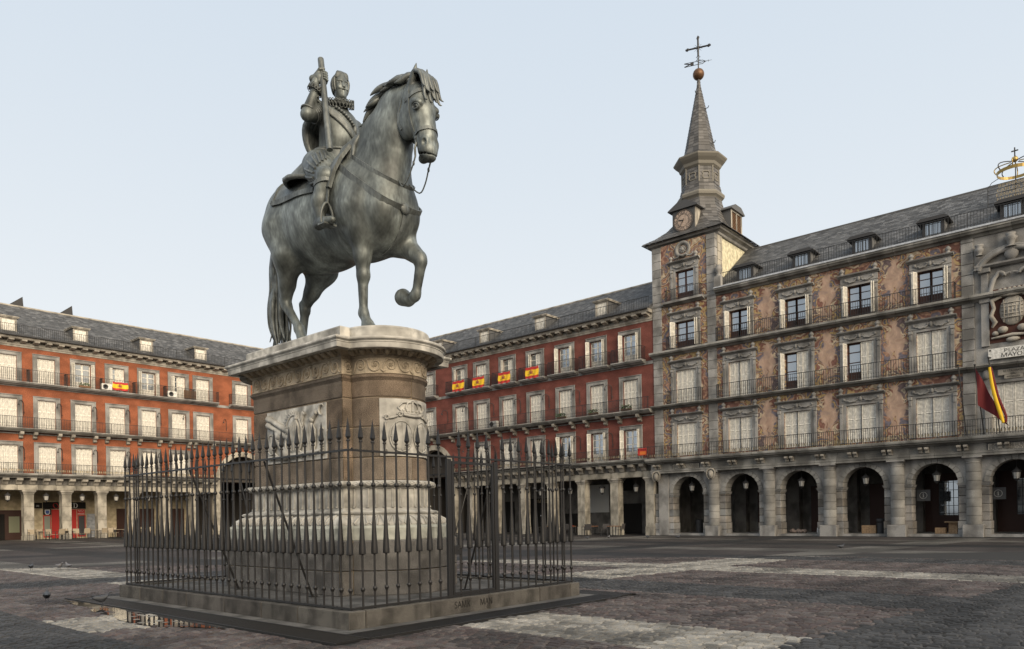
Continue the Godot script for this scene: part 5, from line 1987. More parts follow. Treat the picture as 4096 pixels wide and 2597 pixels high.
func arcade(t: Node3D, bays: Array, tw: float, mid: float) -> void:
	var centres := [tw, -21.87, -17.93, -13.94, -9.96, mid, -1.97, 2.02]
	var ri := 1.22
	var ro := 1.5
	var sp := 3.1
	var edges := [-28.75]
	for i in centres.size():
		var an := group_node("arch", t)
		var c: float = centres[i]
		# voussoirs
		for k in 13:
			var g0 := PI * k / 13.0
			var g1 := PI * (k + 1) / 13.0 - 0.018
			var mb := MB.new()
			var v := rng.randf_range(0.82, 1.15)
			mb.col = Color(v, v, v * 0.98)
			mb.ext(PackedVector2Array([Vector2(cos(g0), sin(g0)) * ri, Vector2(cos(g1), sin(g1)) * ri, Vector2(cos(g1), sin(g1)) * ro, Vector2(cos(g0), sin(g0)) * ro]), Vector3(c, sp, -0.9), Vector3(1, 0, 0), Vector3(0, 1, 0), Vector3(0, 0, 1), 0.96)
			part("arch_stone", mb.mesh(), M.stone, an)
		# spandrels
		var mb := MB.new()
		for s in [-1.0, 1.0]:
			var corner := Vector3(c + s * 2.2, 4.6, 0)
			var prev := Vector3(c + s * (ro - 0.1), sp, 0)
			var foot := Vector3(c + s * 2.2, sp, 0)
			for k in 13:
				var g := PI * 0.5 * k / 12.0
				var p := Vector3(c + s * (ro - 0.1) * cos(g), sp + (ro - 0.1) * sin(g), 0)
				if k == 0:
					if s > 0:
						mb.tri(p, foot, corner)
					else:
						mb.tri(p, corner, foot)
				elif s > 0:
					mb.tri(prev, corner, p)
				else:
					mb.tri(prev, p, corner)
				prev = p
			if s > 0:
				mb.tri(prev, corner, Vector3(c, 4.6, 0))
			else:
				mb.tri(prev, Vector3(c, 4.6, 0), corner)
		part("spandrel", mb.mesh(), M.stone, an)
		edges.append(c - ri)
		edges.append(c + ri)
	edges.append(4.6)
	for i in range(0, edges.size(), 2):
		var a: float = edges[i]
		var b: float = edges[i + 1]
		var pn := group_node("pier", t)
		var y := -0.05
		var k := 0
		while y < sp - 0.2:
			var h := minf(0.48, sp - 0.16 - y)
			var mb := MB.new()
			var v := rng.randf_range(0.6, 1.15)
			var w := rng.randf_range(-0.03, 0.06)
			mb.col = Color(v + w, v, v - w)
			var g := 0.0 if k > 1 else 0.05
			mb.cbox(Vector3(a - g, y, -0.9), Vector3(b + g, y + h - 0.018, 0.02 + g), 0.025)
			part("stone_block", mb.mesh(), M.stone, pn)
			y += h
			k += 1
		var mb := MB.new()
		for q in [[sp - 0.16, sp - 0.1, 0.03], [sp - 0.1, sp - 0.03, 0.06], [sp - 0.03, sp, 0.09]]:
			mb.cbox(Vector3(a - q[2], q[0], -0.92), Vector3(b + q[2], q[1] - 0.001, 0.02 + q[2]), 0.01)
		part("impost", mb.mesh(), M.stone, pn)
		# attached column in drums
		if i > 0 and i < edges.size() - 2 and b - a < 2.0:
			var cx := (a + b) * 0.5
			mb = MB.new()
			mb.cbox(Vector3(cx - 0.52, -0.05, 0.03), Vector3(cx + 0.52, 0.68, 0.56), 0.02)
			part("column_base", mb.mesh(), M.stone, pn)
			y = 0.69
			while y < 4.25:
				var h := minf(0.5, 4.3 - y)
				mb = MB.new()
				var v := rng.randf_range(0.8, 1.15)
				mb.col = Color(v, v, v * 0.98)
				mb.lathe(P2([0.35, y, 0.385, y + 0.02, 0.385, y + h - 0.026, 0.35, y + h - 0.006]), 18, Vector3(cx, 0, 0.07), true)
				part("drum", mb.mesh(), M.stone, pn)
				y += h
			mb = MB.new()
			mb.lathe(P2([0.38, 4.3, 0.4, 4.33, 0.39, 4.38, 0.44, 4.44, 0.48, 4.5]), 18, Vector3(cx, 0, 0.07))
			mb.cbox(Vector3(cx - 0.5, 4.5, -0.05), Vector3(cx + 0.5, 4.598, 0.56), 0.01)
			part("capital", mb.mesh(), M.stone, pn)
		elif b - a < 2.0 or i == 0:
			for s in [0.0]:
				mb = MB.new()
				var cx := (a + b) * 0.5
				mb.cbox(Vector3(cx - 0.42, 0.0, 0.03), Vector3(cx + 0.42, 4.6, 0.12), 0.02)
				part("strip", mb.mesh(), M.stone, pn)
	# entablature: architrave, frieze, paired modillions, balcony slab
	var mb: MB
	seg_mould(t, "frieze_stone", M.stone, V2([-0.9, 4.6, 0.55, 4.6, 0.55, 4.72, 0.58, 4.74, 0.58, 4.86, 0.5, 4.88, 0.5, 5.3, -0.9, 5.3]), -28.8, 4.6, 1.4)
	seg_mould(t, "balcony_slab", M.stone, V2([-0.9, 5.302, 0.62, 5.3, 0.7, 5.38, 0.98, 5.42, 1.02, 5.5, 1.1, 5.52, 1.12, 5.6, 1.12, 5.68, -0.9, 5.69]), -29.0, 4.6, 1.5)
	part("balcony_railing", railing(-28.75, 4.6, 1.02, 5.69, 6.62).mesh(), M.iron, t)
	mb = MB.new()
	var x := -28.6
	while x < 4.0:
		mb.box(Vector3(x, 5.83, 0.965), Vector3(x + 0.075, 6.0, 0.985))
		x += 0.17
	var gb := part("guard_blocks", mb.mesh(), M.cream, t)
	gb.set_meta("kind", "stuff")
	mb = MB.new()
	mb.ext(V2([0.5, 4.92, 0.6, 4.92, 0.66, 5.06, 0.8, 5.12, 0.82, 5.24, 0.5, 5.25]), Vector3(-0.1, 0, 0), Vector3(0, 0, 1), Vector3(0, 1, 0), Vector3(1, 0, 0), 0.2)
	mb.tube(V3([-0.1, 5.16, 0.78, 0.1, 5.16, 0.78]), 0.085, 8)
	var md := mb.mesh()
	x = -28.2
	while x < 4.0:
		for s in [-0.17, 0.17]:
			part("modillion", md, M.stone_lit, t, Vector3(x + s, 0, 0.0))
		x += 1.98
	# carved shields on the tower piers
	for sx in [-28.3, -23.9]:
		mb = MB.new()
		mb.ball(Vector3(sx, 4.35, 0.62), Vector3(0.24, 0.3, 0.12), 10, 6)
		mb.ball(Vector3(sx, 4.33, 0.7), Vector3(0.14, 0.18, 0.08), 8, 5)
		for s in [-1.0, 1.0]:
			mb.tube(V3([sx, 4.75, 0.62, sx + s * 0.2, 4.7, 0.64, sx + s * 0.32, 4.5, 0.62, sx + s * 0.27, 4.2, 0.62, sx + s * 0.12, 4.0, 0.62]), [0.06, 0.07, 0.06, 0.06, 0.03], 6)
		part("carved_shield", mb.mesh(), M.stone_lit, t)
	# inside the arcade
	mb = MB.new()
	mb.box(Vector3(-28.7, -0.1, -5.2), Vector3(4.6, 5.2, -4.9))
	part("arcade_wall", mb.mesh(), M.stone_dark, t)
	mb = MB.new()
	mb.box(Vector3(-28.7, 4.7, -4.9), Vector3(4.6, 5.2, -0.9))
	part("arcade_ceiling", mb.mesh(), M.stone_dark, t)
	mb = MB.new()
	mb.box(Vector3(-28.7, -0.1, -4.9), Vector3(4.6, 0.12, 0.1))
	part("arcade_step", mb.mesh(), M.stone, t)
	mb = MB.new()
	mb.box(Vector3(-28.75, -0.1, -4.9), Vector3(-28.4, 4.7, -0.9))
	part("arcade_end", mb.mesh(), M.stone, t)
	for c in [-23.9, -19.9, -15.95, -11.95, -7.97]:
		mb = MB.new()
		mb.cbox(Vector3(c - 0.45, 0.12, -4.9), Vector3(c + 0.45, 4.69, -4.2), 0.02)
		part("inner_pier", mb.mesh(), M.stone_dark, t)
	for c in [-25.9, -21.9, -17.95, -14.0]:
		mb = MB.new()
		mb.cbox(Vector3(c - 0.9, 0.12, -4.92), Vector3(c + 0.9, 3.4, -4.85), 0.02)
		part("inner_door", mb.mesh(), M.wood, t)
	for c in [-10.6, -6.4]:
		var wn := group_node("inner_window", t)
		mb = MB.new()
		mb.box(Vector3(c - 1.3, 0.12, -4.91), Vector3(c + 1.5, 3.9, -4.87))
		part("panel", mb.mesh(), M.wood, wn)
		mb = MB.new()
		mb.box(Vector3(c - 0.1, 1.2, -4.86), Vector3(c + 1.0, 3.4, -4.84))
		part("pane", mb.mesh(), M.glass, wn)
		mb = MB.new()
		for k in 5:
			mb.box(Vector3(c - 0.1 + 0.27 * k, 1.2, -4.83), Vector3(c - 0.07 + 0.27 * k, 3.4, -4.8))
		for k in 5:
			mb.box(Vector3(c - 0.1, 1.3 + 0.5 * k, -4.82), Vector3(c + 1.0, 1.33 + 0.5 * k, -4.81))
		part("grille", mb.mesh(), M.iron, wn)

func tower_top(t: Node3D, tw: float) -> void:
	var o := Vector3(-26.1, 0, -2.95)
	# side walls of the tower above the roofs
	var mb := MB.new()
	mb.box(Vector3(-28.6, 5.6, -5.95), Vector3(-28.3, 21.6, -0.31))
	mb.box(Vector3(-28.3, 5.6, -5.95), Vector3(-23.9, 21.6, -5.65))
	part("tower_wall", mb.mesh(), M.stone_lit, t)
	mb = MB.new()
	mb.box(Vector3(-23.9, 5.6, -5.95), Vector3(-23.6, 21.6, -0.31))
	var pale := part("tower_wall", mb.mesh(), M.pale_wall, t)
	pale.set_meta("label", "pale yellow side wall of the tower with faint painted lines")
	for z in [[-1.02, -0.312], [-5.97, -5.3]]:
		var y := 17.4
		while y < 21.58:
			mb = MB.new()
			var v := rng.randf_range(0.9, 1.1)
			mb.col = Color(v, v, v * 0.97)
			mb.cbox(Vector3(-23.62, y, z[0]), Vector3(-23.52, minf(y + 0.59, 21.6), z[1]), 0.012)
			part("quoin", mb.mesh(), M.stone_lit, t)
			y += 0.6
	# faint drawn lines on the pale wall
	mb = MB.new()
	for k in 14:
		var z0 := -1.4 - 0.27 * k
		var y0 := 18.0 + 2.6 * fposmod(k * 0.37, 1.0)
		mb.tube(smooth_line(V3([-23.597, y0, z0, -23.597, y0 + 0.35, z0 - 0.25, -23.597, y0 + 0.6, z0 - 0.05, -23.597, y0 + 0.95, z0 - 0.3]), 3), 0.012, 4)
	part("drawn_lines", mb.mesh(), M.ochre, t)
	# cornice round the tower
	mb = MB.new()
	var cr := []
	for q in [[2.58, 21.55], [2.66, 21.6], [2.68, 21.75], [2.8, 21.8], [2.95, 21.84], [3.0, 21.95], [3.14, 21.98]]:
		cr.append(oct_ring(q[0], 0.01, q[1], o))
	for q in cr:
		for i in 8:
			q[i].z -= 0.0
	mb.loft(cr, true, false)
	part("tower_cornice", mb.mesh(), M.stone, t)
	var rf := group_node("tower_roof", t)
	mb = MB.new()
	slate_loft(mb, [[3.3, 0.02, 21.98], [3.26, 0.05, 22.06], [2.72, 0.3, 22.42], [2.25, 0.55, 22.9], [1.9, 0.75, 23.5], [1.62, 0.85, 24.3], [1.45, 0.82, 25.1], [1.42, 0.82, 25.3]], o)
	var s1 := part("slates", mb.mesh(), M.slate, rf)
	s1.set_meta("kind", "stuff")
	mb = MB.new()
	var dr := []
	for q in [[1.4, 25.2], [1.5, 25.32], [1.62, 25.42], [1.66, 25.58], [1.62, 25.7], [1.48, 25.78]]:
		dr.append(oct_ring(q[0], q[0] * 0.586, q[1], o))
	mb.loft(dr, true, false)
	dr = []
	for q in [[1.28, 27.62], [1.42, 27.75], [1.48, 27.95], [1.7, 28.15], [1.84, 28.32], [1.86, 28.42], [1.8, 28.46], [1.2, 28.75]]:
		dr.append(oct_ring(q[0], q[0] * 0.586, q[1], o))
	mb.loft(dr, true, false)
	part("drum_mouldings", mb.mesh(), M.lead, rf)
	mb = MB.new()
	var q8 := 0.586
	slate_loft(mb, [[1.46, 1.46 * q8, 25.78], [1.36, 1.36 * q8, 26.3], [1.3, 1.3 * q8, 26.4], [1.26, 1.26 * q8, 27.65]], o)
	slate_loft(mb, [[1.62, 1.62 * q8, 28.5], [1.2, 1.2 * q8, 28.85], [1.05, 1.05 * q8, 29.3], [0.13, 0.13 * q8, 34.3], [0.1, 0.1 * q8, 34.8]], o)
	var s2 := part("slates", mb.mesh(), M.slate, rf)
	s2.set_meta("kind", "stuff")
	# cartouches and corner ribs on the drum
	mb = MB.new()
	for i in 8:
		var a := TAU * (i + 0.5) / 8.0 + PI / 8
		var d := Vector3(cos(a), 0, -sin(a))
		var sd := Vector3(-sin(a), 0, -cos(a))
		var c := o + d * 1.3 + Vector3(0, 26.95, 0)
		mb.tube(PackedVector3Array([c + sd * 0.28 + Vector3(0, 0.16, 0), c + sd * 0.18 + Vector3(0, 0.25, 0), c - sd * 0.18 + Vector3(0, 0.25, 0), c - sd * 0.28 + Vector3(0, 0.16, 0), c - sd * 0.2, c - sd * 0.28 - Vector3(0, 0.16, 0), c - sd * 0.15 - Vector3(0, 0.28, 0), c + sd * 0.15 - Vector3(0, 0.28, 0), c + sd * 0.28 - Vector3(0, 0.16, 0), c + sd * 0.2, c + sd * 0.28 + Vector3(0, 0.16, 0)]), 0.05, 5)
		var e := TAU * i / 8.0 + PI / 8
		var v := o + Vector3(cos(e), 0, -sin(e)) * 1.37
		mb.tube(PackedVector3Array([v + Vector3(0, 26.45, 0), v + Vector3(0, 27.7, 0)]), 0.07, 5)
	part("cartouches", mb.mesh(), M.lead, rf)
	mb = MB.new()
	for q in [[29.6, 0], [30.9, 1], [32.4, 0], [33.6, 3]]:
		var a: float = TAU * q[1] / 4.0
		var r: float = lerpf(1.02, 0.15, (q[0] - 29.3) / 5.0)
		var d := Vector3(cos(a), 0, -sin(a))
		mb.tube(PackedVector3Array([o + d * r + Vector3(0, q[0], 0), o + d * (r + 0.25) + Vector3(0, q[0] - 0.02, 0), o + d * (r + 0.32) + Vector3(0, q[0] + 0.12, 0)]), 0.03, 5)
	part("climbing_hooks", mb.mesh(), M.iron, rf)
	# ball, vane and cross
	mb = MB.new()
	mb.ball(o + Vector3(0, 35.2, 0), Vector3(0.43, 0.43, 0.43), 20, 12)
	part("ball", mb.mesh(), M.copper, rf)
	mb = MB.new()
	mb.tube(PackedVector3Array([o + Vector3(0, 35.5, 0), o + Vector3(0, 38.15, 0)]), 0.045, 6)
	var dx := Vector3(0.93, 0, -0.36)
	var cc := o + Vector3(0, 37.25, 0)
	mb.tube(PackedVector3Array([cc - dx * 0.95, cc + dx * 0.95]), 0.06, 6)
	mb.tube(PackedVector3Array([cc - Vector3(0, 0.65, 0), cc + Vector3(0, 0.8, 0)]), 0.07, 6)
	for e in [cc - dx * 0.8, cc + dx * 0.8, cc + Vector3(0, 0.75, 0)]:
		mb.ball(e, Vector3(0.13, 0.13, 0.05), 8, 5)
	for k in 12:
		var g := TAU * k / 12.0 + 0.2
		mb.tube(PackedVector3Array([cc + (dx * cos(g) + Vector3(0, sin(g), 0)) * 0.08, cc + (dx * cos(g) + Vector3(0, sin(g), 0)) * 0.36]), [0.02, 0.006], 4)
	for s in [-1.0, 1.0]:
		mb.tube(PackedVector3Array([cc - Vector3(0, 0.6, 0), cc + dx * 0.15 * s - Vector3(0, 0.72, 0), cc - Vector3(0, 0.85, 0), cc + dx * 0.16 * s - Vector3(0, 0.95, 0), cc - Vector3(0, 1.05, 0)]), 0.025, 4)
	var vc := o + Vector3(0, 36.1, 0)
	mb.tube(PackedVector3Array([vc, vc + dx * 1.0]), [0.03, 0.012], 4)
	mb.tube(PackedVector3Array([vc + dx * 0.75 - Vector3(0, 0.08, 0), vc + dx * 0.75 + Vector3(0, 0.08, 0)]), 0.015, 4)
	for s in [-1.0, 1.0]:
		mb.tube(PackedVector3Array([vc + dx * 0.55, vc + dx * 0.3 + Vector3(0, 0.14 * s, 0), vc + dx * 0.1 + Vector3(0, 0.12 * s, 0), vc - dx * 1.05 + Vector3(0, 0.14 * s, 0)]), 0.025, 4)
		mb.tube(PackedVector3Array([vc - dx * 0.6, vc - dx * 1.05 + Vector3(0, 0.13 * s, 0)]), 0.04, 4)
	mb.ext(V2([-0.6, -0.13, -0.35, -0.13, -0.35, 0.13, -0.6, 0.13]), vc - Vector3(0, 0, 0.01), dx, Vector3.UP, Vector3(0.36, 0, 0.93), 0.02)
	part("cross_vane", mb.mesh(), M.iron, rf)
	clock(t)
	# louvred dormer on the side
	var dm := group_node("side_dormer", t, Vector3(-23.75, 22.75, -4.0), Basis(Vector3.UP, PI / 2))
	mb = MB.new()
	mb.box(Vector3(-0.95, -0.2, -2.0), Vector3(-0.9, 1.5, 0))
	mb.box(Vector3(0.9, -0.2, -2.0), Vector3(0.95, 1.5, 0))
	part("cheek", mb.mesh(), M.slate, dm)
	mb = MB.new()
	mb.box(Vector3(-0.95, -0.2, -0.02), Vector3(-0.8, 1.5, 0.05))
	mb.box(Vector3(0.8, -0.2, -0.02), Vector3(0.95, 1.5, 0.05))
	mb.box(Vector3(-0.05, 0.0, -0.02), Vector3(0.05, 1.4, 0.05))
	mb.box(Vector3(-0.8, 1.38, -0.02), Vector3(0.8, 1.5, 0.05))
	mb.box(Vector3(-0.8, -0.2, -0.02), Vector3(0.8, 0.0, 0.05))
	part("frame", mb.mesh(), M.stone_lit, dm)
	mb = MB.new()
	for s in [-0.79, 0.06]:
		var y := 0.02
		while y < 1.35:
			mb.quad(Vector3(s, y, 0.02), Vector3(s + 0.73, y, 0.02), Vector3(s + 0.73, y + 0.1, -0.03), Vector3(s, y + 0.1, -0.03))
			y += 0.11
	part("louvres", mb.mesh(), M.brown, dm)
	mb = MB.new()
	mb.ext(V2([-1.15, 1.5, 1.15, 1.5, 1.15, 1.56, 0.5, 1.95, -0.5, 1.95, -1.15, 1.56]), Vector3(0, 0, 0.2), Vector3(1, 0, 0), Vector3(0, 1, 0), Vector3(0, 0, -1), 2.2)
	part("dormer_roof", mb.mesh(), M.slate, dm)

func clock(t: Node3D) -> void:
	var d := group_node("clock_dormer", t, Vector3(-26.2, 23.27, -0.3))
	var mb := MB.new()
	mb.col = Color(0.8, 0.8, 0.8)
	mb.box(Vector3(-0.9, -0.95, -2.2), Vector3(0.9, 0.85, -0.05))
	part("housing", mb.mesh(), M.slate, d)
	mb = MB.new()
	mb.box(Vector3(0.9, -0.9, -1.9), Vector3(0.94, 0.85, -0.1))
	part("side_plate", mb.mesh(), M.stone_lit, d)
	mb = MB.new()
	mb.col = Color(0.7, 0.7, 0.72)
	mb.ext(V2([-1.2, 0.85, 1.2, 0.85, 1.2, 0.92, 0.3, 1.45, -0.3, 1.45, -1.2, 0.92]), Vector3(0, 0, 0.15), Vector3(1, 0, 0), Vector3(0, 1, 0), Vector3(0, 0, -1), 2.4)
	part("dormer_roof", mb.mesh(), M.slate, d)
	mb = MB.new()
	mb.lathe(P2([0.0, 0.0, 0.8, 0.0, 0.84, 0.02, 0.84, 0.06, 0.79, 0.07, 0.78, 0.045, 0.0, 0.045]), 36, Vector3.ZERO, false, Transform3D(Basis(Vector3.RIGHT, PI / 2), Vector3(0, 0, -0.04)))
	part("clock_rim", mb.mesh(), M.iron_grey, d)
	mb = MB.new()
	mb.lathe(P2([0.0, 0.05, 0.78, 0.05, 0.0, 0.052]), 36, Vector3.ZERO, false, Transform3D(Basis(Vector3.RIGHT, PI / 2), Vector3(0, 0, -0.04)))
	part("clock_face", mb.mesh(), M.clock_face, d)
	mb = MB.new()
	for r in [0.74, 0.46]:
		var p := PackedVector3Array()
		for i in 37:
			p.append(Vector3(cos(TAU * i / 36) * r, sin(TAU * i / 36) * r, 0.015))
		mb.tube(p, 0.016, 4)
	var h := deg_to_rad(90.0 - 9.58 * 30.0)
	var m := deg_to_rad(90.0 - 35.0 * 6.0)
	mb.tube(PackedVector3Array([Vector3(0, 0, 0.04), Vector3(cos(h), sin(h), 0) * 0.3 + Vector3(0, 0, 0.04), Vector3(cos(h), sin(h), 0) * 0.42 + Vector3(0, 0, 0.04)]), [0.03, 0.028, 0.008], 5)
	mb.tube(PackedVector3Array([Vector3(-cos(m), -sin(m), 0) * 0.15 + Vector3(0, 0, 0.05), Vector3(0, 0, 0.05), Vector3(cos(m), sin(m), 0) * 0.6 + Vector3(0, 0, 0.05)]), [0.02, 0.024, 0.008], 5)
	mb.ball(Vector3(0, 0, 0.04), Vector3(0.05, 0.05, 0.03), 8, 5)
	part("clock_hands", mb.mesh(), M.iron, d)
	var num := ["I", "II", "III", "IIII", "V", "VI", "VII", "VIII", "IX", "X", "XI", "XII"]
	for i in 12:
		var a := PI / 2 - TAU * (i + 1) / 12.0
		letters(num[i], 0.2, M.iron, d, Vector3(cos(a) * 0.6, sin(a) * 0.6, 0.016), Basis(Vector3.BACK, a - PI / 2), true, "numeral", 0.006)

func main_roof(t: Node3D) -> void:
	var x0 := -23.5
	var x1 := 4.6
	var mb: MB
	seg_mould(t, "eaves_cornice", M.stone, V2([-0.3, 17.05, 0.1, 17.06, 0.2, 17.16, 0.42, 17.2, 0.5, 17.3, 0.56, 17.32, 0.56, 17.5, -0.3, 17.52]), -23.5, x1, 1.3)
	mb = MB.new()
	mb.quad(Vector3(-23.5, 17.51, 0.6), Vector3(x1, 17.51, 0.6), Vector3(x1, 17.72, 0.1), Vector3(-23.5, 17.72, 0.1))
	mb.quad(Vector3(-23.5, 17.44, 0.61), Vector3(x1, 17.44, 0.61), Vector3(x1, 17.51, 0.6), Vector3(-23.5, 17.51, 0.6))
	part("eaves_flashing", mb.mesh(), M.zinc, t)
	var roof := group_node("roof", t)
	mb = MB.new()
	mb.col = Color(0.8, 0.8, 0.8)
	mb.quad(Vector3(x0, 17.7, 0.1), Vector3(x1, 17.7, 0.1), Vector3(x1, 21.6, -5.2), Vector3(x0, 21.6, -5.2))
	mb.quad(Vector3(x1, 17.7, -10.5), Vector3(x0, 17.7, -10.5), Vector3(x0, 21.6, -5.2), Vector3(x1, 21.6, -5.2))
	mb.quad(Vector3(x1, 5.0, -10.4), Vector3(-28.5, 5.0, -10.4), Vector3(-28.5, 17.7, -10.4), Vector3(x1, 17.7, -10.4))
	mb.quad(Vector3(x1, 0.0, 0.0), Vector3(x1, 0.0, -10.4), Vector3(x1, 17.7, -10.4), Vector3(x1, 17.7, 0.0))
	part("roof_deck", mb.mesh(), M.slate, roof)
	mb = MB.new()
	roof_slates(mb, x0, x1, Vector2(0.1, 17.71), Vector2(-5.2, 21.61))
	var sl := part("slates", mb.mesh(), M.slate, roof)
	sl.set_meta("kind", "stuff")
	mb = MB.new()
	mb.tube(PackedVector3Array([Vector3(x0, 21.62, -5.2), Vector3(x1, 21.62, -5.2)]), 0.08, 8)
	part("ridge", mb.mesh(), M.slate, roof)
	part("roof_railing", railing(-23.4, x1, 0.2, 17.68, 18.55, 0.0, 0.16, 0.01, false).mesh(), M.iron, roof)
	for x in [-21.4, -17.53, -13.76, -9.82, -5.9, -2.0]:
		var d := group_node("dormer", t, Vector3(x, 17.62, 0.0))
		mb = MB.new()
		mb.box(Vector3(-0.58, 0, -0.06), Vector3(-0.41, 1.0, 0.02))
		mb.box(Vector3(0.41, 0, -0.06), Vector3(0.58, 1.0, 0.02))
		mb.box(Vector3(-0.41, 0.9, -0.06), Vector3(0.41, 1.0, 0.02))
		part("frame", mb.mesh(), M.lead_dark, d)
		mb = MB.new()
		mb.col = Color(1.6, 1.6, 1.6)
		mb.box(Vector3(-0.58, -0.2, -1.5), Vector3(-0.54, 1.0, -0.061))
		mb.box(Vector3(0.54, -0.2, -1.5), Vector3(0.58, 1.0, -0.06))
		part("cheek", mb.mesh(), M.slate, d)
		mb = MB.new()
		mb.box(Vector3(-0.41, 0, -0.05), Vector3(0.41, 0.9, -0.03))
		part("pane", mb.mesh(), M.glass, d)
		mb = MB.new()
		for k in 3:
			mb.box(Vector3(-0.22 + 0.22 * k - 0.01, 0, -0.01), Vector3(-0.22 + 0.22 * k + 0.01, 0.9, 0.01))
		part("window_bars", mb.mesh(), M.iron, d)
		mb = MB.new()
		mb.ext(V2([-0.85, 1.0, 0.85, 1.0, 0.85, 1.05, 0.6, 1.2, -0.6, 1.2, -0.85, 1.05]), Vector3(0, 0, 0.25), Vector3(1, 0, 0), Vector3(0, 1, 0), Vector3(0, 0, -1), 2.0)
		part("dormer_roof", mb.mesh(), M.lead_dark, d)
	# corner urn on the tower edge
	mb = MB.new()
	mb.cbox(Vector3(-23.5, 17.52, 0.0), Vector3(-22.95, 18.3, 0.5), 0.02)
	mb.lathe(P2([0.2, 18.3, 0.22, 18.4, 0.12, 18.5, 0.25, 18.7, 0.27, 18.9, 0.2, 19.0, 0.22, 19.1, 0.0, 19.15]), 10, Vector3(-23.22, 0, 0.25))
	part("corner_urn", mb.mesh(), M.stone, t)
	# crown and verses in metal letters on the ridge
	var c := thing("roof_crown_sign", "gilt metal crown above rows of metal letters on the slate roof", "sign", "", Vector3(-6.0, 0, -51.4))
	mb = MB.new()
	for y in [19.25, 19.5, 19.76, 20.02, 20.28, 20.54]:
		mb.tube(V3([-1.35, y, 0, 1.35, y, 0]), 0.014, 4)
	for x in [-1.35, 1.35]:
		mb.tube(V3([x, 18.6, 0, x, 20.4, 0, x * 0.85, 20.7, 0, x * 0.6, 20.85, 0]), 0.02, 4)
	mb.tube(V3([0, 19.0, -0.2, 0, 22.0, -0.2]), 0.03, 5)
	part("frame", mb.mesh(), M.iron_grey, c)
	var rows := ["REYNANDO", "CARLOS SEG", "ERNANDO DI", "NAVARRA RE", "SVMADRE D"]
	for i in 5:
		letters(rows[i], 0.19, M.gilt, c, Vector3(0, 20.4 - 0.26 * i, 0.02), Basis.from_scale(Vector3(1.25, 1, 1)), false, "lettering", 0.02)
	mb = MB.new()
	var band := []
	for q in [[0.88, 20.92], [0.92, 21.1], [0.9, 21.1], [0.86, 20.92], [0.88, 20.92]]:
		var rp := PackedVector3Array()
		for i in 24:
			var a := TAU * i / 24.0
			rp.append(Vector3(cos(a) * q[0], q[1], -sin(a) * q[0]))
		band.append(rp)
	mb.loft(band, true, false)
	part("band", mb.mesh(), M.gold, c)
	for i in 8:
		var a := TAU * i / 8.0
		mb = MB.new()
		var p := PackedVector3Array()
		for k in 9:
			var f := k / 8.0
			var r := 0.9 + 0.28 * sin(f * PI * 0.75) - 0.9 * pow(f, 2.2)
			p.append(Vector3(cos(a) * maxf(r, 0.05), 21.1 + 0.5 * sin(f * PI * 0.5), -sin(a) * maxf(r, 0.05)))
		mb.tube(p, 0.03, 5)
		part("arch_bar", mb.mesh(), M.iron_grey if i % 2 else M.gold, c)
	mb = MB.new()
	mb.ball(Vector3(0, 21.72, 0), Vector3(0.17, 0.17, 0.17), 12, 8)
	part("orb", mb.mesh(), M.gold, c)
	mb = MB.new()
	mb.box(Vector3(-0.03, 21.88, -0.03), Vector3(0.03, 22.4, 0.03))
	mb.box(Vector3(-0.17, 22.18, -0.025), Vector3(0.17, 22.24, 0.025))
	part("cross", mb.mesh(), M.iron_grey, c)

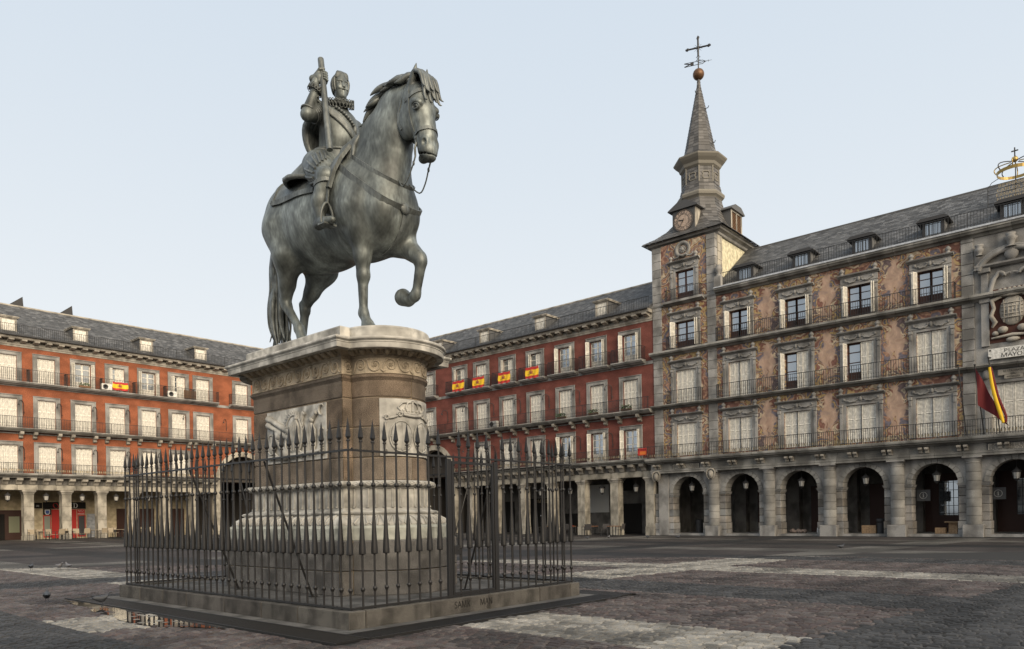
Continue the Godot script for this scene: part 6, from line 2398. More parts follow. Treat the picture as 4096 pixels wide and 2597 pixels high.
func portal(t: Node3D, mid: float) -> void:
	# the middle bay: carved arms in an arched frame above a name board
	var mb := MB.new()
	wall_holes(mb, -7.8, -4.1, 5.68, 17.1, [[mid - 1.05, mid + 1.05, 5.87, 8.62]], 0.3)
	part("portal_wall", mb.mesh(), M.stone, t)
	mb = MB.new()
	mb.box(Vector3(mid - 1.2, 10.9, 0.004), Vector3(mid + 1.2, 13.9, 0.03))
	part("arms_ground", mb.mesh(), M.red_stone, t)
	mb = MB.new()
	for s in [-1.0, 1.0]:
		mb.cbox(Vector3(mid + s * 1.3 - 0.2, 10.75, 0.0), Vector3(mid + s * 1.3 + 0.2, 13.2, 0.16), 0.02)
		mb.cbox(Vector3(mid + s * 1.3 - 0.27, 13.2, 0.0), Vector3(mid + s * 1.3 + 0.27, 13.5, 0.25), 0.03)
		mb.cbox(Vector3(mid + s * 1.3 - 0.18, 13.5, 0.0), Vector3(mid + s * 1.3 + 0.18, 14.9, 0.14), 0.02)
		mb.cbox(Vector3(mid + s * 1.3 - 0.3, 14.9, 0.0), Vector3(mid + s * 1.3 + 0.3, 15.15, 0.3), 0.03)
		mb.lathe(P2([0.2, 0, 0.1, 0.08, 0.2, 0.2, 0.24, 0.34, 0.16, 0.42, 0.2, 0.52, 0.24, 0.6, 0.0, 0.62]), 10, Vector3(mid + s * 1.5, 15.9, 0.3))
		# scroll
		var p := PackedVector3Array()
		var rr := []
		for i in 22:
			var f := i / 21.0
			var a := lerpf(0.0, 7.6, f)
			var r := lerpf(1.05, 0.14, pow(f, 0.75))
			p.append(Vector3(mid + s * (1.05 - f * 0.62 - (1.05 - r) * 0.2 - 0.2 + cos(a) * r * 0.22), 13.5 + sin(minf(a, 1.57)) * 1.15 + (sin(a) * r * 0.2 if a > 1.57 else 0.0), 0.18))
			rr.append(0.13 - 0.07 * f)
		mb.tube(p, rr, 7)
	# broken curved pediment
	for q in [[1.62, 0.16], [1.8, 0.1]]:
		var p := PackedVector3Array()
		for i in 17:
			var g := lerpf(0.25, PI - 0.25, i / 16.0)
			p.append(Vector3(mid + cos(g) * q[0], 14.75 + sin(g) * q[0] * 0.78, 0.22))
		mb.tube(p, q[1], 6)
	mb.mould(V2([0, 15.15, 0.2, 15.15, 0.35, 15.25, 0.35, 15.35, 0, 15.36]), mid - 1.75, mid + 1.75)
	mb.lathe(P2([0.3, 0, 0.15, 0.1, 0.22, 0.35, 0.34, 0.5, 0.2, 0.62, 0.26, 0.75, 0.0, 0.8]), 10, Vector3(mid, 16.05, 0.3))
	mb.ball(Vector3(mid, 15.75, 0.2), Vector3(0.35, 0.4, 0.18), 10, 6)
	part("arms_frame", mb.mesh(), M.stone, t)
	# the arms themselves
	mb = MB.new()
	mb.ball(Vector3(mid, 12.6, 0.1), Vector3(0.62, 0.85, 0.22), 14, 8)
	for k in 5:
		mb.tube(V3([mid - 0.5, 12.2 + 0.2 * k, 0.24, mid, 12.18 + 0.2 * k, 0.34, mid + 0.5, 12.2 + 0.2 * k, 0.24]), 0.035, 5)
		mb.tube(V3([mid - 0.4 + 0.2 * k, 11.95, 0.22, mid - 0.36 + 0.18 * k, 12.6, 0.34, mid - 0.4 + 0.2 * k, 13.2, 0.22]), 0.03, 5)
	for s in [-1.0, 1.0]:
		mb.tube(V3([mid + s * 0.5, 13.4, 0.2, mid + s * 0.95, 13.25, 0.25, mid + s * 0.85, 12.8, 0.25, mid + s * 1.0, 12.4, 0.22, mid + s * 0.8, 12.0, 0.25, mid + s * 0.95, 11.75, 0.2]), [0.08, 0.13, 0.1, 0.12, 0.13, 0.06], 7)
		mb.ball(Vector3(mid + s * 0.45, 11.55, 0.2), Vector3(0.26, 0.2, 0.16), 8, 5)
		mb.ball(Vector3(mid + s * 0.8, 11.4, 0.18), Vector3(0.18, 0.14, 0.14), 8, 5)
	mb.tube(V3([mid - 0.55, 13.5, 0.2, mid, 13.42, 0.36, mid + 0.55, 13.5, 0.2]), 0.1, 7)
	for k in 6:
		mb.ball(Vector3(mid - 0.55 + 0.22 * k, 13.72, 0.22), Vector3(0.12, 0.14, 0.12), 8, 5)
	mb.tube(V3([mid - 1.0, 11.15, 0.15, mid, 11.22, 0.2, mid + 1.0, 11.15, 0.15]), [0.05, 0.1, 0.05], 6)
	mb.ball(Vector3(mid, 10.98, 0.14), Vector3(0.35, 0.14, 0.12), 8, 5)
	part("carved_arms", mb.mesh(), M.stone_lit, t)
	# name board
	var s := thing("name_board", "white marble board lettered PLAZA MAYOR under the carved arms", "sign", "", Vector3(mid + 0.05, 10.27, -49.18))
	mb = MB.new()
	mb.cbox(Vector3(-1.22, -0.3, -0.04), Vector3(1.22, 0.3, 0.04), 0.01)
	part("board", mb.mesh(), M.sign_white, s)
	letters("PLAZA", 0.2, M.dark, s, Vector3(0, 0.12, 0.041), Basis.from_scale(Vector3(1.25, 1, 1)), false, "lettering", 0.01)
	letters("MAYOR", 0.22, M.dark, s, Vector3(0, -0.14, 0.041), Basis.from_scale(Vector3(1.25, 1, 1)), false, "lettering", 0.01)
	for x in [-1.12, 1.12]:
		for y in [-0.2, 0.2]:
			mb = MB.new()
			mb.ball(Vector3(x, y, 0.045), Vector3(0.05, 0.05, 0.02), 8, 5)
			part("boss", mb.mesh(), M.iron, s)
	# lower window, its plaques
	mb = MB.new()
	for q in [-1.0, 1.0]:
		mb.cbox(Vector3(minf(mid + q * 1.06, mid + q * 1.4), 5.7, 0.003), Vector3(maxf(mid + q * 1.06, mid + q * 1.4), 8.9, 0.12), 0.02)
		mb.ball(Vector3(mid + q * 1.3, 9.15, 0.15), Vector3(0.2, 0.28, 0.18), 8, 6)
	mb.cbox(Vector3(mid - 1.4, 8.63, 0.003), Vector3(mid + 1.4, 8.78, 0.1), 0.01)
	part("portal_surround", mb.mesh(), M.stone, t)
	for k in 4:
		part("shutter", shutter_leaf(0.525, 2.72), M.white, t, Vector3(mid - 1.05 + 0.525 * k, 5.88, -0.1))
	var p2 := thing("restoration_plaque", "small stone plaque lettered RESTAURADA over the middle window", "plaque", "", Vector3(mid, 9.1, -49.24))
	mb = MB.new()
	mb.cbox(Vector3(-0.75, -0.08, -0.03), Vector3(0.75, 0.24, 0.03), 0.02)
	mb.cbox(Vector3(-0.45, -0.3, -0.03), Vector3(0.45, -0.081, 0.03), 0.02)
	part("board", mb.mesh(), M.stone_lit, p2)
	letters("RESTAURADA", 0.12, M.dark, p2, Vector3(0, 0.14, 0.031))
	letters("AÑO", 0.1, M.dark, p2, Vector3(0, -0.02, 0.031))
	letters("MCMLXXX", 0.1, M.dark, p2, Vector3(0, -0.19, 0.031))
	for q in [[mid, 1.2, "right"], [-25.9, 1.05, "tower"]]:
		var pl := thing("inscription_panel", "long pale inscription panel above the %s arch" % ["tower" if q[2] == "tower" else "middle"], "plaque", "", Vector3(q[0], 4.97, -48.83))
		mb = MB.new()
		mb.cbox(Vector3(-q[1] - 0.07, -0.3, -0.04), Vector3(q[1] + 0.07, 0.3, 0.0), 0.01)
		part("frame", mb.mesh(), M.iron_grey, pl)
		mb = MB.new()
		mb.box(Vector3(-q[1], -0.24, 0.0), Vector3(q[1], 0.24, 0.02))
		part("board", mb.mesh(), M.stone_lit, pl)
		mb = MB.new()
		for k in 6:
			var x: float = -q[1] + 0.05
			while x < q[1] - 0.15:
				var l := rng.randf_range(0.06, 0.2)
				mb.box(Vector3(x, 0.17 - 0.07 * k, 0.021), Vector3(minf(x + l, q[1] - 0.04), 0.2 - 0.07 * k, 0.023))
				x += l + 0.04
		part("cut_lines", mb.mesh(), M.iron_grey, pl)

# ---------------------------------------------------------------- bronze horse and rider; x forward, y up, z to the right of the horse
func flat_band(mb: MB, p: PackedVector3Array, w: Vector3, half: float, thick: float, normals := PackedVector3Array()) -> void:
	# a strap through p; w is the direction across it
	var rings := []
	for i in p.size():
		var d := (p[mini(i + 1, p.size() - 1)] - p[maxi(i - 1, 0)]).normalized()
		var ac := (w - d * w.dot(d)).normalized()
		var nn := d.cross(ac).normalized()
		rings.append(PackedVector3Array([p[i] + ac * half + nn * thick, p[i] - ac * half + nn * thick, p[i] - ac * half - nn * thick, p[i] + ac * half - nn * thick]))
	mb.loft(rings, true, false, true, true)

func lock(mb: MB, pts: Array, r: float, tip := 0.1, sides := 6) -> void:
	var p := smooth_line(V3(pts), 4)
	var rr := []
	for i in p.size():
		var f := float(i) / (p.size() - 1)
		rr.append(r * (0.75 + 0.5 * sin(f * PI * 0.8)) * lerpf(1.0, tip, f * f))
	mb.tube(p, rr, sides)

func horse_body() -> Field:
	var f := Field.new(Vector3(-2.4, -0.05, -1.1), Vector3(2.9, 4.85, 1.1), 0.036)
	f.ell(Vector3(-1.0, 2.82, 0), Vector3(0.86, 0.9, 0.7), 0.2)
	f.ell(Vector3(-0.1, 2.62, 0), Vector3(1.4, 0.97, 0.84), 0.35)
	f.ell(Vector3(1.15, 2.5, 0), Vector3(0.95, 0.95, 0.76), 0.3)
	f.ell(Vector3(1.62, 2.3, 0), Vector3(0.6, 0.7, 0.62), 0.25)
	for s in [-1.0, 1.0]:
		f.ell(Vector3(1.9, 2.3, s * 0.27), Vector3(0.33, 0.46, 0.3), 0.1)
		f.ell(Vector3(-1.14, 2.85, s * 0.36), Vector3(0.6, 0.72, 0.4), 0.14)
		f.ell(Vector3(1.25, 2.6, s * 0.5), Vector3(0.5, 0.75, 0.3), 0.14, Basis(Vector3.BACK, 0.35))
	f.bone(Vector3(0.85, 3.15, 0), Vector3(1.3, 3.4, 0), 0.4, 0.36, 0.25, 0.8)
	# neck
	f.bone(Vector3(1.38, 2.95, 0), Vector3(1.7, 3.62, 0), 0.92, 0.66, 0.25, 0.62)
	f.bone(Vector3(1.7, 3.62, 0), Vector3(2.02, 4.12, 0), 0.66, 0.45, 0.2, 0.56)
	f.bone(Vector3(2.02, 4.12, 0), Vector3(2.5, 4.22, 0), 0.42, 0.3, 0.15, 0.62)
	# near fore leg, standing
	f.bone(Vector3(1.42, 2.35, 0.45), Vector3(1.47, 1.95, 0.42), 0.36, 0.25, 0.16)
	f.bone(Vector3(1.47, 1.95, 0.42), Vector3(1.44, 1.5, 0.37), 0.25, 0.165, 0.1)
	f.bone(Vector3(1.44, 1.5, 0.37), Vector3(1.41, 1.16, 0.34), 0.16, 0.12, 0.08)
	f.ell(Vector3(1.425, 1.12, 0.34), Vector3(0.125, 0.15, 0.125), 0.06)
	f.bone(Vector3(1.4, 1.05, 0.34), Vector3(1.39, 0.5, 0.33), 0.1, 0.082, 0.06)
	f.ell(Vector3(1.39, 0.42, 0.33), Vector3(0.11, 0.11, 0.1), 0.05)
	f.bone(Vector3(1.4, 0.4, 0.33), Vector3(1.5, 0.22, 0.33), 0.09, 0.1, 0.05)
	f.bone(Vector3(1.52, 0.16, 0.33), Vector3(1.57, 0.02, 0.33), 0.13, 0.19, 0.03)
	# far fore leg, raised
	f.bone(Vector3(1.5, 2.2, -0.42), Vector3(1.72, 1.85, -0.38), 0.36, 0.25, 0.16)
	f.bone(Vector3(1.72, 1.85, -0.38), Vector3(2.18, 1.47, -0.38), 0.24, 0.15, 0.1)
	f.ell(Vector3(2.24, 1.4, -0.38), Vector3(0.13, 0.15, 0.125), 0.06)
	f.bone(Vector3(2.25, 1.34, -0.38), Vector3(2.12, 0.86, -0.38), 0.105, 0.085, 0.06)
	f.ell(Vector3(2.08, 0.78, -0.38), Vector3(0.12, 0.11, 0.1), 0.05)
	f.bone(Vector3(2.05, 0.74, -0.38), Vector3(1.9, 0.7, -0.38), 0.1, 0.1, 0.05)
	f.bone(Vector3(1.86, 0.72, -0.38), Vector3(1.72, 0.8, -0.38), 0.13, 0.17, 0.03)
	# near hind leg
	f.bone(Vector3(-1.08, 2.6, 0.38), Vector3(-0.95, 2.05, 0.44), 0.52, 0.33, 0.18)
	f.bone(Vector3(-0.95, 2.05, 0.46), Vector3(-1.1, 1.5, 0.4), 0.32, 0.17, 0.12)
	f.bone(Vector3(-1.1, 1.5, 0.4), Vector3(-1.22, 1.18, 0.37), 0.165, 0.12, 0.08)
	f.bone(Vector3(-1.32, 1.22, 0.36), Vector3(-1.2, 1.06, 0.36), 0.09, 0.115, 0.06)
	f.bone(Vector3(-1.2, 1.06, 0.36), Vector3(-0.84, 0.6, 0.34), 0.1, 0.085, 0.06)
	f.ell(Vector3(-0.79, 0.52, 0.34), Vector3(0.12, 0.12, 0.11), 0.05)
	f.bone(Vector3(-0.76, 0.48, 0.34), Vector3(-0.66, 0.25, 0.34), 0.1, 0.11, 0.05)
	f.bone(Vector3(-0.65, 0.18, 0.34), Vector3(-0.6, 0.02, 0.34), 0.14, 0.2, 0.03)
	# far hind leg
	f.bone(Vector3(-1.08, 2.6, -0.38), Vector3(-1.05, 2.0, -0.44), 0.52, 0.34, 0.18)
	f.bone(Vector3(-1.08, 2.0, -0.44), Vector3(-1.36, 1.55, -0.38), 0.33, 0.17, 0.12)
	f.bone(Vector3(-1.36, 1.55, -0.38), Vector3(-1.58, 1.3, -0.35), 0.165, 0.12, 0.08)
	f.bone(Vector3(-1.68, 1.34, -0.35), Vector3(-1.6, 1.18, -0.35), 0.09, 0.115, 0.06)
	f.bone(Vector3(-1.6, 1.18, -0.35), Vector3(-1.7, 0.6, -0.34), 0.1, 0.085, 0.06)
	f.ell(Vector3(-1.7, 0.5, -0.34), Vector3(0.12, 0.12, 0.11), 0.05)
	f.bone(Vector3(-1.69, 0.46, -0.34), Vector3(-1.6, 0.24, -0.34), 0.1, 0.11, 0.05)
	f.bone(Vector3(-1.6, 0.18, -0.34), Vector3(-1.56, 0.02, -0.34), 0.14, 0.2, 0.03)
	# tail dock
	f.bone(Vector3(-1.6, 3.1, 0), Vector3(-1.85, 2.85, 0), 0.2, 0.13, 0.15)
	return f

func horse_head() -> Field:
	var f := Field.new(Vector3(1.95, 2.78, -0.48), Vector3(3.3, 4.8, 0.48), 0.017)
	f.bone(Vector3(2.05, 4.12, 0), Vector3(2.5, 4.22, 0), 0.38, 0.28, 0.1, 0.62)
	f.bone(Vector3(2.6, 4.18, 0), Vector3(2.7, 3.85, 0), 0.28, 0.3, 0.1, 0.84)
	for s in [-1.0, 1.0]:
		f.ell(Vector3(2.56, 3.76, s * 0.13), Vector3(0.28, 0.36, 0.14), 0.06)
	f.bone(Vector3(2.76, 4.1, 0), Vector3(2.93, 3.35, 0), 0.2, 0.15, 0.08, 1.05)
	f.bone(Vector3(2.8, 3.6, 0), Vector3(2.88, 3.16, 0), 0.19, 0.165, 0.08, 1.0)
	f.ell(Vector3(2.92, 3.1, 0), Vector3(0.165, 0.175, 0.17), 0.05)
	f.ell(Vector3(2.8, 3.02, 0), Vector3(0.11, 0.09, 0.09), 0.03)
	f.ell(Vector3(2.95, 2.99, 0), Vector3(0.12, 0.085, 0.12), 0.02)
	for s in [-1.0, 1.0]:
		f.ell(Vector3(2.97, 3.22, s * 0.12), Vector3(0.085, 0.11, 0.06), 0.04)
		f.ell(Vector3(2.99, 3.2, s * 0.175), Vector3(0.045, 0.065, 0.05), 0.02, Basis.IDENTITY, true)
		f.ell(Vector3(2.84, 3.94, s * 0.2), Vector3(0.15, 0.085, 0.085), 0.05, Basis(Vector3.BACK, -0.35))
		f.ell(Vector3(2.88, 3.84, s * 0.265), Vector3(0.09, 0.06, 0.055), 0.03, Basis(Vector3.BACK, -0.3), true)
		f.ell(Vector3(2.88, 3.842, s * 0.222), Vector3(0.064, 0.05, 0.052), 0.012)
		f.ell(Vector3(2.86, 3.6, s * 0.165), Vector3(0.05, 0.22, 0.035), 0.05, Basis(Vector3.BACK, 0.2))
		# ears
		f.bone(Vector3(2.66, 4.36, s * 0.15), Vector3(2.74, 4.52, s * 0.15), 0.07, 0.06, 0.03)
		f.bone(Vector3(2.74, 4.52, s * 0.15), Vector3(2.78, 4.7, s * 0.13), 0.06, 0.012, 0.02)
		f.ell(Vector3(2.83, 4.5, s * 0.16), Vector3(0.06, 0.11, 0.035), 0.02, Basis.IDENTITY, true)
	# line of the mouth
	f.ell(Vector3(2.9, 3.035, 0), Vector3(0.2, 0.012, 0.2), 0.012, Basis(Vector3.BACK, -0.25), true)
	return f

func statue() -> void:
	var t := thing("equestrian_statue", "green grey bronze statue of a rider with a baton on a striding horse", "statue", "", Vector3(-12.75, 5.1, -9.09))
	var tone := FastNoiseLite.new()
	tone.seed = 77
	tone.frequency = 1.5
	tone.fractal_octaves = 4
	var body := horse_body()
	var head := horse_head()
	var mb := MB.new()
	body.build(mb, tone)
	head.build(mb, tone)
	var horse := part("horse", mb.mesh(), M.bronze, t)
	# eyes
	for s in [-1.0, 1.0]:
		mb = MB.new()
		mb.col = Color(0.35, 0.35, 0.35)
		mb.ball(Vector3(2.885, 3.842, s * 0.25), Vector3(0.034, 0.03, 0.03), 10, 8)
		part("eye", mb.mesh(), M.bronze, horse)
		mb = MB.new()
		var lid := PackedVector3Array()
		for i in 15:
			var a := TAU * i / 14.0
			lid.append(Vector3(2.88 + cos(a) * 0.075, 3.842 + sin(a) * 0.052 - cos(a) * 0.012, s * (0.262 - 0.014 * absf(cos(a)))))
		mb.tube(lid, 0.013, 5)
		part("eyelid", mb.mesh(), M.bronze, horse)
	# mane: locks thrown to both sides of the crest
	mb = MB.new()
	var r := RandomNumberGenerator.new()
	r.seed = 5
	var crest := smooth_line(V3([2.62, 4.5, 0, 2.3, 4.56, 0, 2.0, 4.56, 0, 1.7, 4.42, 0, 1.42, 4.18, 0, 1.2, 3.92, 0, 1.0, 3.7, 0, 0.9, 3.5, 0]), 4)
	for i in crest.size():
		var c := crest[i]
		var d := (crest[mini(i + 1, crest.size() - 1)] - crest[maxi(i - 1, 0)]).normalized()
		var nn := Vector3(d.y, -d.x, 0)
		if nn.dot(Vector3(1.8, 3.4, 0) - c) > 0:
			nn = -nn
		for s in [-1.0, 1.0]:
			var l := r.randf_range(0.3, 0.5)
			var z: float = s * r.randf_range(0.03, 0.1)
			var w: float = s * r.randf_range(0.16, 0.3)
			var p0 := c - nn * 0.05 + Vector3(0, 0, z * 0.3)
			var p1 := c + nn * r.randf_range(0.03, 0.08) + d * l * 0.3 + Vector3(0, 0, z)
			var p2 := c + nn * r.randf_range(-0.02, 0.06) + d * l * 0.7 + Vector3(0, -0.03, w * 0.75)
			var p3 := c + nn * r.randf_range(0.0, 0.12) + d * l + Vector3(-0.02, -0.1, w)
			lock(mb, [p0.x, p0.y, p0.z, p1.x, p1.y, p1.z, p2.x, p2.y, p2.z, p3.x, p3.y, p3.z], r.randf_range(0.05, 0.075))
	# longer hanging locks by the withers
	for k in 7:
		var x := 0.95 + 0.06 * k
		lock(mb, [x + 0.1, 3.85 + 0.03 * k, 0.2, x + 0.02, 3.65, 0.42, x + 0.06, 3.4, 0.5, x - 0.02, 3.12 + 0.05 * (k % 3), 0.56], 0.055)
	part("mane", mb.mesh(), M.bronze, horse)
	mb = MB.new()
	for k in 11:
		var z := -0.17 + 0.034 * k
		var l := 0.32 + 0.12 * sin(k * 2.3)
		lock(mb, [2.6, 4.55, z * 0.5, 2.75, 4.62 - absf(z) * 0.4, z, 2.93, 4.45, z * 1.1, 3.0, 4.45 - l, z * 1.2 - 0.03, 3.06, 4.38 - l, z * 1.3 - 0.05], 0.04)
	part("forelock", mb.mesh(), M.bronze, horse)
	# tail
	mb = MB.new()
	for k in 26:
		var a := TAU * k / 26.0
		var q := 0.05 + 0.19 * sqrt(fposmod(k * 0.381, 1.0))
		var ox := cos(a) * q
		var oz := sin(a) * q
		var e := r.randf_range(0.28, 0.75)
		var wv := r.randf_range(-0.06, 0.06)
		lock(mb, [-1.75, 2.95, oz * 0.3, -1.98 + ox * 0.4, 2.7, oz * 0.6, -2.08 + ox * 0.7, 2.2, oz * 0.7, -2.08 + ox * 0.9 + wv, 1.7, oz * 0.8 + wv, -2.08 + ox - wv, 1.25, oz * 0.9 - wv, -2.04 + ox + wv, 0.85, oz * 0.95, -2.02 + ox - wv, e * 0.8, oz + wv], r.randf_range(0.05, 0.075), 0.2)
	part("tail", mb.mesh(), M.bronze, horse)
	# saddle cloth over the back
	mb = MB.new()
	var rows := []
	for i in 11:
		var x := lerpf(-0.98, 0.45, i / 10.0)
		var ring := PackedVector3Array()
		for j in 17:
			var lim := lerpf(1.22, 1.35, i / 10.0)
			var a := PI / 2 + lerpf(-lim, lim, j / 16.0)
			ring.append(body.hit(Vector3(x, 2.75, 0), Vector3(0, sin(a), -cos(a)), 1.6, 0.035))
		rows.append(ring)
	mb.loft(rows, false, true)
	part("saddle_cloth", mb.mesh(), M.bronze, horse)
	mb = MB.new()
	for j in [0, 16]:
		var hem := PackedVector3Array()
		for i in 11:
			hem.append(rows[i][j])
		flat_band(mb, hem, Vector3.UP, 0.05, 0.02)
	flat_band(mb, rows[0], Vector3.RIGHT, 0.04, 0.018)
	part("cloth_hem", mb.mesh(), M.bronze, horse)
	# breast collar and its hanging strap
	mb = MB.new()
	var u := Vector3(1.0, -0.86, 0).normalized()
	flat_band(mb, body.wrap(Vector3(1.42, 2.98, 0), u, Vector3.BACK, -2.3, 2.3, 40, 1.4), Vector3(0.6, 0.8, 0), 0.055, 0.016)
	var front := body.hit(Vector3(1.42, 2.98, 0), u, 1.4, 0.02)
	mb.ball(front, Vector3(0.05, 0.11, 0.11), 12, 8)
	var st := PackedVector3Array([front])
	for i in 8:
		st.append(body.hit(Vector3(1.5, 2.2, 0), Vector3(cos(-0.1 - 0.19 * i), sin(-0.1 - 0.19 * i), 0), 1.2, 0.012))
	flat_band(mb, st, Vector3.BACK, 0.035, 0.014)
	part("breast_collar", mb.mesh(), M.bronze, horse)
	# bridle
	mb = MB.new()
	flat_band(mb, head.wrap(Vector3(2.83, 3.42, 0), Vector3(0.98, 0.2, 0), Vector3.BACK, 0, TAU, 28, 0.5, 0.008), Vector3(-0.2, 0.98, 0), 0.032, 0.012)
	flat_band(mb, head.wrap(Vector3(2.68, 4.08, 0), Vector3(0.9, 0.35, 0), Vector3.BACK, -2.0, 2.0, 24, 0.55, 0.008), Vector3(-0.3, 0.95, 0), 0.035, 0.012)
	for s in [-1.0, 1.0]:
		var ck := PackedVector3Array()
		for q in [[2.6, 4.42], [2.66, 4.2], [2.68, 4.0], [2.7, 3.8], [2.72, 3.6], [2.75, 3.4], [2.77, 3.26]]:
			ck.append(head.hit(Vector3(q[0], q[1], 0), Vector3(0, 0, s), 0.5, 0.008))
		flat_band(mb, ck, Vector3.RIGHT, 0.022, 0.01)
		var tl := PackedVector3Array()
		for q in [[2.5, 4.3], [2.42, 4.1], [2.38, 3.9], [2.4, 3.7], [2.48, 3.56]]:
			tl.append(head.hit(Vector3(q[0], q[1], 0), Vector3(0, 0, s), 0.5, 0.008))
		flat_band(mb, tl, Vector3.RIGHT, 0.018, 0.01)
		var bit := ck[-1]
		mb.ball(bit + Vector3(0, 0.1, s * 0.015), Vector3(0.045, 0.05, 0.02), 10, 6)
		mb.tube(PackedVector3Array([bit, bit + Vector3(-0.02, -0.1, s * 0.02), bit + Vector3(0.0, -0.25, s * 0.03), bit + Vector3(-0.05, -0.36, s * 0.03)]), [0.03, 0.025, 0.018, 0.014], 6)
		# rein chain falling to the neck loop
		var e := bit + Vector3(-0.05, -0.36, s * 0.03)
		mb.tube(smooth_line(PackedVector3Array([e, e + Vector3(-0.12, -0.22, s * 0.02), e + Vector3(-0.28, -0.34, s * 0.02), Vector3(2.22, 2.78, s * 0.12)]), 4), 0.014, 5)
		mb.ball(e, Vector3(0.03, 0.05, 0.02), 6, 4)
	part("bridle", mb.mesh(), M.bronze, horse)
	mb = MB.new()
	flat_band(mb, body.wrap(Vector3(1.5, 3.25, 0), Vector3(0.8, -0.6, 0), Vector3.BACK, -2.4, 2.4, 40, 1.3), Vector3(0.6, 0.8, 0), 0.035, 0.013)
	part("reins", mb.mesh(), M.bronze, horse)
	rider(t, tone, body)

func hand_on_rod(mb: MB, o: Vector3, axis: Vector3, palm: Vector3, tone: FastNoiseLite) -> void:
	# a fist about a rod through o: palm points from the wrist to the rod
	var side := axis.cross(palm).normalized()
	var f := Field.new(o - Vector3(0.3, 0.3, 0.3), o + Vector3(0.3, 0.3, 0.3), 0.012)
	f.bone(o - palm * 0.2, o - palm * 0.06, 0.075, 0.085, 0.05)
	f.bone(o - palm * 0.07 + axis * 0.07, o - palm * 0.07 - axis * 0.09, 0.055, 0.05, 0.05)
	for k in 4:
		var c := o + axis * (0.075 - 0.055 * k)
		var rr := 0.03 - 0.0015 * absf(k - 1.0)
		var a := c - palm * 0.06 + side * 0.06
		var b := c + palm * 0.035 + side * 0.075
		var d := c + palm * 0.085 + side * 0.01
		var e := c + palm * 0.05 - side * 0.055
		f.bone(a, b, rr, rr, 0.012)
		f.bone(b, d, rr, rr * 0.95, 0.01)
		f.bone(d, e, rr * 0.95, rr * 0.8, 0.008)
	f.bone(o - palm * 0.12 + axis * 0.05 - side * 0.03, o - palm * 0.02 + axis * 0.12 - side * 0.07, 0.042, 0.034, 0.02)
	f.bone(o - palm * 0.02 + axis * 0.12 - side * 0.07, o + palm * 0.06 + axis * 0.13 - side * 0.05, 0.034, 0.026, 0.01)
	f.build(mb, tone)

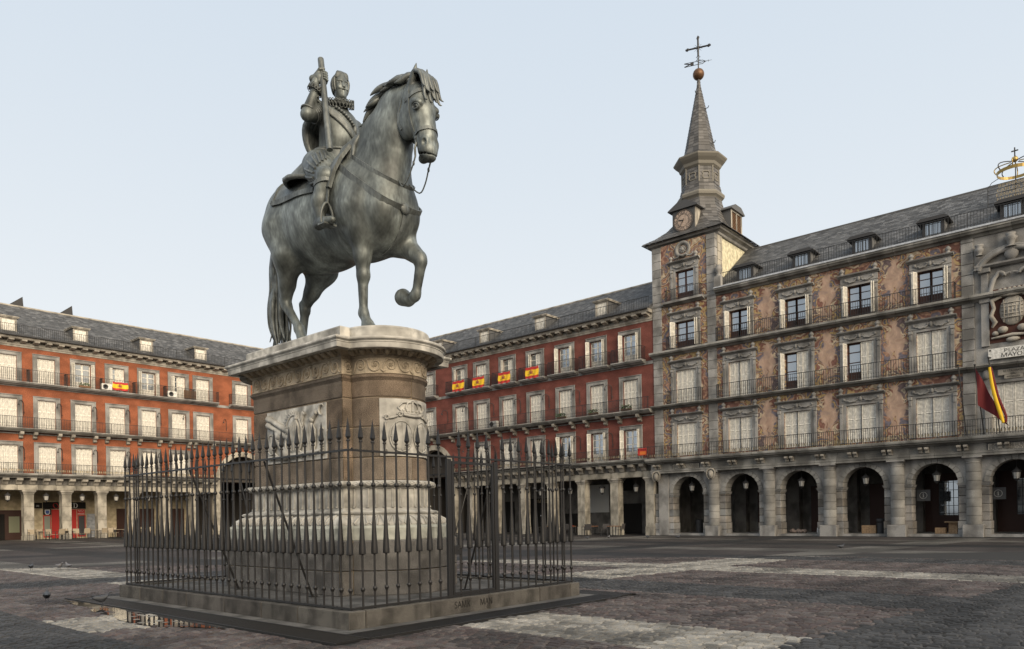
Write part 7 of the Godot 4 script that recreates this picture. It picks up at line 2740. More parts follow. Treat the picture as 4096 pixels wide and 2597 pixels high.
func rider(t: Node3D, tone: FastNoiseLite, horse: Field) -> void:
	var f := Field.new(Vector3(-0.8, 1.95, -1.15), Vector3(1.55, 5.2, 1.15), 0.028)
	f.ell(Vector3(0.12, 3.6, 0), Vector3(0.5, 0.34, 0.52), 0.1)
	f.bone(Vector3(0.16, 3.9, 0), Vector3(0.26, 4.5, 0), 0.32, 0.36, 0.12, 1.15)
	f.ell(Vector3(0.36, 4.2, 0), Vector3(0.3, 0.42, 0.36), 0.1)
	f.ell(Vector3(0.22, 4.6, 0), Vector3(0.26, 0.2, 0.46), 0.1)
	# arms
	f.bone(Vector3(0.2, 4.64, 0.42), Vector3(0.2, 4.5, 0.7), 0.18, 0.125, 0.1)
	f.bone(Vector3(0.2, 4.5, 0.72), Vector3(0.25, 5.0, 0.56), 0.12, 0.08, 0.05)
	f.bone(Vector3(0.22, 4.62, -0.42), Vector3(0.38, 4.2, -0.62), 0.19, 0.16, 0.1)
	f.bone(Vector3(0.38, 4.2, -0.62), Vector3(0.95, 4.0, -0.3), 0.15, 0.1, 0.05)
	f.ell(Vector3(1.0, 3.98, -0.27), Vector3(0.11, 0.1, 0.09), 0.04)
	f.bone(Vector3(0.3, 4.7, 0), Vector3(0.34, 5.0, 0), 0.14, 0.13, 0.08)
	for s in [-1.0, 1.0]:
		# thigh in padded hose, knee, calf, foot
		f.bone(Vector3(0.15, 3.55, s * 0.4), Vector3(0.62, 3.22, s * 0.66), 0.36, 0.3, 0.12)
		f.bone(Vector3(0.55, 3.2, s * 0.7), Vector3(0.98, 2.98, s * 0.84), 0.22, 0.175, 0.06)
		f.bone(Vector3(0.98, 2.98, s * 0.84), Vector3(0.93, 2.78, s * 0.86), 0.175, 0.14, 0.05)
		f.bone(Vector3(0.92, 2.8, s * 0.86), Vector3(0.84, 2.52, s * 0.88), 0.16, 0.165, 0.05)
		f.bone(Vector3(0.84, 2.52, s * 0.88), Vector3(0.86, 2.18, s * 0.9), 0.16, 0.085, 0.05)
		f.bone(Vector3(0.8, 2.1, s * 0.9), Vector3(1.0, 2.1, s * 0.91), 0.1, 0.1, 0.05)
		f.bone(Vector3(1.0, 2.1, s * 0.91), Vector3(1.28, 2.06, s * 0.93), 0.1, 0.07, 0.04)
	var mb := MB.new()
	f.build(mb, tone)
	# head, a little turned to the right
	var hb := Basis(Vector3.UP, -0.26) * Basis(Vector3.BACK, 0.06)
	var ho := Vector3(0.36, 5.0, 0.02)
	var g := Field.new(Vector3(0.0, 4.8, -0.34), Vector3(0.75, 5.62, 0.38), 0.0125)
	g.bone(ho + hb * Vector3(-0.03, -0.12, 0), ho + hb * Vector3(-0.01, 0.1, 0), 0.11, 0.11, 0.05)
	g.ell(ho + hb * Vector3(0.0, 0.3, 0), Vector3(0.185, 0.2, 0.155), 0.04, hb)
	g.ell(ho + hb * Vector3(0.06, 0.17, 0), Vector3(0.125, 0.18, 0.12), 0.05, hb)
	g.ell(ho + hb * Vector3(0.1, 0.03, 0), Vector3(0.065, 0.06, 0.06), 0.04, hb)
	g.ell(ho + hb * Vector3(0.0, 0.44, 0), Vector3(0.15, 0.16, 0.12), 0.05, hb)
	g.bone(ho + hb * Vector3(0.17, 0.29, 0), ho + hb * Vector3(0.205, 0.185, 0), 0.022, 0.028, 0.025)
	for s in [-1.0, 1.0]:
		g.ell(ho + hb * Vector3(0.165, 0.285, s * 0.065), Vector3(0.04, 0.024, 0.04), 0.02, hb, true)
		g.ell(ho + hb * Vector3(0.15, 0.275, s * 0.062), Vector3(0.03, 0.024, 0.03), 0.008, hb)
		g.bone(ho + hb * Vector3(0.165, 0.32, s * 0.03), ho + hb * Vector3(0.14, 0.325, s * 0.11), 0.014, 0.01, 0.015)
		g.ell(ho + hb * Vector3(0.12, 0.19, s * 0.08), Vector3(0.05, 0.045, 0.04), 0.03, hb)
		g.bone(ho + hb * Vector3(0.185, 0.145, s * 0.005), ho + hb * Vector3(0.165, 0.155, s * 0.09), 0.013, 0.007, 0.008)
		g.ell(ho + hb * Vector3(-0.01, 0.24, s * 0.155), Vector3(0.035, 0.055, 0.02), 0.012, hb)
	g.ell(ho + hb * Vector3(0.165, 0.115, 0), Vector3(0.02, 0.012, 0.04), 0.008, hb)
	g.ell(ho + hb * Vector3(0.17, 0.13, 0), Vector3(0.03, 0.006, 0.045), 0.006, hb, true)
	g.bone(ho + hb * Vector3(0.165, 0.09, 0), ho + hb * Vector3(0.155, 0.0, 0), 0.018, 0.012, 0.012)
	g.build(mb, tone)
	# hand closed on the baton
	var b0 := Vector3(0.24, 5.72, 0.40)
	var b1 := Vector3(0.72, 3.68, 0.56)
	var ho2 := b0.lerp(b1, 0.2)
	var ax := (b0 - b1).normalized()
	var palm := (ho2 - Vector3(0.25, 5.02, 0.56))
	palm = (palm - ax * palm.dot(ax)).normalized()
	hand_on_rod(mb, ho2, ax, palm, tone)
	var wr := Vector3(0.25, 5.0, 0.56)
	mb.tube(PackedVector3Array([wr - Vector3(0, 0.05, 0), wr.lerp(ho2 - palm * 0.15, 0.6), ho2 - palm * 0.12]), [0.1, 0.085, 0.075], 10)
	var body := part("rider", mb.mesh(), M.bronze, t)
	# hair
	mb = MB.new()
	for k in 18:
		var a := lerpf(-1.5, 1.5, k / 17.0)
		lock(mb, _v(ho + hb * Vector3(0.12 * cos(a * 0.5), 0.4, sin(a) * 0.135), ho + hb * Vector3(0.12, 0.5, sin(a) * 0.1), ho + hb * Vector3(0.03, 0.585 - absf(a) * 0.02, sin(a) * 0.06), ho + hb * Vector3(-0.07, 0.56, sin(a) * 0.05)), 0.022, 0.4, 5)
	for k in 12:
		var a := lerpf(1.2, TAU - 1.2, k / 11.0)
		lock(mb, _v(ho + hb * Vector3(cos(a) * 0.1, 0.5, sin(a) * 0.09), ho + hb * Vector3(cos(a) * 0.19, 0.38, sin(a) * 0.155), ho + hb * Vector3(cos(a) * 0.195, 0.26, sin(a) * 0.16), ho + hb * Vector3(cos(a) * 0.17, 0.15, sin(a) * 0.14)), 0.03, 0.4, 5)
	part("hair", mb.mesh(), M.bronze, body)
	# pleated ruff and cuff
	mb = MB.new()
	ruff(mb, ho + Vector3(-0.02, -0.06, 0), Basis(Vector3.UP.cross(Vector3(0.82, 0, 0.57)).normalized(), 0.42), 0.27, 0.045, 24)
	part("ruff", mb.mesh(), M.bronze, body)
	mb = MB.new()
	var wa := (ho2 - wr).normalized()
	var wx := wa.cross(Vector3.RIGHT).normalized()
	ruff(mb, wr.lerp(ho2, 0.12), Basis(wx, wa, wx.cross(wa)).orthonormalized(), 0.15, 0.032, 16)
	part("cuff", mb.mesh(), M.bronze, body)
	mb = MB.new()
	mb.tube(PackedVector3Array([b1, b1.lerp(b0, 0.03), b0.lerp(b1, 0.02), b0]), [0.06, 0.062, 0.062, 0.06], 12)
	part("baton", mb.mesh(), M.bronze, body)
	# shoulder plates, sleeve bands
	mb = MB.new()
	for k in 5:
		var c := Vector3(0.2, 4.62, 0.42).lerp(Vector3(0.2, 4.46, 0.7), 0.0 + 0.13 * k)
		var dd := Vector3(0, -0.5, 0.87)
		var x := dd.cross(Vector3.RIGHT).normalized()
		var p := PackedVector3Array()
		for i in 17:
			var a := TAU * i / 16.0
			p.append(c + (Vector3.RIGHT * cos(a) + x * sin(a)) * (0.185 - 0.01 * k))
		mb.tube(p, 0.018, 5)
	var elbow := PackedVector3Array()
	for i in 15:
		var a := TAU * i / 14.0
		elbow.append(Vector3(0.2, 4.6, 0.69) + (Vector3.RIGHT * cos(a) + Vector3(0, 0.28, 0.96) * sin(a)) * 0.128)
	mb.tube(elbow, 0.022, 5)
	part("shoulder_plates", mb.mesh(), M.bronze, body)
	# sash across the breast
	mb = MB.new()
	for k in 6:
		var q := PackedVector3Array()
		for i in 12:
			var s := i / 11.0
			var tgt := Vector3(0.1, lerpf(4.74, 4.0, s) + 0.055 * k - 0.12, lerpf(0.36, -0.4, s) + 0.03 * k)
			q.append(f.hit(tgt, Vector3(1, 0.0, 0.15).normalized(), 0.9, 0.012))
		mb.tube(q, [0.03, 0.034, 0.036, 0.036, 0.036, 0.036, 0.036, 0.036, 0.036, 0.034, 0.03, 0.026], 6)
	for k in 9:
		var s := k / 8.0
		mb.ball(f.hit(Vector3(0.1, lerpf(4.72, 4.42, s), lerpf(0.2, -0.12, s)), Vector3(1, 0, 0.1).normalized(), 0.9, 0.03), Vector3(0.035, 0.035, 0.035), 6, 4)
	mb.ball(f.hit(Vector3(0.1, 4.34, -0.1), Vector3.RIGHT, 0.9, 0.03), Vector3(0.04, 0.1, 0.05), 8, 5)
	part("sash", mb.mesh(), M.bronze, body)
	# cloak behind the arm
	mb = MB.new()
	for k in 9:
		var s := k / 8.0
		lock(mb, [0.12 - 0.1 * s, 4.6, 0.5 - 0.6 * s, -0.12 - 0.12 * s, 4.45, 0.52 - 0.6 * s, -0.2 - 0.14 * s, 4.15, 0.45 - 0.5 * s, -0.14 - 0.16 * s, 3.85, 0.34 - 0.4 * s], 0.085, 0.5)
	part("cloak", mb.mesh(), M.bronze, body)
	# belt, skirt of the armour with a rolled hem, slashed hose
	mb = MB.new()
	mb.tube(f.wrap(Vector3(0.18, 3.92, 0), Vector3.RIGHT, Vector3.BACK, 0, TAU, 30, 0.9, 0.01), 0.03, 6)
	var ring0 := f.wrap(Vector3(0.16, 3.9, 0), Vector3.RIGHT, Vector3.BACK, 0, TAU, 36, 0.9, 0.015)
	var rings := [ring0]
	for k in 4:
		var rg := PackedVector3Array()
		for i in ring0.size():
			var a := TAU * i / 36.0
			var ex := 1.0 + 0.16 * (k + 1)
			rg.append(Vector3(0.12 + (ring0[i].x - 0.16) * ex - 0.06 * (k + 1) + 0.05 * (k + 1) * cos(a), 3.9 - 0.125 * (k + 1) - 0.03 * (k + 1) * absf(sin(a)) - 0.02 * (k + 1) * cos(a), ring0[i].z * (ex + 0.05 * k)))
		rings.append(rg)
	rings.reverse()
	mb.loft(rings, false, true)
	mb.tube(rings[0], 0.055, 7)
	part("skirt", mb.mesh(), M.bronze, body)
	mb = MB.new()
	for s in [-1.0, 1.0]:
		for k in 8:
			var a := lerpf(-0.9, 1.5, k / 7.0)
			var ux := Vector3(0.45, 0.85, 0).normalized()
			var uz := Vector3(0.25, -0.15, s).normalized()
			var q := PackedVector3Array()
			for i in 6:
				var c := Vector3(0.3, 3.46, s * 0.48).lerp(Vector3(0.74, 3.16, s * 0.74), i / 5.0)
				q.append(f.hit(c, (ux * sin(a) + uz * cos(a)).normalized(), 0.7, 0.01))
			mb.tube(q, 0.026, 5)
		# garter
		var gp := PackedVector3Array()
		for i in 17:
			var a := TAU * i / 16.0
			gp.append(f.hit(Vector3(0.92, 2.84, s * 0.86), Vector3(cos(a), 0.18 * cos(a), sin(a)).normalized(), 0.35, 0.008))
		flat_band(mb, gp, Vector3(-0.18, 1, 0), 0.04, 0.016)
	part("slashed_hose", mb.mesh(), M.bronze, body)
	# saddle: bow, flap, stirrup leather and stirrup
	var sd := group_node("saddle", t)
	for s in [-1.0, 1.0]:
		mb = MB.new()
		flat_band(mb, V3([1.2, 3.58, s * 0.5, 1.18, 3.3, s * 0.7, 1.12, 3.05, s * 0.82, 1.04, 2.74, s * 0.88]), Vector3(1, 0.2, 0), 0.13, 0.035)
		part("flap", mb.mesh(), M.bronze, sd)
		mb = MB.new()
		flat_band(mb, V3([1.06, 2.85, s * 0.86, 1.1, 2.6, s * 0.9, 1.12, 2.4, s * 0.93]), Vector3(1, 0, 0), 0.03, 0.012)
		part("stirrup_leather", mb.mesh(), M.bronze, sd)
		mb = MB.new()
		mb.tube(smooth_line(V3([1.12, 2.02, s * 0.8, 1.12, 2.2, s * 0.8, 1.12, 2.36, s * 0.86, 1.12, 2.42, s * 0.93, 1.12, 2.36, s * 1.0, 1.12, 2.2, s * 1.06, 1.12, 2.02, s * 1.06]), 3), 0.026, 6)
		mb.box(Vector3(1.02, 1.985, minf(s * 0.79, s * 1.07)), Vector3(1.22, 2.02, maxf(s * 0.79, s * 1.07)))
		part("stirrup", mb.mesh(), M.bronze, sd)
	mb = MB.new()
	mb.tube(smooth_line(V3([1.1, 3.4, -0.45, 1.05, 3.72, -0.32, 1.0, 3.82, 0, 1.05, 3.72, 0.32, 1.1, 3.4, 0.45]), 4), 0.09, 8)
	mb.tube(smooth_line(V3([-0.5, 3.4, -0.5, -0.52, 3.66, -0.35, -0.5, 3.74, 0, -0.52, 3.66, 0.35, -0.5, 3.4, 0.5]), 4), 0.09, 8)
	part("saddle_bow", mb.mesh(), M.bronze, sd)

func _v(a: Vector3, b: Vector3, c: Vector3, d: Vector3) -> Array:
	return [a.x, a.y, a.z, b.x, b.y, b.z, c.x, c.y, c.z, d.x, d.y, d.z]

func ruff(mb: MB, o: Vector3, bas: Basis, r: float, h: float, n: int) -> void:
	for k in n:
		for row in 2:
			var a := TAU * (k + 0.5 * row) / n
			var c := o + bas * Vector3(cos(a) * r, (row - 0.5) * h * 1.5, sin(a) * r)
			var tg := bas * Vector3(-sin(a), 0, cos(a))
			var up := bas * Vector3.UP
			var p := PackedVector3Array()
			for i in 9:
				var g := TAU * i / 8.0
				p.append(c + tg * cos(g) * r * PI / n * 0.95 + up * sin(g) * h)
			mb.tube(p, h * 0.22, 4)
	var rings := []
	for q in [[0.4, -h * 0.9], [0.93, -h * 1.1], [0.86, 0.0], [0.93, h * 1.1], [0.4, h * 0.9]]:
		var ring := PackedVector3Array()
		for i in n:
			var a := TAU * i / n
			ring.append(o + bas * Vector3(cos(a) * r * q[0], q[1], -sin(a) * r * q[0]))
		rings.append(ring)
	mb.loft(rings)

# ---------------------------------------------------------------- café furniture, lanterns, flags, birds
const ORD := ["first", "second", "third", "fourth", "fifth", "sixth", "seventh", "eighth", "ninth", "tenth", "eleventh", "twelfth", "thirteenth", "fourteenth", "fifteenth", "sixteenth"]

func cafe_chair(seat_m: Material) -> Node3D:
	var t := thing("cafe_chair", "", "chair", "")
	var mb := MB.new()
	mb.cbox(Vector3(-0.24, 0.43, -0.24), Vector3(0.24, 0.46, 0.22), 0.01)
	part("seat", mb.mesh(), seat_m, t)
	mb = MB.new()
	mb.cbox(Vector3(-0.24, 0.0, -0.012), Vector3(0.24, 0.4, 0.012), 0.008)
	part("backrest", mb.mesh(), seat_m, t, Vector3(0, 0.5, -0.27), Basis(Vector3.RIGHT, -0.16))
	for s in [-1.0, 1.0]:
		mb = MB.new()
		mb.tube(V3([s * 0.25, 0, 0.23, s * 0.25, 0.66, 0.21]), 0.016, 5)
		part("leg", mb.mesh(), M.iron_grey, t)
		mb = MB.new()
		mb.tube(V3([s * 0.25, 0, -0.3, s * 0.25, 0.5, -0.24, s * 0.25, 0.92, -0.35]), 0.016, 5)
		part("leg", mb.mesh(), M.iron_grey, t)
		mb = MB.new()
		mb.box(Vector3(s * 0.25 - 0.025, 0.655, -0.28), Vector3(s * 0.25 + 0.025, 0.68, 0.24))
		part("armrest", mb.mesh(), M.iron_grey, t)
	return t

func cafe_table(top_m: Material) -> Node3D:
	var t := thing("cafe_table", "", "table", "")
	var mb := MB.new()
	mb.cbox(Vector3(-0.4, 0.71, -0.4), Vector3(0.4, 0.74, 0.4), 0.008)
	part("tabletop", mb.mesh(), top_m, t)
	for s in [-1.0, 1.0]:
		for e in [-1.0, 1.0]:
			mb = MB.new()
			mb.box(Vector3(s * 0.36 - 0.025, 0, e * 0.36 - 0.025), Vector3(s * 0.36 + 0.025, 0.709, e * 0.36 + 0.025))
			part("leg", mb.mesh(), M.iron_grey, t)
	return t

func furniture() -> void:
	var tan_m := mat(Color(0.30, 0.25, 0.18), 0.9)
	var dark_m := mat(Color(0.05, 0.046, 0.045), 0.85)
	var top_m := mat(Color(0.22, 0.1, 0.05), 0.6)
	# along the left arcade
	var z := -19.25
	var c0: Node3D = null
	var t0: Node3D = null
	for i in 15:
		var c: Node3D = cafe_chair(tan_m) if c0 == null else copy(c0)
		if c0 == null:
			c0 = c
		var x := -68.4 - 0.9 * (i % 3 == 1 as int)
		c.position = Vector3(x, gy(x), z)
		c.rotation.y = [PI / 2, -PI / 2, PI / 2 + 0.3, -PI / 2 + 0.2, PI / 2 - 0.2][i % 5]
		tag(c, "tan mesh café chair, %s from the left in the row before the left arcade" % ORD[i], "chair", "café chairs by the left arcade")
		z -= 0.66
	for i in 5:
		var t: Node3D = cafe_table(tan_m) if t0 == null else copy(t0)
		if t0 == null:
			t0 = t
		var zz := -20.2 - 1.95 * i
		t.position = Vector3(-69.15, gy(-69.15), zz)
		tag(t, "pale café table, %s from the left before the left arcade" % ORD[i], "table", "café tables by the left arcade")
	# along the far arcade
	var d0: Node3D = null
	var spots := [[-37.6, -46.6, 0.1], [-36.7, -46.1, 3.0], [-35.6, -46.7, 0.2], [-34.4, -46.0, 3.2], [-33.4, -46.8, -0.2], [-32.6, -46.1, 3.4], [-31.5, -46.6, 0.4], [-30.4, -46.9, -1.4]]
	for i in spots.size():
		var c: Node3D = cafe_chair(dark_m) if d0 == null else copy(d0)
		if d0 == null:
			d0 = c
		c.position = Vector3(spots[i][0], 0, spots[i][1])
		c.rotation.y = spots[i][2]
		tag(c, "dark café chair, %s from the left before the far red arcade" % ORD[i], "chair", "café chairs by the far arcade")
	var e0: Node3D = null
	for i in 4:
		var t: Node3D = cafe_table(top_m) if e0 == null else copy(e0)
		if e0 == null:
			e0 = t
		t.position = Vector3(-37.1 + 2.1 * i, 0, -46.75)
		tag(t, "brown topped café table, %s from the left before the far arcade" % ORD[i], "table", "café tables by the far arcade")
	var mb := MB.new()
	mb.cbox(Vector3(-0.28, 0, -0.2), Vector3(0.28, 0.03, 0.2), 0.008)
	solo("serving_tray", mb.mesh(), M.red, "small red tray lying on a café table before the far arcade", "tray", "", Vector3(-35.0, 0.742, -46.75))
	# a white garden lamp on a post behind the fence
	var sl := thing("post_lamp", "short white lamp on a thin post among the café tables", "lamp", "", Vector3(-36.4, 0, -45.2))
	mb = MB.new()
	mb.tube(V3([0, 0, 0, 0, 1.35, 0]), 0.025, 6)
	mb.lathe(P2([0.16, 0.0, 0.16, 0.04, 0.03, 0.06]), 10)
	part("post", mb.mesh(), M.iron_grey, sl)
	mb = MB.new()
	mb.lathe(P2([0.05, 1.35, 0.09, 1.55, 0.2, 1.58, 0.12, 1.68, 0.0, 1.72]), 10)
	part("shade", mb.mesh(), M.paper, sl)

func lantern(at: Vector3, label: String, lm: Array) -> void:
	var t := thing("hanging_lantern", label, "lantern", "lanterns hung in the arcades", at)
	part("frame", lm[0], M.iron_grey, t)
	part("glass_shade", lm[1], M.frost, t)

func pigeon_mesh() -> ArrayMesh:
	var mb := MB.new()
	var rings := []
	# body from tail to beak: [x, y, half width, half height]
	for q in [[-0.2, 0.15, 0.03, 0.008], [-0.12, 0.145, 0.035, 0.014], [-0.07, 0.14, 0.05, 0.045], [0.0, 0.135, 0.062, 0.065], [0.06, 0.145, 0.055, 0.062], [0.1, 0.175, 0.036, 0.04], [0.115, 0.205, 0.026, 0.028], [0.125, 0.235, 0.025, 0.026], [0.145, 0.242, 0.018, 0.02], [0.158, 0.238, 0.008, 0.007], [0.178, 0.23, 0.002, 0.002]]:
		var ring := PackedVector3Array()
		for i in 8:
			var a := TAU * i / 8.0
			ring.append(Vector3(q[0] + sin(a) * 0.01, q[1] + sin(a) * q[3], -cos(a) * q[2]))
		rings.append(ring)
	rings.reverse()
	mb.loft(rings)
	for s in [-1.0, 1.0]:
		mb.ball(Vector3(-0.04, 0.15, s * 0.052), Vector3(0.11, 0.035, 0.016), 8, 5, Basis(Vector3.BACK, -0.08))
		mb.tube(V3([0.01, 0.09, s * 0.022, 0.012, 0.03, s * 0.024, 0.0, 0.004, s * 0.024]), 0.005, 4)
		mb.tube(V3([-0.012, 0.004, s * 0.024, 0.035, 0.003, s * 0.03]), 0.004, 4)
	return mb.mesh()

func bolt_flag(w: float, h: float, bands: Array) -> Array:
	# cloth hung from its top edge, softly folded: one mesh to each stripe
	var out := []
	var y := 0.0
	for b in bands:
		var mb := MB.new()
		var rows := []
		for j in 4:
			var yy: float = y + b[0] * h * j / 3.0
			var row := PackedVector3Array()
			for i in 25:
				var x := w * i / 24.0
				row.append(Vector3(x - w * 0.5 + 0.02 * sin(yy * 9.0 + x * 3.0), -yy - 0.03 * sin(x / w * PI) - 0.02 * sin(x * 7.0), 0.03 * sin(x * 11.0 + yy * 3.0) * (0.3 + yy / h)))
			rows.append(row)
		rows.reverse()
		mb.loft(rows, false, true)
		out.append([mb.mesh(), b[1]])
		y += b[0] * h
	return out

func hang_flag(at: Vector3, turn: float, w: float, h: float, label: String) -> void:
	var t := thing("balcony_flag", label, "flag", "red and yellow flags hung on balconies", at, turn)
	for q in bolt_flag(w, h, [[0.25, M.red], [0.5, M.yellow], [0.25, M.red]]):
		part("stripe", q[0], q[1], t)
	var mb := MB.new()
	mb.ball(Vector3(-0.05 * w, -h * 0.5, 0.045), Vector3(0.1, 0.14, 0.012), 10, 6)
	mb.ball(Vector3(-0.05 * w, -h * 0.33, 0.045), Vector3(0.07, 0.05, 0.012), 8, 5)
	for s in [-1.0, 1.0]:
		mb.box(Vector3(-0.05 * w + s * 0.15 - 0.02, -h * 0.66, 0.03), Vector3(-0.05 * w + s * 0.15 + 0.02, -h * 0.36, 0.05))
	part("emblem", mb.mesh(), M.flag_arms, t)

func air_unit(at: Vector3, turn: float, label: String) -> void:
	var t := thing("air_conditioner", label, "air conditioner", "", at, turn)
	var mb := MB.new()
	mb.cbox(Vector3(-0.42, 0, -0.16), Vector3(0.42, 0.56, 0.16), 0.02)
	part("casing", mb.mesh(), M.sign_white, t)
	mb = MB.new()
	mb.lathe(P2([0.0, 0.0, 0.21, 0.0, 0.22, 0.02, 0.2, 0.03, 0.0, 0.012]), 18, Vector3.ZERO, true, Transform3D(Basis(Vector3.RIGHT, PI / 2), Vector3(-0.14, 0.28, 0.162)))
	part("fan_grille", mb.mesh(), M.iron_grey, t)

func pot_plant(at: Vector3, turn: float, label: String, n: int) -> void:
	var t := thing("flower_trough", label, "plant", "", at, turn)
	var mb := MB.new()
	mb.cbox(Vector3(-0.45, 0, -0.1), Vector3(0.45, 0.18, 0.1), 0.02)
	part("trough", mb.mesh(), M.brown, t)
	mb = MB.new()
	var r := RandomNumberGenerator.new()
	r.seed = n
	for i in 150:
		var c := Vector3(r.randf_range(-0.45, 0.45), 0.18 + r.randf() * 0.28, r.randf_range(-0.14, 0.16))
		var a := Vector3(r.randf_range(-1, 1), r.randf_range(-0.4, 1), r.randf_range(-1, 1)).normalized() * 0.06
		var b := a.cross(Vector3(r.randf(), r.randf(), r.randf())).normalized() * 0.03
		var v := 0.6 + r.randf()
		mb.col = Color(v, v, v)
		mb.quad(c - a, c - b, c + a, c + b)
	part("foliage", mb.mesh(), M.leaf, t)

func small_things() -> void:
	M.frost = mat(Color(0.42, 0.41, 0.38), 0.35)
	M.flag_arms = mat(Color(0.28, 0.08, 0.05), 0.8)
	var lm := lantern_mesh()
	var arches := ["tower", "first", "second", "third", "fourth"]
	var xs := [-25.95, -21.8, -17.93, -13.91, -9.95]
	for i in 5:
		lantern(Vector3(xs[i], 3.3, -49.85), "grey lantern hung in the %s arch" % ("tower" if i == 0 else arches[i] + " grey stone"), lm)
	lantern(Vector3(-5.98, 3.27, -49.85), "grey lantern hung in the rightmost stone arch", lm)
	for i in 4:
		lantern(Vector3(-30.77 - 3.2 * i, 3.4, -49.9), "grey lantern in the far red arcade, %s bay from the tower" % ORD[i], lm)
	for i in 5:
		lantern(Vector3(-71.2, 3.65, -18.31 - 2.8 * i), "grey lantern in the left arcade, %s from the left edge" % ORD[i], lm)
	# flags
	var nf := [[-49.1, 1.55], [-46.5, 1.45], [-43.35, 1.4], [-40.15, 1.45]]
	for i in 4:
		hang_flag(Vector3(nf[i][0], 14.36, -48.69), 0.0, nf[i][1], 0.98, "red and yellow flag on the far red front, %s from the left" % ORD[i])
	hang_flag(Vector3(-70.22, 14.26, -26.87), PI / 2, 1.35, 0.72, "red and yellow flag on a balcony of the left front")
	# wall units, plants, screens
	air_unit(Vector3(-70.36, 13.44, -25.75), PI / 2, "white air conditioner beside the flag on the left front")
	air_unit(Vector3(-70.36, 13.44, -31.55), PI / 2, "white air conditioner beside a brown screen on the left front")
	air_unit(Vector3(-44.8, 9.6, -48.85), 0.0, "white air conditioner on the long balcony of the far front")
	pot_plant(Vector3(-70.3, 13.42, -23.95), PI / 2, "green plants in a trough on a left top balcony", 3)
	pot_plant(Vector3(-37.1, 9.58, -48.72), 0, "dark plants below the third shuttered window from the tower", 4)
	pot_plant(Vector3(-33.9, 9.58, -48.72), 0, "dark plants below the second shuttered window from the tower", 5)
	pot_plant(Vector3(-30.8, 9.58, -48.72), 0, "dark plants below the shuttered window nearest the tower", 6)
	var mb := MB.new()
	for i in 16:
		mb.tube(PackedVector3Array([Vector3(-0.55 + 0.073 * i, 0, 0), Vector3(-0.55 + 0.073 * i, 0.82, 0)]), 0.03, 5)
	solo("reed_screen", mb.mesh(), M.brown, "brown reed screen tied to a balcony rail of the left front", "screen", "", Vector3(-70.36, 13.45, -33.3), Basis(Vector3.UP, PI / 2))
	var sv := thing("sale_board", "red board reading SE VENDE on the balcony next to the tower", "sign", "", Vector3(-29.3, 6.3, -48.46))
	mb = MB.new()
	mb.cbox(Vector3(-0.38, -0.27, -0.01), Vector3(0.38, 0.27, 0.01), 0.003)
	part("board", mb.mesh(), M.red, sv)
	letters("SE VENDE", 0.13, M.dark, sv, Vector3(0, 0.15, 0.011))
	mb = MB.new()
	mb.box(Vector3(-0.2, -0.22, 0.0101), Vector3(0.33, 0.03, 0.013))
	part("orange_field", mb.mesh(), M.orange, sv)
	# flag poles on the right
	var poles := [[-8.35, 9.6, -8.1, "bare dark flag pole on the balcony left of the red flag", "flag_pole"], [-7.55, 9.5, -7.25, "dark pole carrying a drooping red flag", "flag_pole"], [-6.9, 9.8, -6.5, "dark pole carrying a yellow and red flag", "flag_pole"]]
	for q in poles:
		mb = MB.new()
		mb.tube(PackedVector3Array([Vector3(q[2], 5.72, -48.2), Vector3(q[0], q[1], -47.6)]), 0.035, 6)
		mb.ball(Vector3(q[0], q[1] + 0.03, -47.6), Vector3(0.06, 0.06, 0.06), 8, 5)
		solo("flag_pole", mb.mesh(), M.iron, q[3], "pole", "flag poles on the long stone balcony")
	var fl := thing("drooping_flag", "drooping red flag on a leaning pole at the right edge", "flag")
	mb = MB.new()
	var rows := []
	for j in 13:
		var f := j / 12.0
		var top := Vector3(-7.53, 9.35, -47.6).lerp(Vector3(-6.25, 6.5, -47.75), f)
		var low := Vector3(-7.42, 7.3, -47.75).lerp(Vector3(-6.0, 6.0, -47.8), pow(f, 0.8))
		var row := PackedVector3Array()
		for i in 9:
			var g := i / 8.0
			row.append(top.lerp(low, g) + Vector3(0.03 * sin(f * 9.0 + g * 4.0), 0, 0.14 * sin(f * 13.0 + g * 2.0)))
		rows.append(row)
	mb.loft(rows, false, true)
	part("cloth", mb.mesh(), M.maroon, fl)
	fl = thing("furled_flag", "furled yellow and red flag hanging behind the red one", "flag")
	for k in 2:
		mb = MB.new()
		lock(mb, [-6.86 + 0.05 * k, 9.3, -47.65, -6.75 + 0.1 * k, 8.4, -47.62, -6.6 + 0.12 * k, 7.6, -47.6, -6.35 + 0.2 * k, 6.6, -47.55, -6.25 + 0.1 * k, 6.2, -47.5], 0.1 - 0.03 * k, 0.6, 9)
		part("cloth", mb.mesh(), M.yellow if k == 0 else M.maroon, fl)
	# under the arches
	var bx := [[-13.88, 0.84, 0.52, 0.45, "wide cardboard box beside the litter bin in the third stone arch"], [-9.88, 0.56, 0.36, 0.4, "small cardboard box under the fourth stone arch"]]
	for q in bx:
		mb = MB.new()
		mb.cbox(Vector3(-q[1] * 0.5, 0, -q[3] * 0.5), Vector3(q[1] * 0.5, q[2], q[3] * 0.5), 0.008)
		solo("cardboard_box", mb.mesh(), M.card, q[4], "box", "", Vector3(q[0], 0.121, -50.4))
	mb = MB.new()
	mb.box(Vector3(-0.22, 0, -0.02), Vector3(0.24, 0.72, 0.02), Transform3D(Basis(Vector3.RIGHT, -0.2), Vector3.ZERO))
	mb.box(Vector3(-0.34, 0.0, 0.0), Vector3(0.3, 0.03, 0.4))
	mb.box(Vector3(-0.4, 0.7, -0.16), Vector3(0.42, 0.72, 0.1), Transform3D(Basis(Vector3.RIGHT, 0.2), Vector3.ZERO))
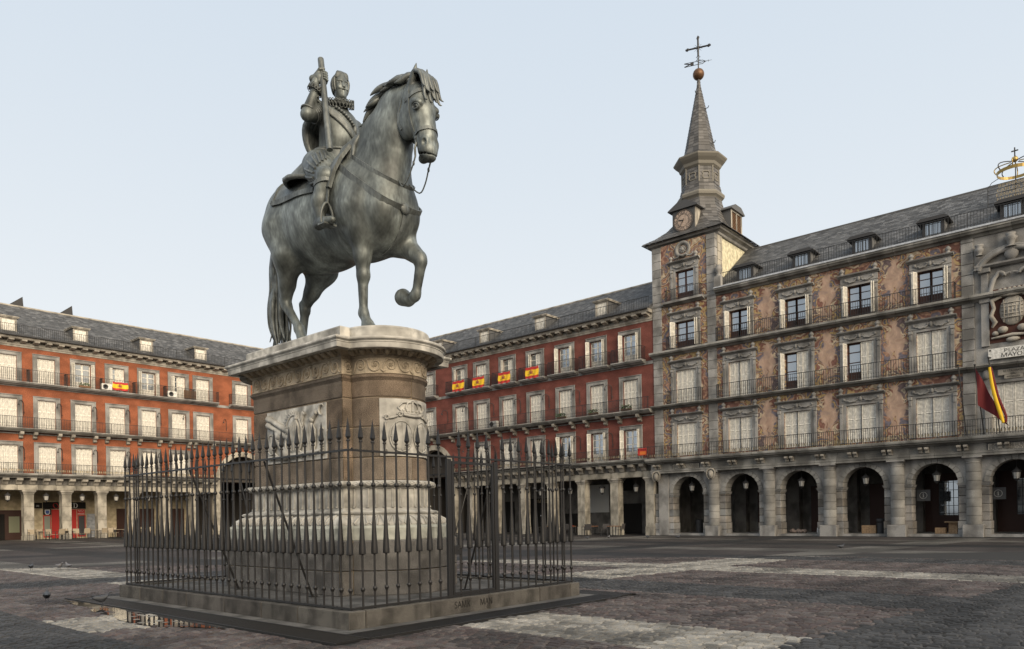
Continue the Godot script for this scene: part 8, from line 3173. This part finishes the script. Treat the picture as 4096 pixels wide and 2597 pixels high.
	solo("cardboard_box", mb.mesh(), M.card, "opened cardboard box standing under the fourth stone arch", "box", "", Vector3(-9.28, 0.121, -50.5))
	var bin := thing("litter_bin", "round grey litter bin in the third stone arch", "bin", "", Vector3(-13.24, 0.121, -50.4))
	mb = MB.new()
	mb.lathe(P2([0.2, 0.0, 0.22, 0.02, 0.23, 0.8, 0.25, 0.82, 0.25, 0.9, 0.2, 0.94, 0.0, 0.95]), 16)
	part("drum", mb.mesh(), M.iron_grey, bin)
	mb = MB.new()
	mb.box(Vector3(-0.15, 0.68, 0.2), Vector3(0.15, 0.76, 0.235))
	part("slot", mb.mesh(), M.dark, bin)
	mb = MB.new()
	mb.lathe(P2([0.24, 0.0, 0.26, 0.05, 0.26, 0.95, 0.22, 1.0, 0.0, 1.02]), 16)
	solo("litter_bin", mb.mesh(), M.iron_grey, "dark litter bin inside the tower arch", "bin", "", Vector3(-26.1, 0.121, -51.2))
	mb = MB.new()
	for i in 9:
		mb.ball(Vector3(-0.45 + 0.11 * i, 0.13 + 0.03 * sin(i * 2.0), 0.05 * sin(i * 1.3)), Vector3(0.14, 0.13 + 0.03 * sin(i * 1.7), 0.2), 8, 6)
	solo("blanket_bundle", mb.mesh(), M.cloth, "dark heap of blankets on the step of the second stone arch", "blanket", "", Vector3(-18.4, 0.13, -50.4))
	mb = MB.new()
	mb.lathe(P2([0.1, 0.0, 0.13, 0.1, 0.12, 0.35, 0.04, 0.5, 0.07, 0.55]), 8)
	solo("plastic_bag", mb.mesh(), M.paper, "white bag leaning on a pier of the second stone arch", "bag", "", Vector3(-17.0, 0.121, -50.3))
	for q in [[-10.96, "fourth"], [-7.05, "rightmost"]]:
		var ip := thing("info_panel", "grey information panel with a ringed letter i in the %s stone arch" % q[1], "sign", "", Vector3(q[0], 2.46, -51.2))
		mb = MB.new()
		mb.cbox(Vector3(-0.38, -0.35, -0.02), Vector3(0.38, 0.35, 0.02), 0.005)
		part("board", mb.mesh(), M.info_grey, ip)
		mb = MB.new()
		var ring := PackedVector3Array()
		for i in 25:
			ring.append(Vector3(cos(TAU * i / 24) * 0.2, sin(TAU * i / 24) * 0.2, 0.022))
		mb.tube(ring, 0.014, 4)
		part("ring", mb.mesh(), M.paper, ip)
		letters("i", 0.24, M.paper, ip, Vector3(0, 0, 0.021), Basis.IDENTITY, true)
		mb = MB.new()
		mb.tube(V3([0, 0.35, 0, 0, 2.24, 0]), 0.015, 4)
		part("hanger", mb.mesh(), M.iron_grey, ip)
	shops()
	# pigeons
	var pm := pigeon_mesh()
	var grey := mat(Color(0.06, 0.065, 0.075), 0.6)
	var pale := mat(Color(0.16, 0.16, 0.17), 0.6)
	var birds := [[-29.35, -8.21, 2.6, 0, "dark pigeon walking alone on the light paving at far left"], [-28.79, -8.91, 0.3, 1, "left one of two pigeons side by side on the light paving"], [-28.47, -9.08, 3.3, 1, "right one of two pigeons side by side on the light paving"], [-17.1, -5.05, 2.8, 0, "large dark pigeon pecking beside the drain at far left"], [-15.35, -5.46, 1.2, 0, "small dark pigeon at the edge of the puddle"], [-27.68, -38.9, 0.4, 0, "far pigeon right of the fence, first from the left"], [-26.79, -40.04, 2.0, 1, "far pale pigeon right of the fence, second from the left"], [-24.77, -41.44, 3.4, 0, "far pigeon right of the fence, third from the left"], [-22.59, -41.46, 0.2, 0, "far pigeon before the tower arch, fourth from the left"], [-9.73, -31.36, 1.0, 0, "dark pigeon alone on the paving at right"]]
	for q in birds:
		var b := solo("pigeon", pm, grey if q[3] == 0 else pale, q[4], "pigeon", "pigeons on the paving", Vector3(q[0], gy(q[0]) + 0.002, q[1]), Basis(Vector3.UP, q[2]) * Basis.from_scale(Vector3.ONE * 1.05))

func shop_panel(t: Node, called: String, m: Material, u0: float, u1: float, y0: float, y1: float, z := 0.0, d := 0.04) -> MeshInstance3D:
	var mb := MB.new()
	mb.cbox(Vector3(u0, y0, z), Vector3(u1, y1, z + d), 0.006)
	return part(called, mb.mesh(), m, t)

func poster_mat(seed_: int, a: Color, b: Color, c: Color) -> StandardMaterial3D:
	var im := Image.create(48, 96, false, Image.FORMAT_RGB8)
	var n := FastNoiseLite.new()
	n.seed = seed_
	n.frequency = 0.06
	for y in 96:
		for x in 48:
			var v := n.get_noise_2d(x, y * 0.7)
			im.set_pixel(x, y, (a if v < -0.1 else (b if v < 0.22 else c)).linear_to_srgb())
	var m := StandardMaterial3D.new()
	m.albedo_texture = ImageTexture.create_from_image(im)
	m.roughness = 0.4
	return m

func shops() -> void:
	# shop fronts deep in the left arcade; local x runs along the wall
	var f := Vector3(-74.88, 0, 0)
	var s1 := thing("souvenir_shop_front", "black and red shop front with a lettered fascia in the left arcade", "shop front", "", f, PI / 2)
	shop_panel(s1, "fascia", M.dark, 21.92, 25.42, 2.96, 3.56)
	letters("O", 0.5, M.red, s1, Vector3(22.95, 3.22, 0.041), Basis(Vector3.BACK, 0.5), true)
	letters("D", 0.42, M.paper, s1, Vector3(24.55, 3.24, 0.041), Basis.IDENTITY, true)
	letters("I", 0.42, M.paper, s1, Vector3(24.2, 3.24, 0.041), Basis.IDENTITY, true)
	shop_panel(s1, "red_panel", M.red, 22.6, 23.2, 0.3, 2.9)
	shop_panel(s1, "red_panel", M.red, 24.05, 24.62, 0.3, 2.9)
	shop_panel(s1, "dark_door", M.dark, 23.2, 24.05, 0.3, 2.9)
	shop_panel(s1, "shield_board", M.dark, 21.93, 22.58, 2.42, 2.94)
	var mb := MB.new()
	mb.ext(V2([-0.2, 0.22, 0.2, 0.22, 0.2, -0.1, 0.1, -0.22, -0.1, -0.22, -0.2, -0.1]), Vector3(22.26, 2.66, 0.042), Vector3(1, 0, 0), Vector3(0, 1, 0), Vector3(0, 0, 1), 0.012)
	part("shield", mb.mesh(), M.paper, s1)
	mb = MB.new()
	mb.ext(V2([-0.15, 0.16, 0.15, 0.16, 0.15, -0.07, 0.08, -0.16, -0.08, -0.16, -0.15, -0.07]), Vector3(22.26, 2.66, 0.055), Vector3(1, 0, 0), Vector3(0, 1, 0), Vector3(0, 0, 1), 0.006)
	part("shield_field", mb.mesh(), M.blue, s1)
	shop_panel(s1, "star_board", M.red, 24.68, 25.33, 2.42, 2.9)
	for i in 7:
		mb = MB.new()
		mb.ball(Vector3(24.78 + 0.15 * (i % 4) + (0.07 if i > 3 else 0.0), 2.8 - (0.11 if i > 3 else 0.0), 0.045), Vector3(0.03, 0.03, 0.008), 6, 4)
		part("star", mb.mesh(), M.paper, s1)
	letters("MADRID", 0.11, M.paper, s1, Vector3(25.0, 2.5, 0.041))
	shop_panel(s1, "frame", M.red, 21.93, 22.55, 0.4, 2.4)
	shop_panel(s1, "poster", poster_mat(3, Color(0.12, 0.13, 0.1), Color(0.45, 0.45, 0.4), Color(0.2, 0.22, 0.18)), 22.0, 22.48, 0.5, 2.3, 0.041, 0.01)
	shop_panel(s1, "frame", M.red, 24.7, 25.38, 0.4, 2.38)
	shop_panel(s1, "poster", poster_mat(8, Color(0.03, 0.03, 0.03), Color(0.12, 0.1, 0.12), Color(0.4, 0.08, 0.06)), 24.78, 25.3, 0.5, 2.3, 0.041, 0.01)
	var s2 := thing("wooden_shop_front", "dark wooden shop front below a cream wall at the left edge", "shop front", "", f, PI / 2)
	shop_panel(s2, "board", M.wood, 15.0, 20.9, 0.2, 2.85)
	shop_panel(s2, "show_case", poster_mat(12, Color(0.08, 0.08, 0.05), Color(0.2, 0.22, 0.14), Color(0.3, 0.3, 0.2)), 19.3, 20.1, 0.9, 2.3, 0.041, 0.02)
	shop_panel(s2, "door", M.dark, 18.2, 19.0, 0.2, 2.5, 0.041, 0.02)
	shop_panel(s2, "number_board", M.dark, 21.15, 21.86, 3.0, 3.5)
	letters("20", 0.16, M.paper, s2, Vector3(21.5, 3.22, 0.041))
	var s3 := thing("closed_shop_front", "closed grey roller shutter and dark doors in the left arcade", "shop front", "", f, PI / 2)
	mb = MB.new()
	for i in 22:
		mb.box(Vector3(25.5, 0.3 + 0.1 * i, 0.0), Vector3(26.6, 0.39 + 0.1 * i, 0.05))
	part("roller_shutter", mb.mesh(), M.zinc, s3)
	for u in [[26.7, 27.2], [28.1, 29.0], [30.2, 31.6], [33.0, 34.6]]:
		shop_panel(s3, "dark_door", M.wood, u[0], u[1], 0.2, 2.95)
	# far red arcade
	var g := thing("restaurant_front", "dark restaurant front with a lettered fascia behind the fence gate", "shop front", "", Vector3(0, 0, -53.33))
	for u in [[-31.9, -29.2, 2.62], [-35.2, -32.4, 2.5], [-41.8, -38.6, 1.75], [-45.6, -42.2, 3.2], [-49.6, -46.4, 3.0]]:
		shop_panel(g, "dark_opening", M.dark, u[0], u[1], 0.0, u[2])
	shop_panel(g, "pale_board", M.info_pale, -38.4, -35.6, 1.8, 4.2)
	var nm := letters("OMBLE", 0.34, M.gilt, g, Vector3(-43.1, 2.95, 0.045))
	nm.set_meta("label", "metal letters on the dark fascia")
	for u in [-33.8, -30.5]:
		shop_panel(g, "upper_window", M.dark, u - 0.6, u + 0.6, 3.6, 4.6)
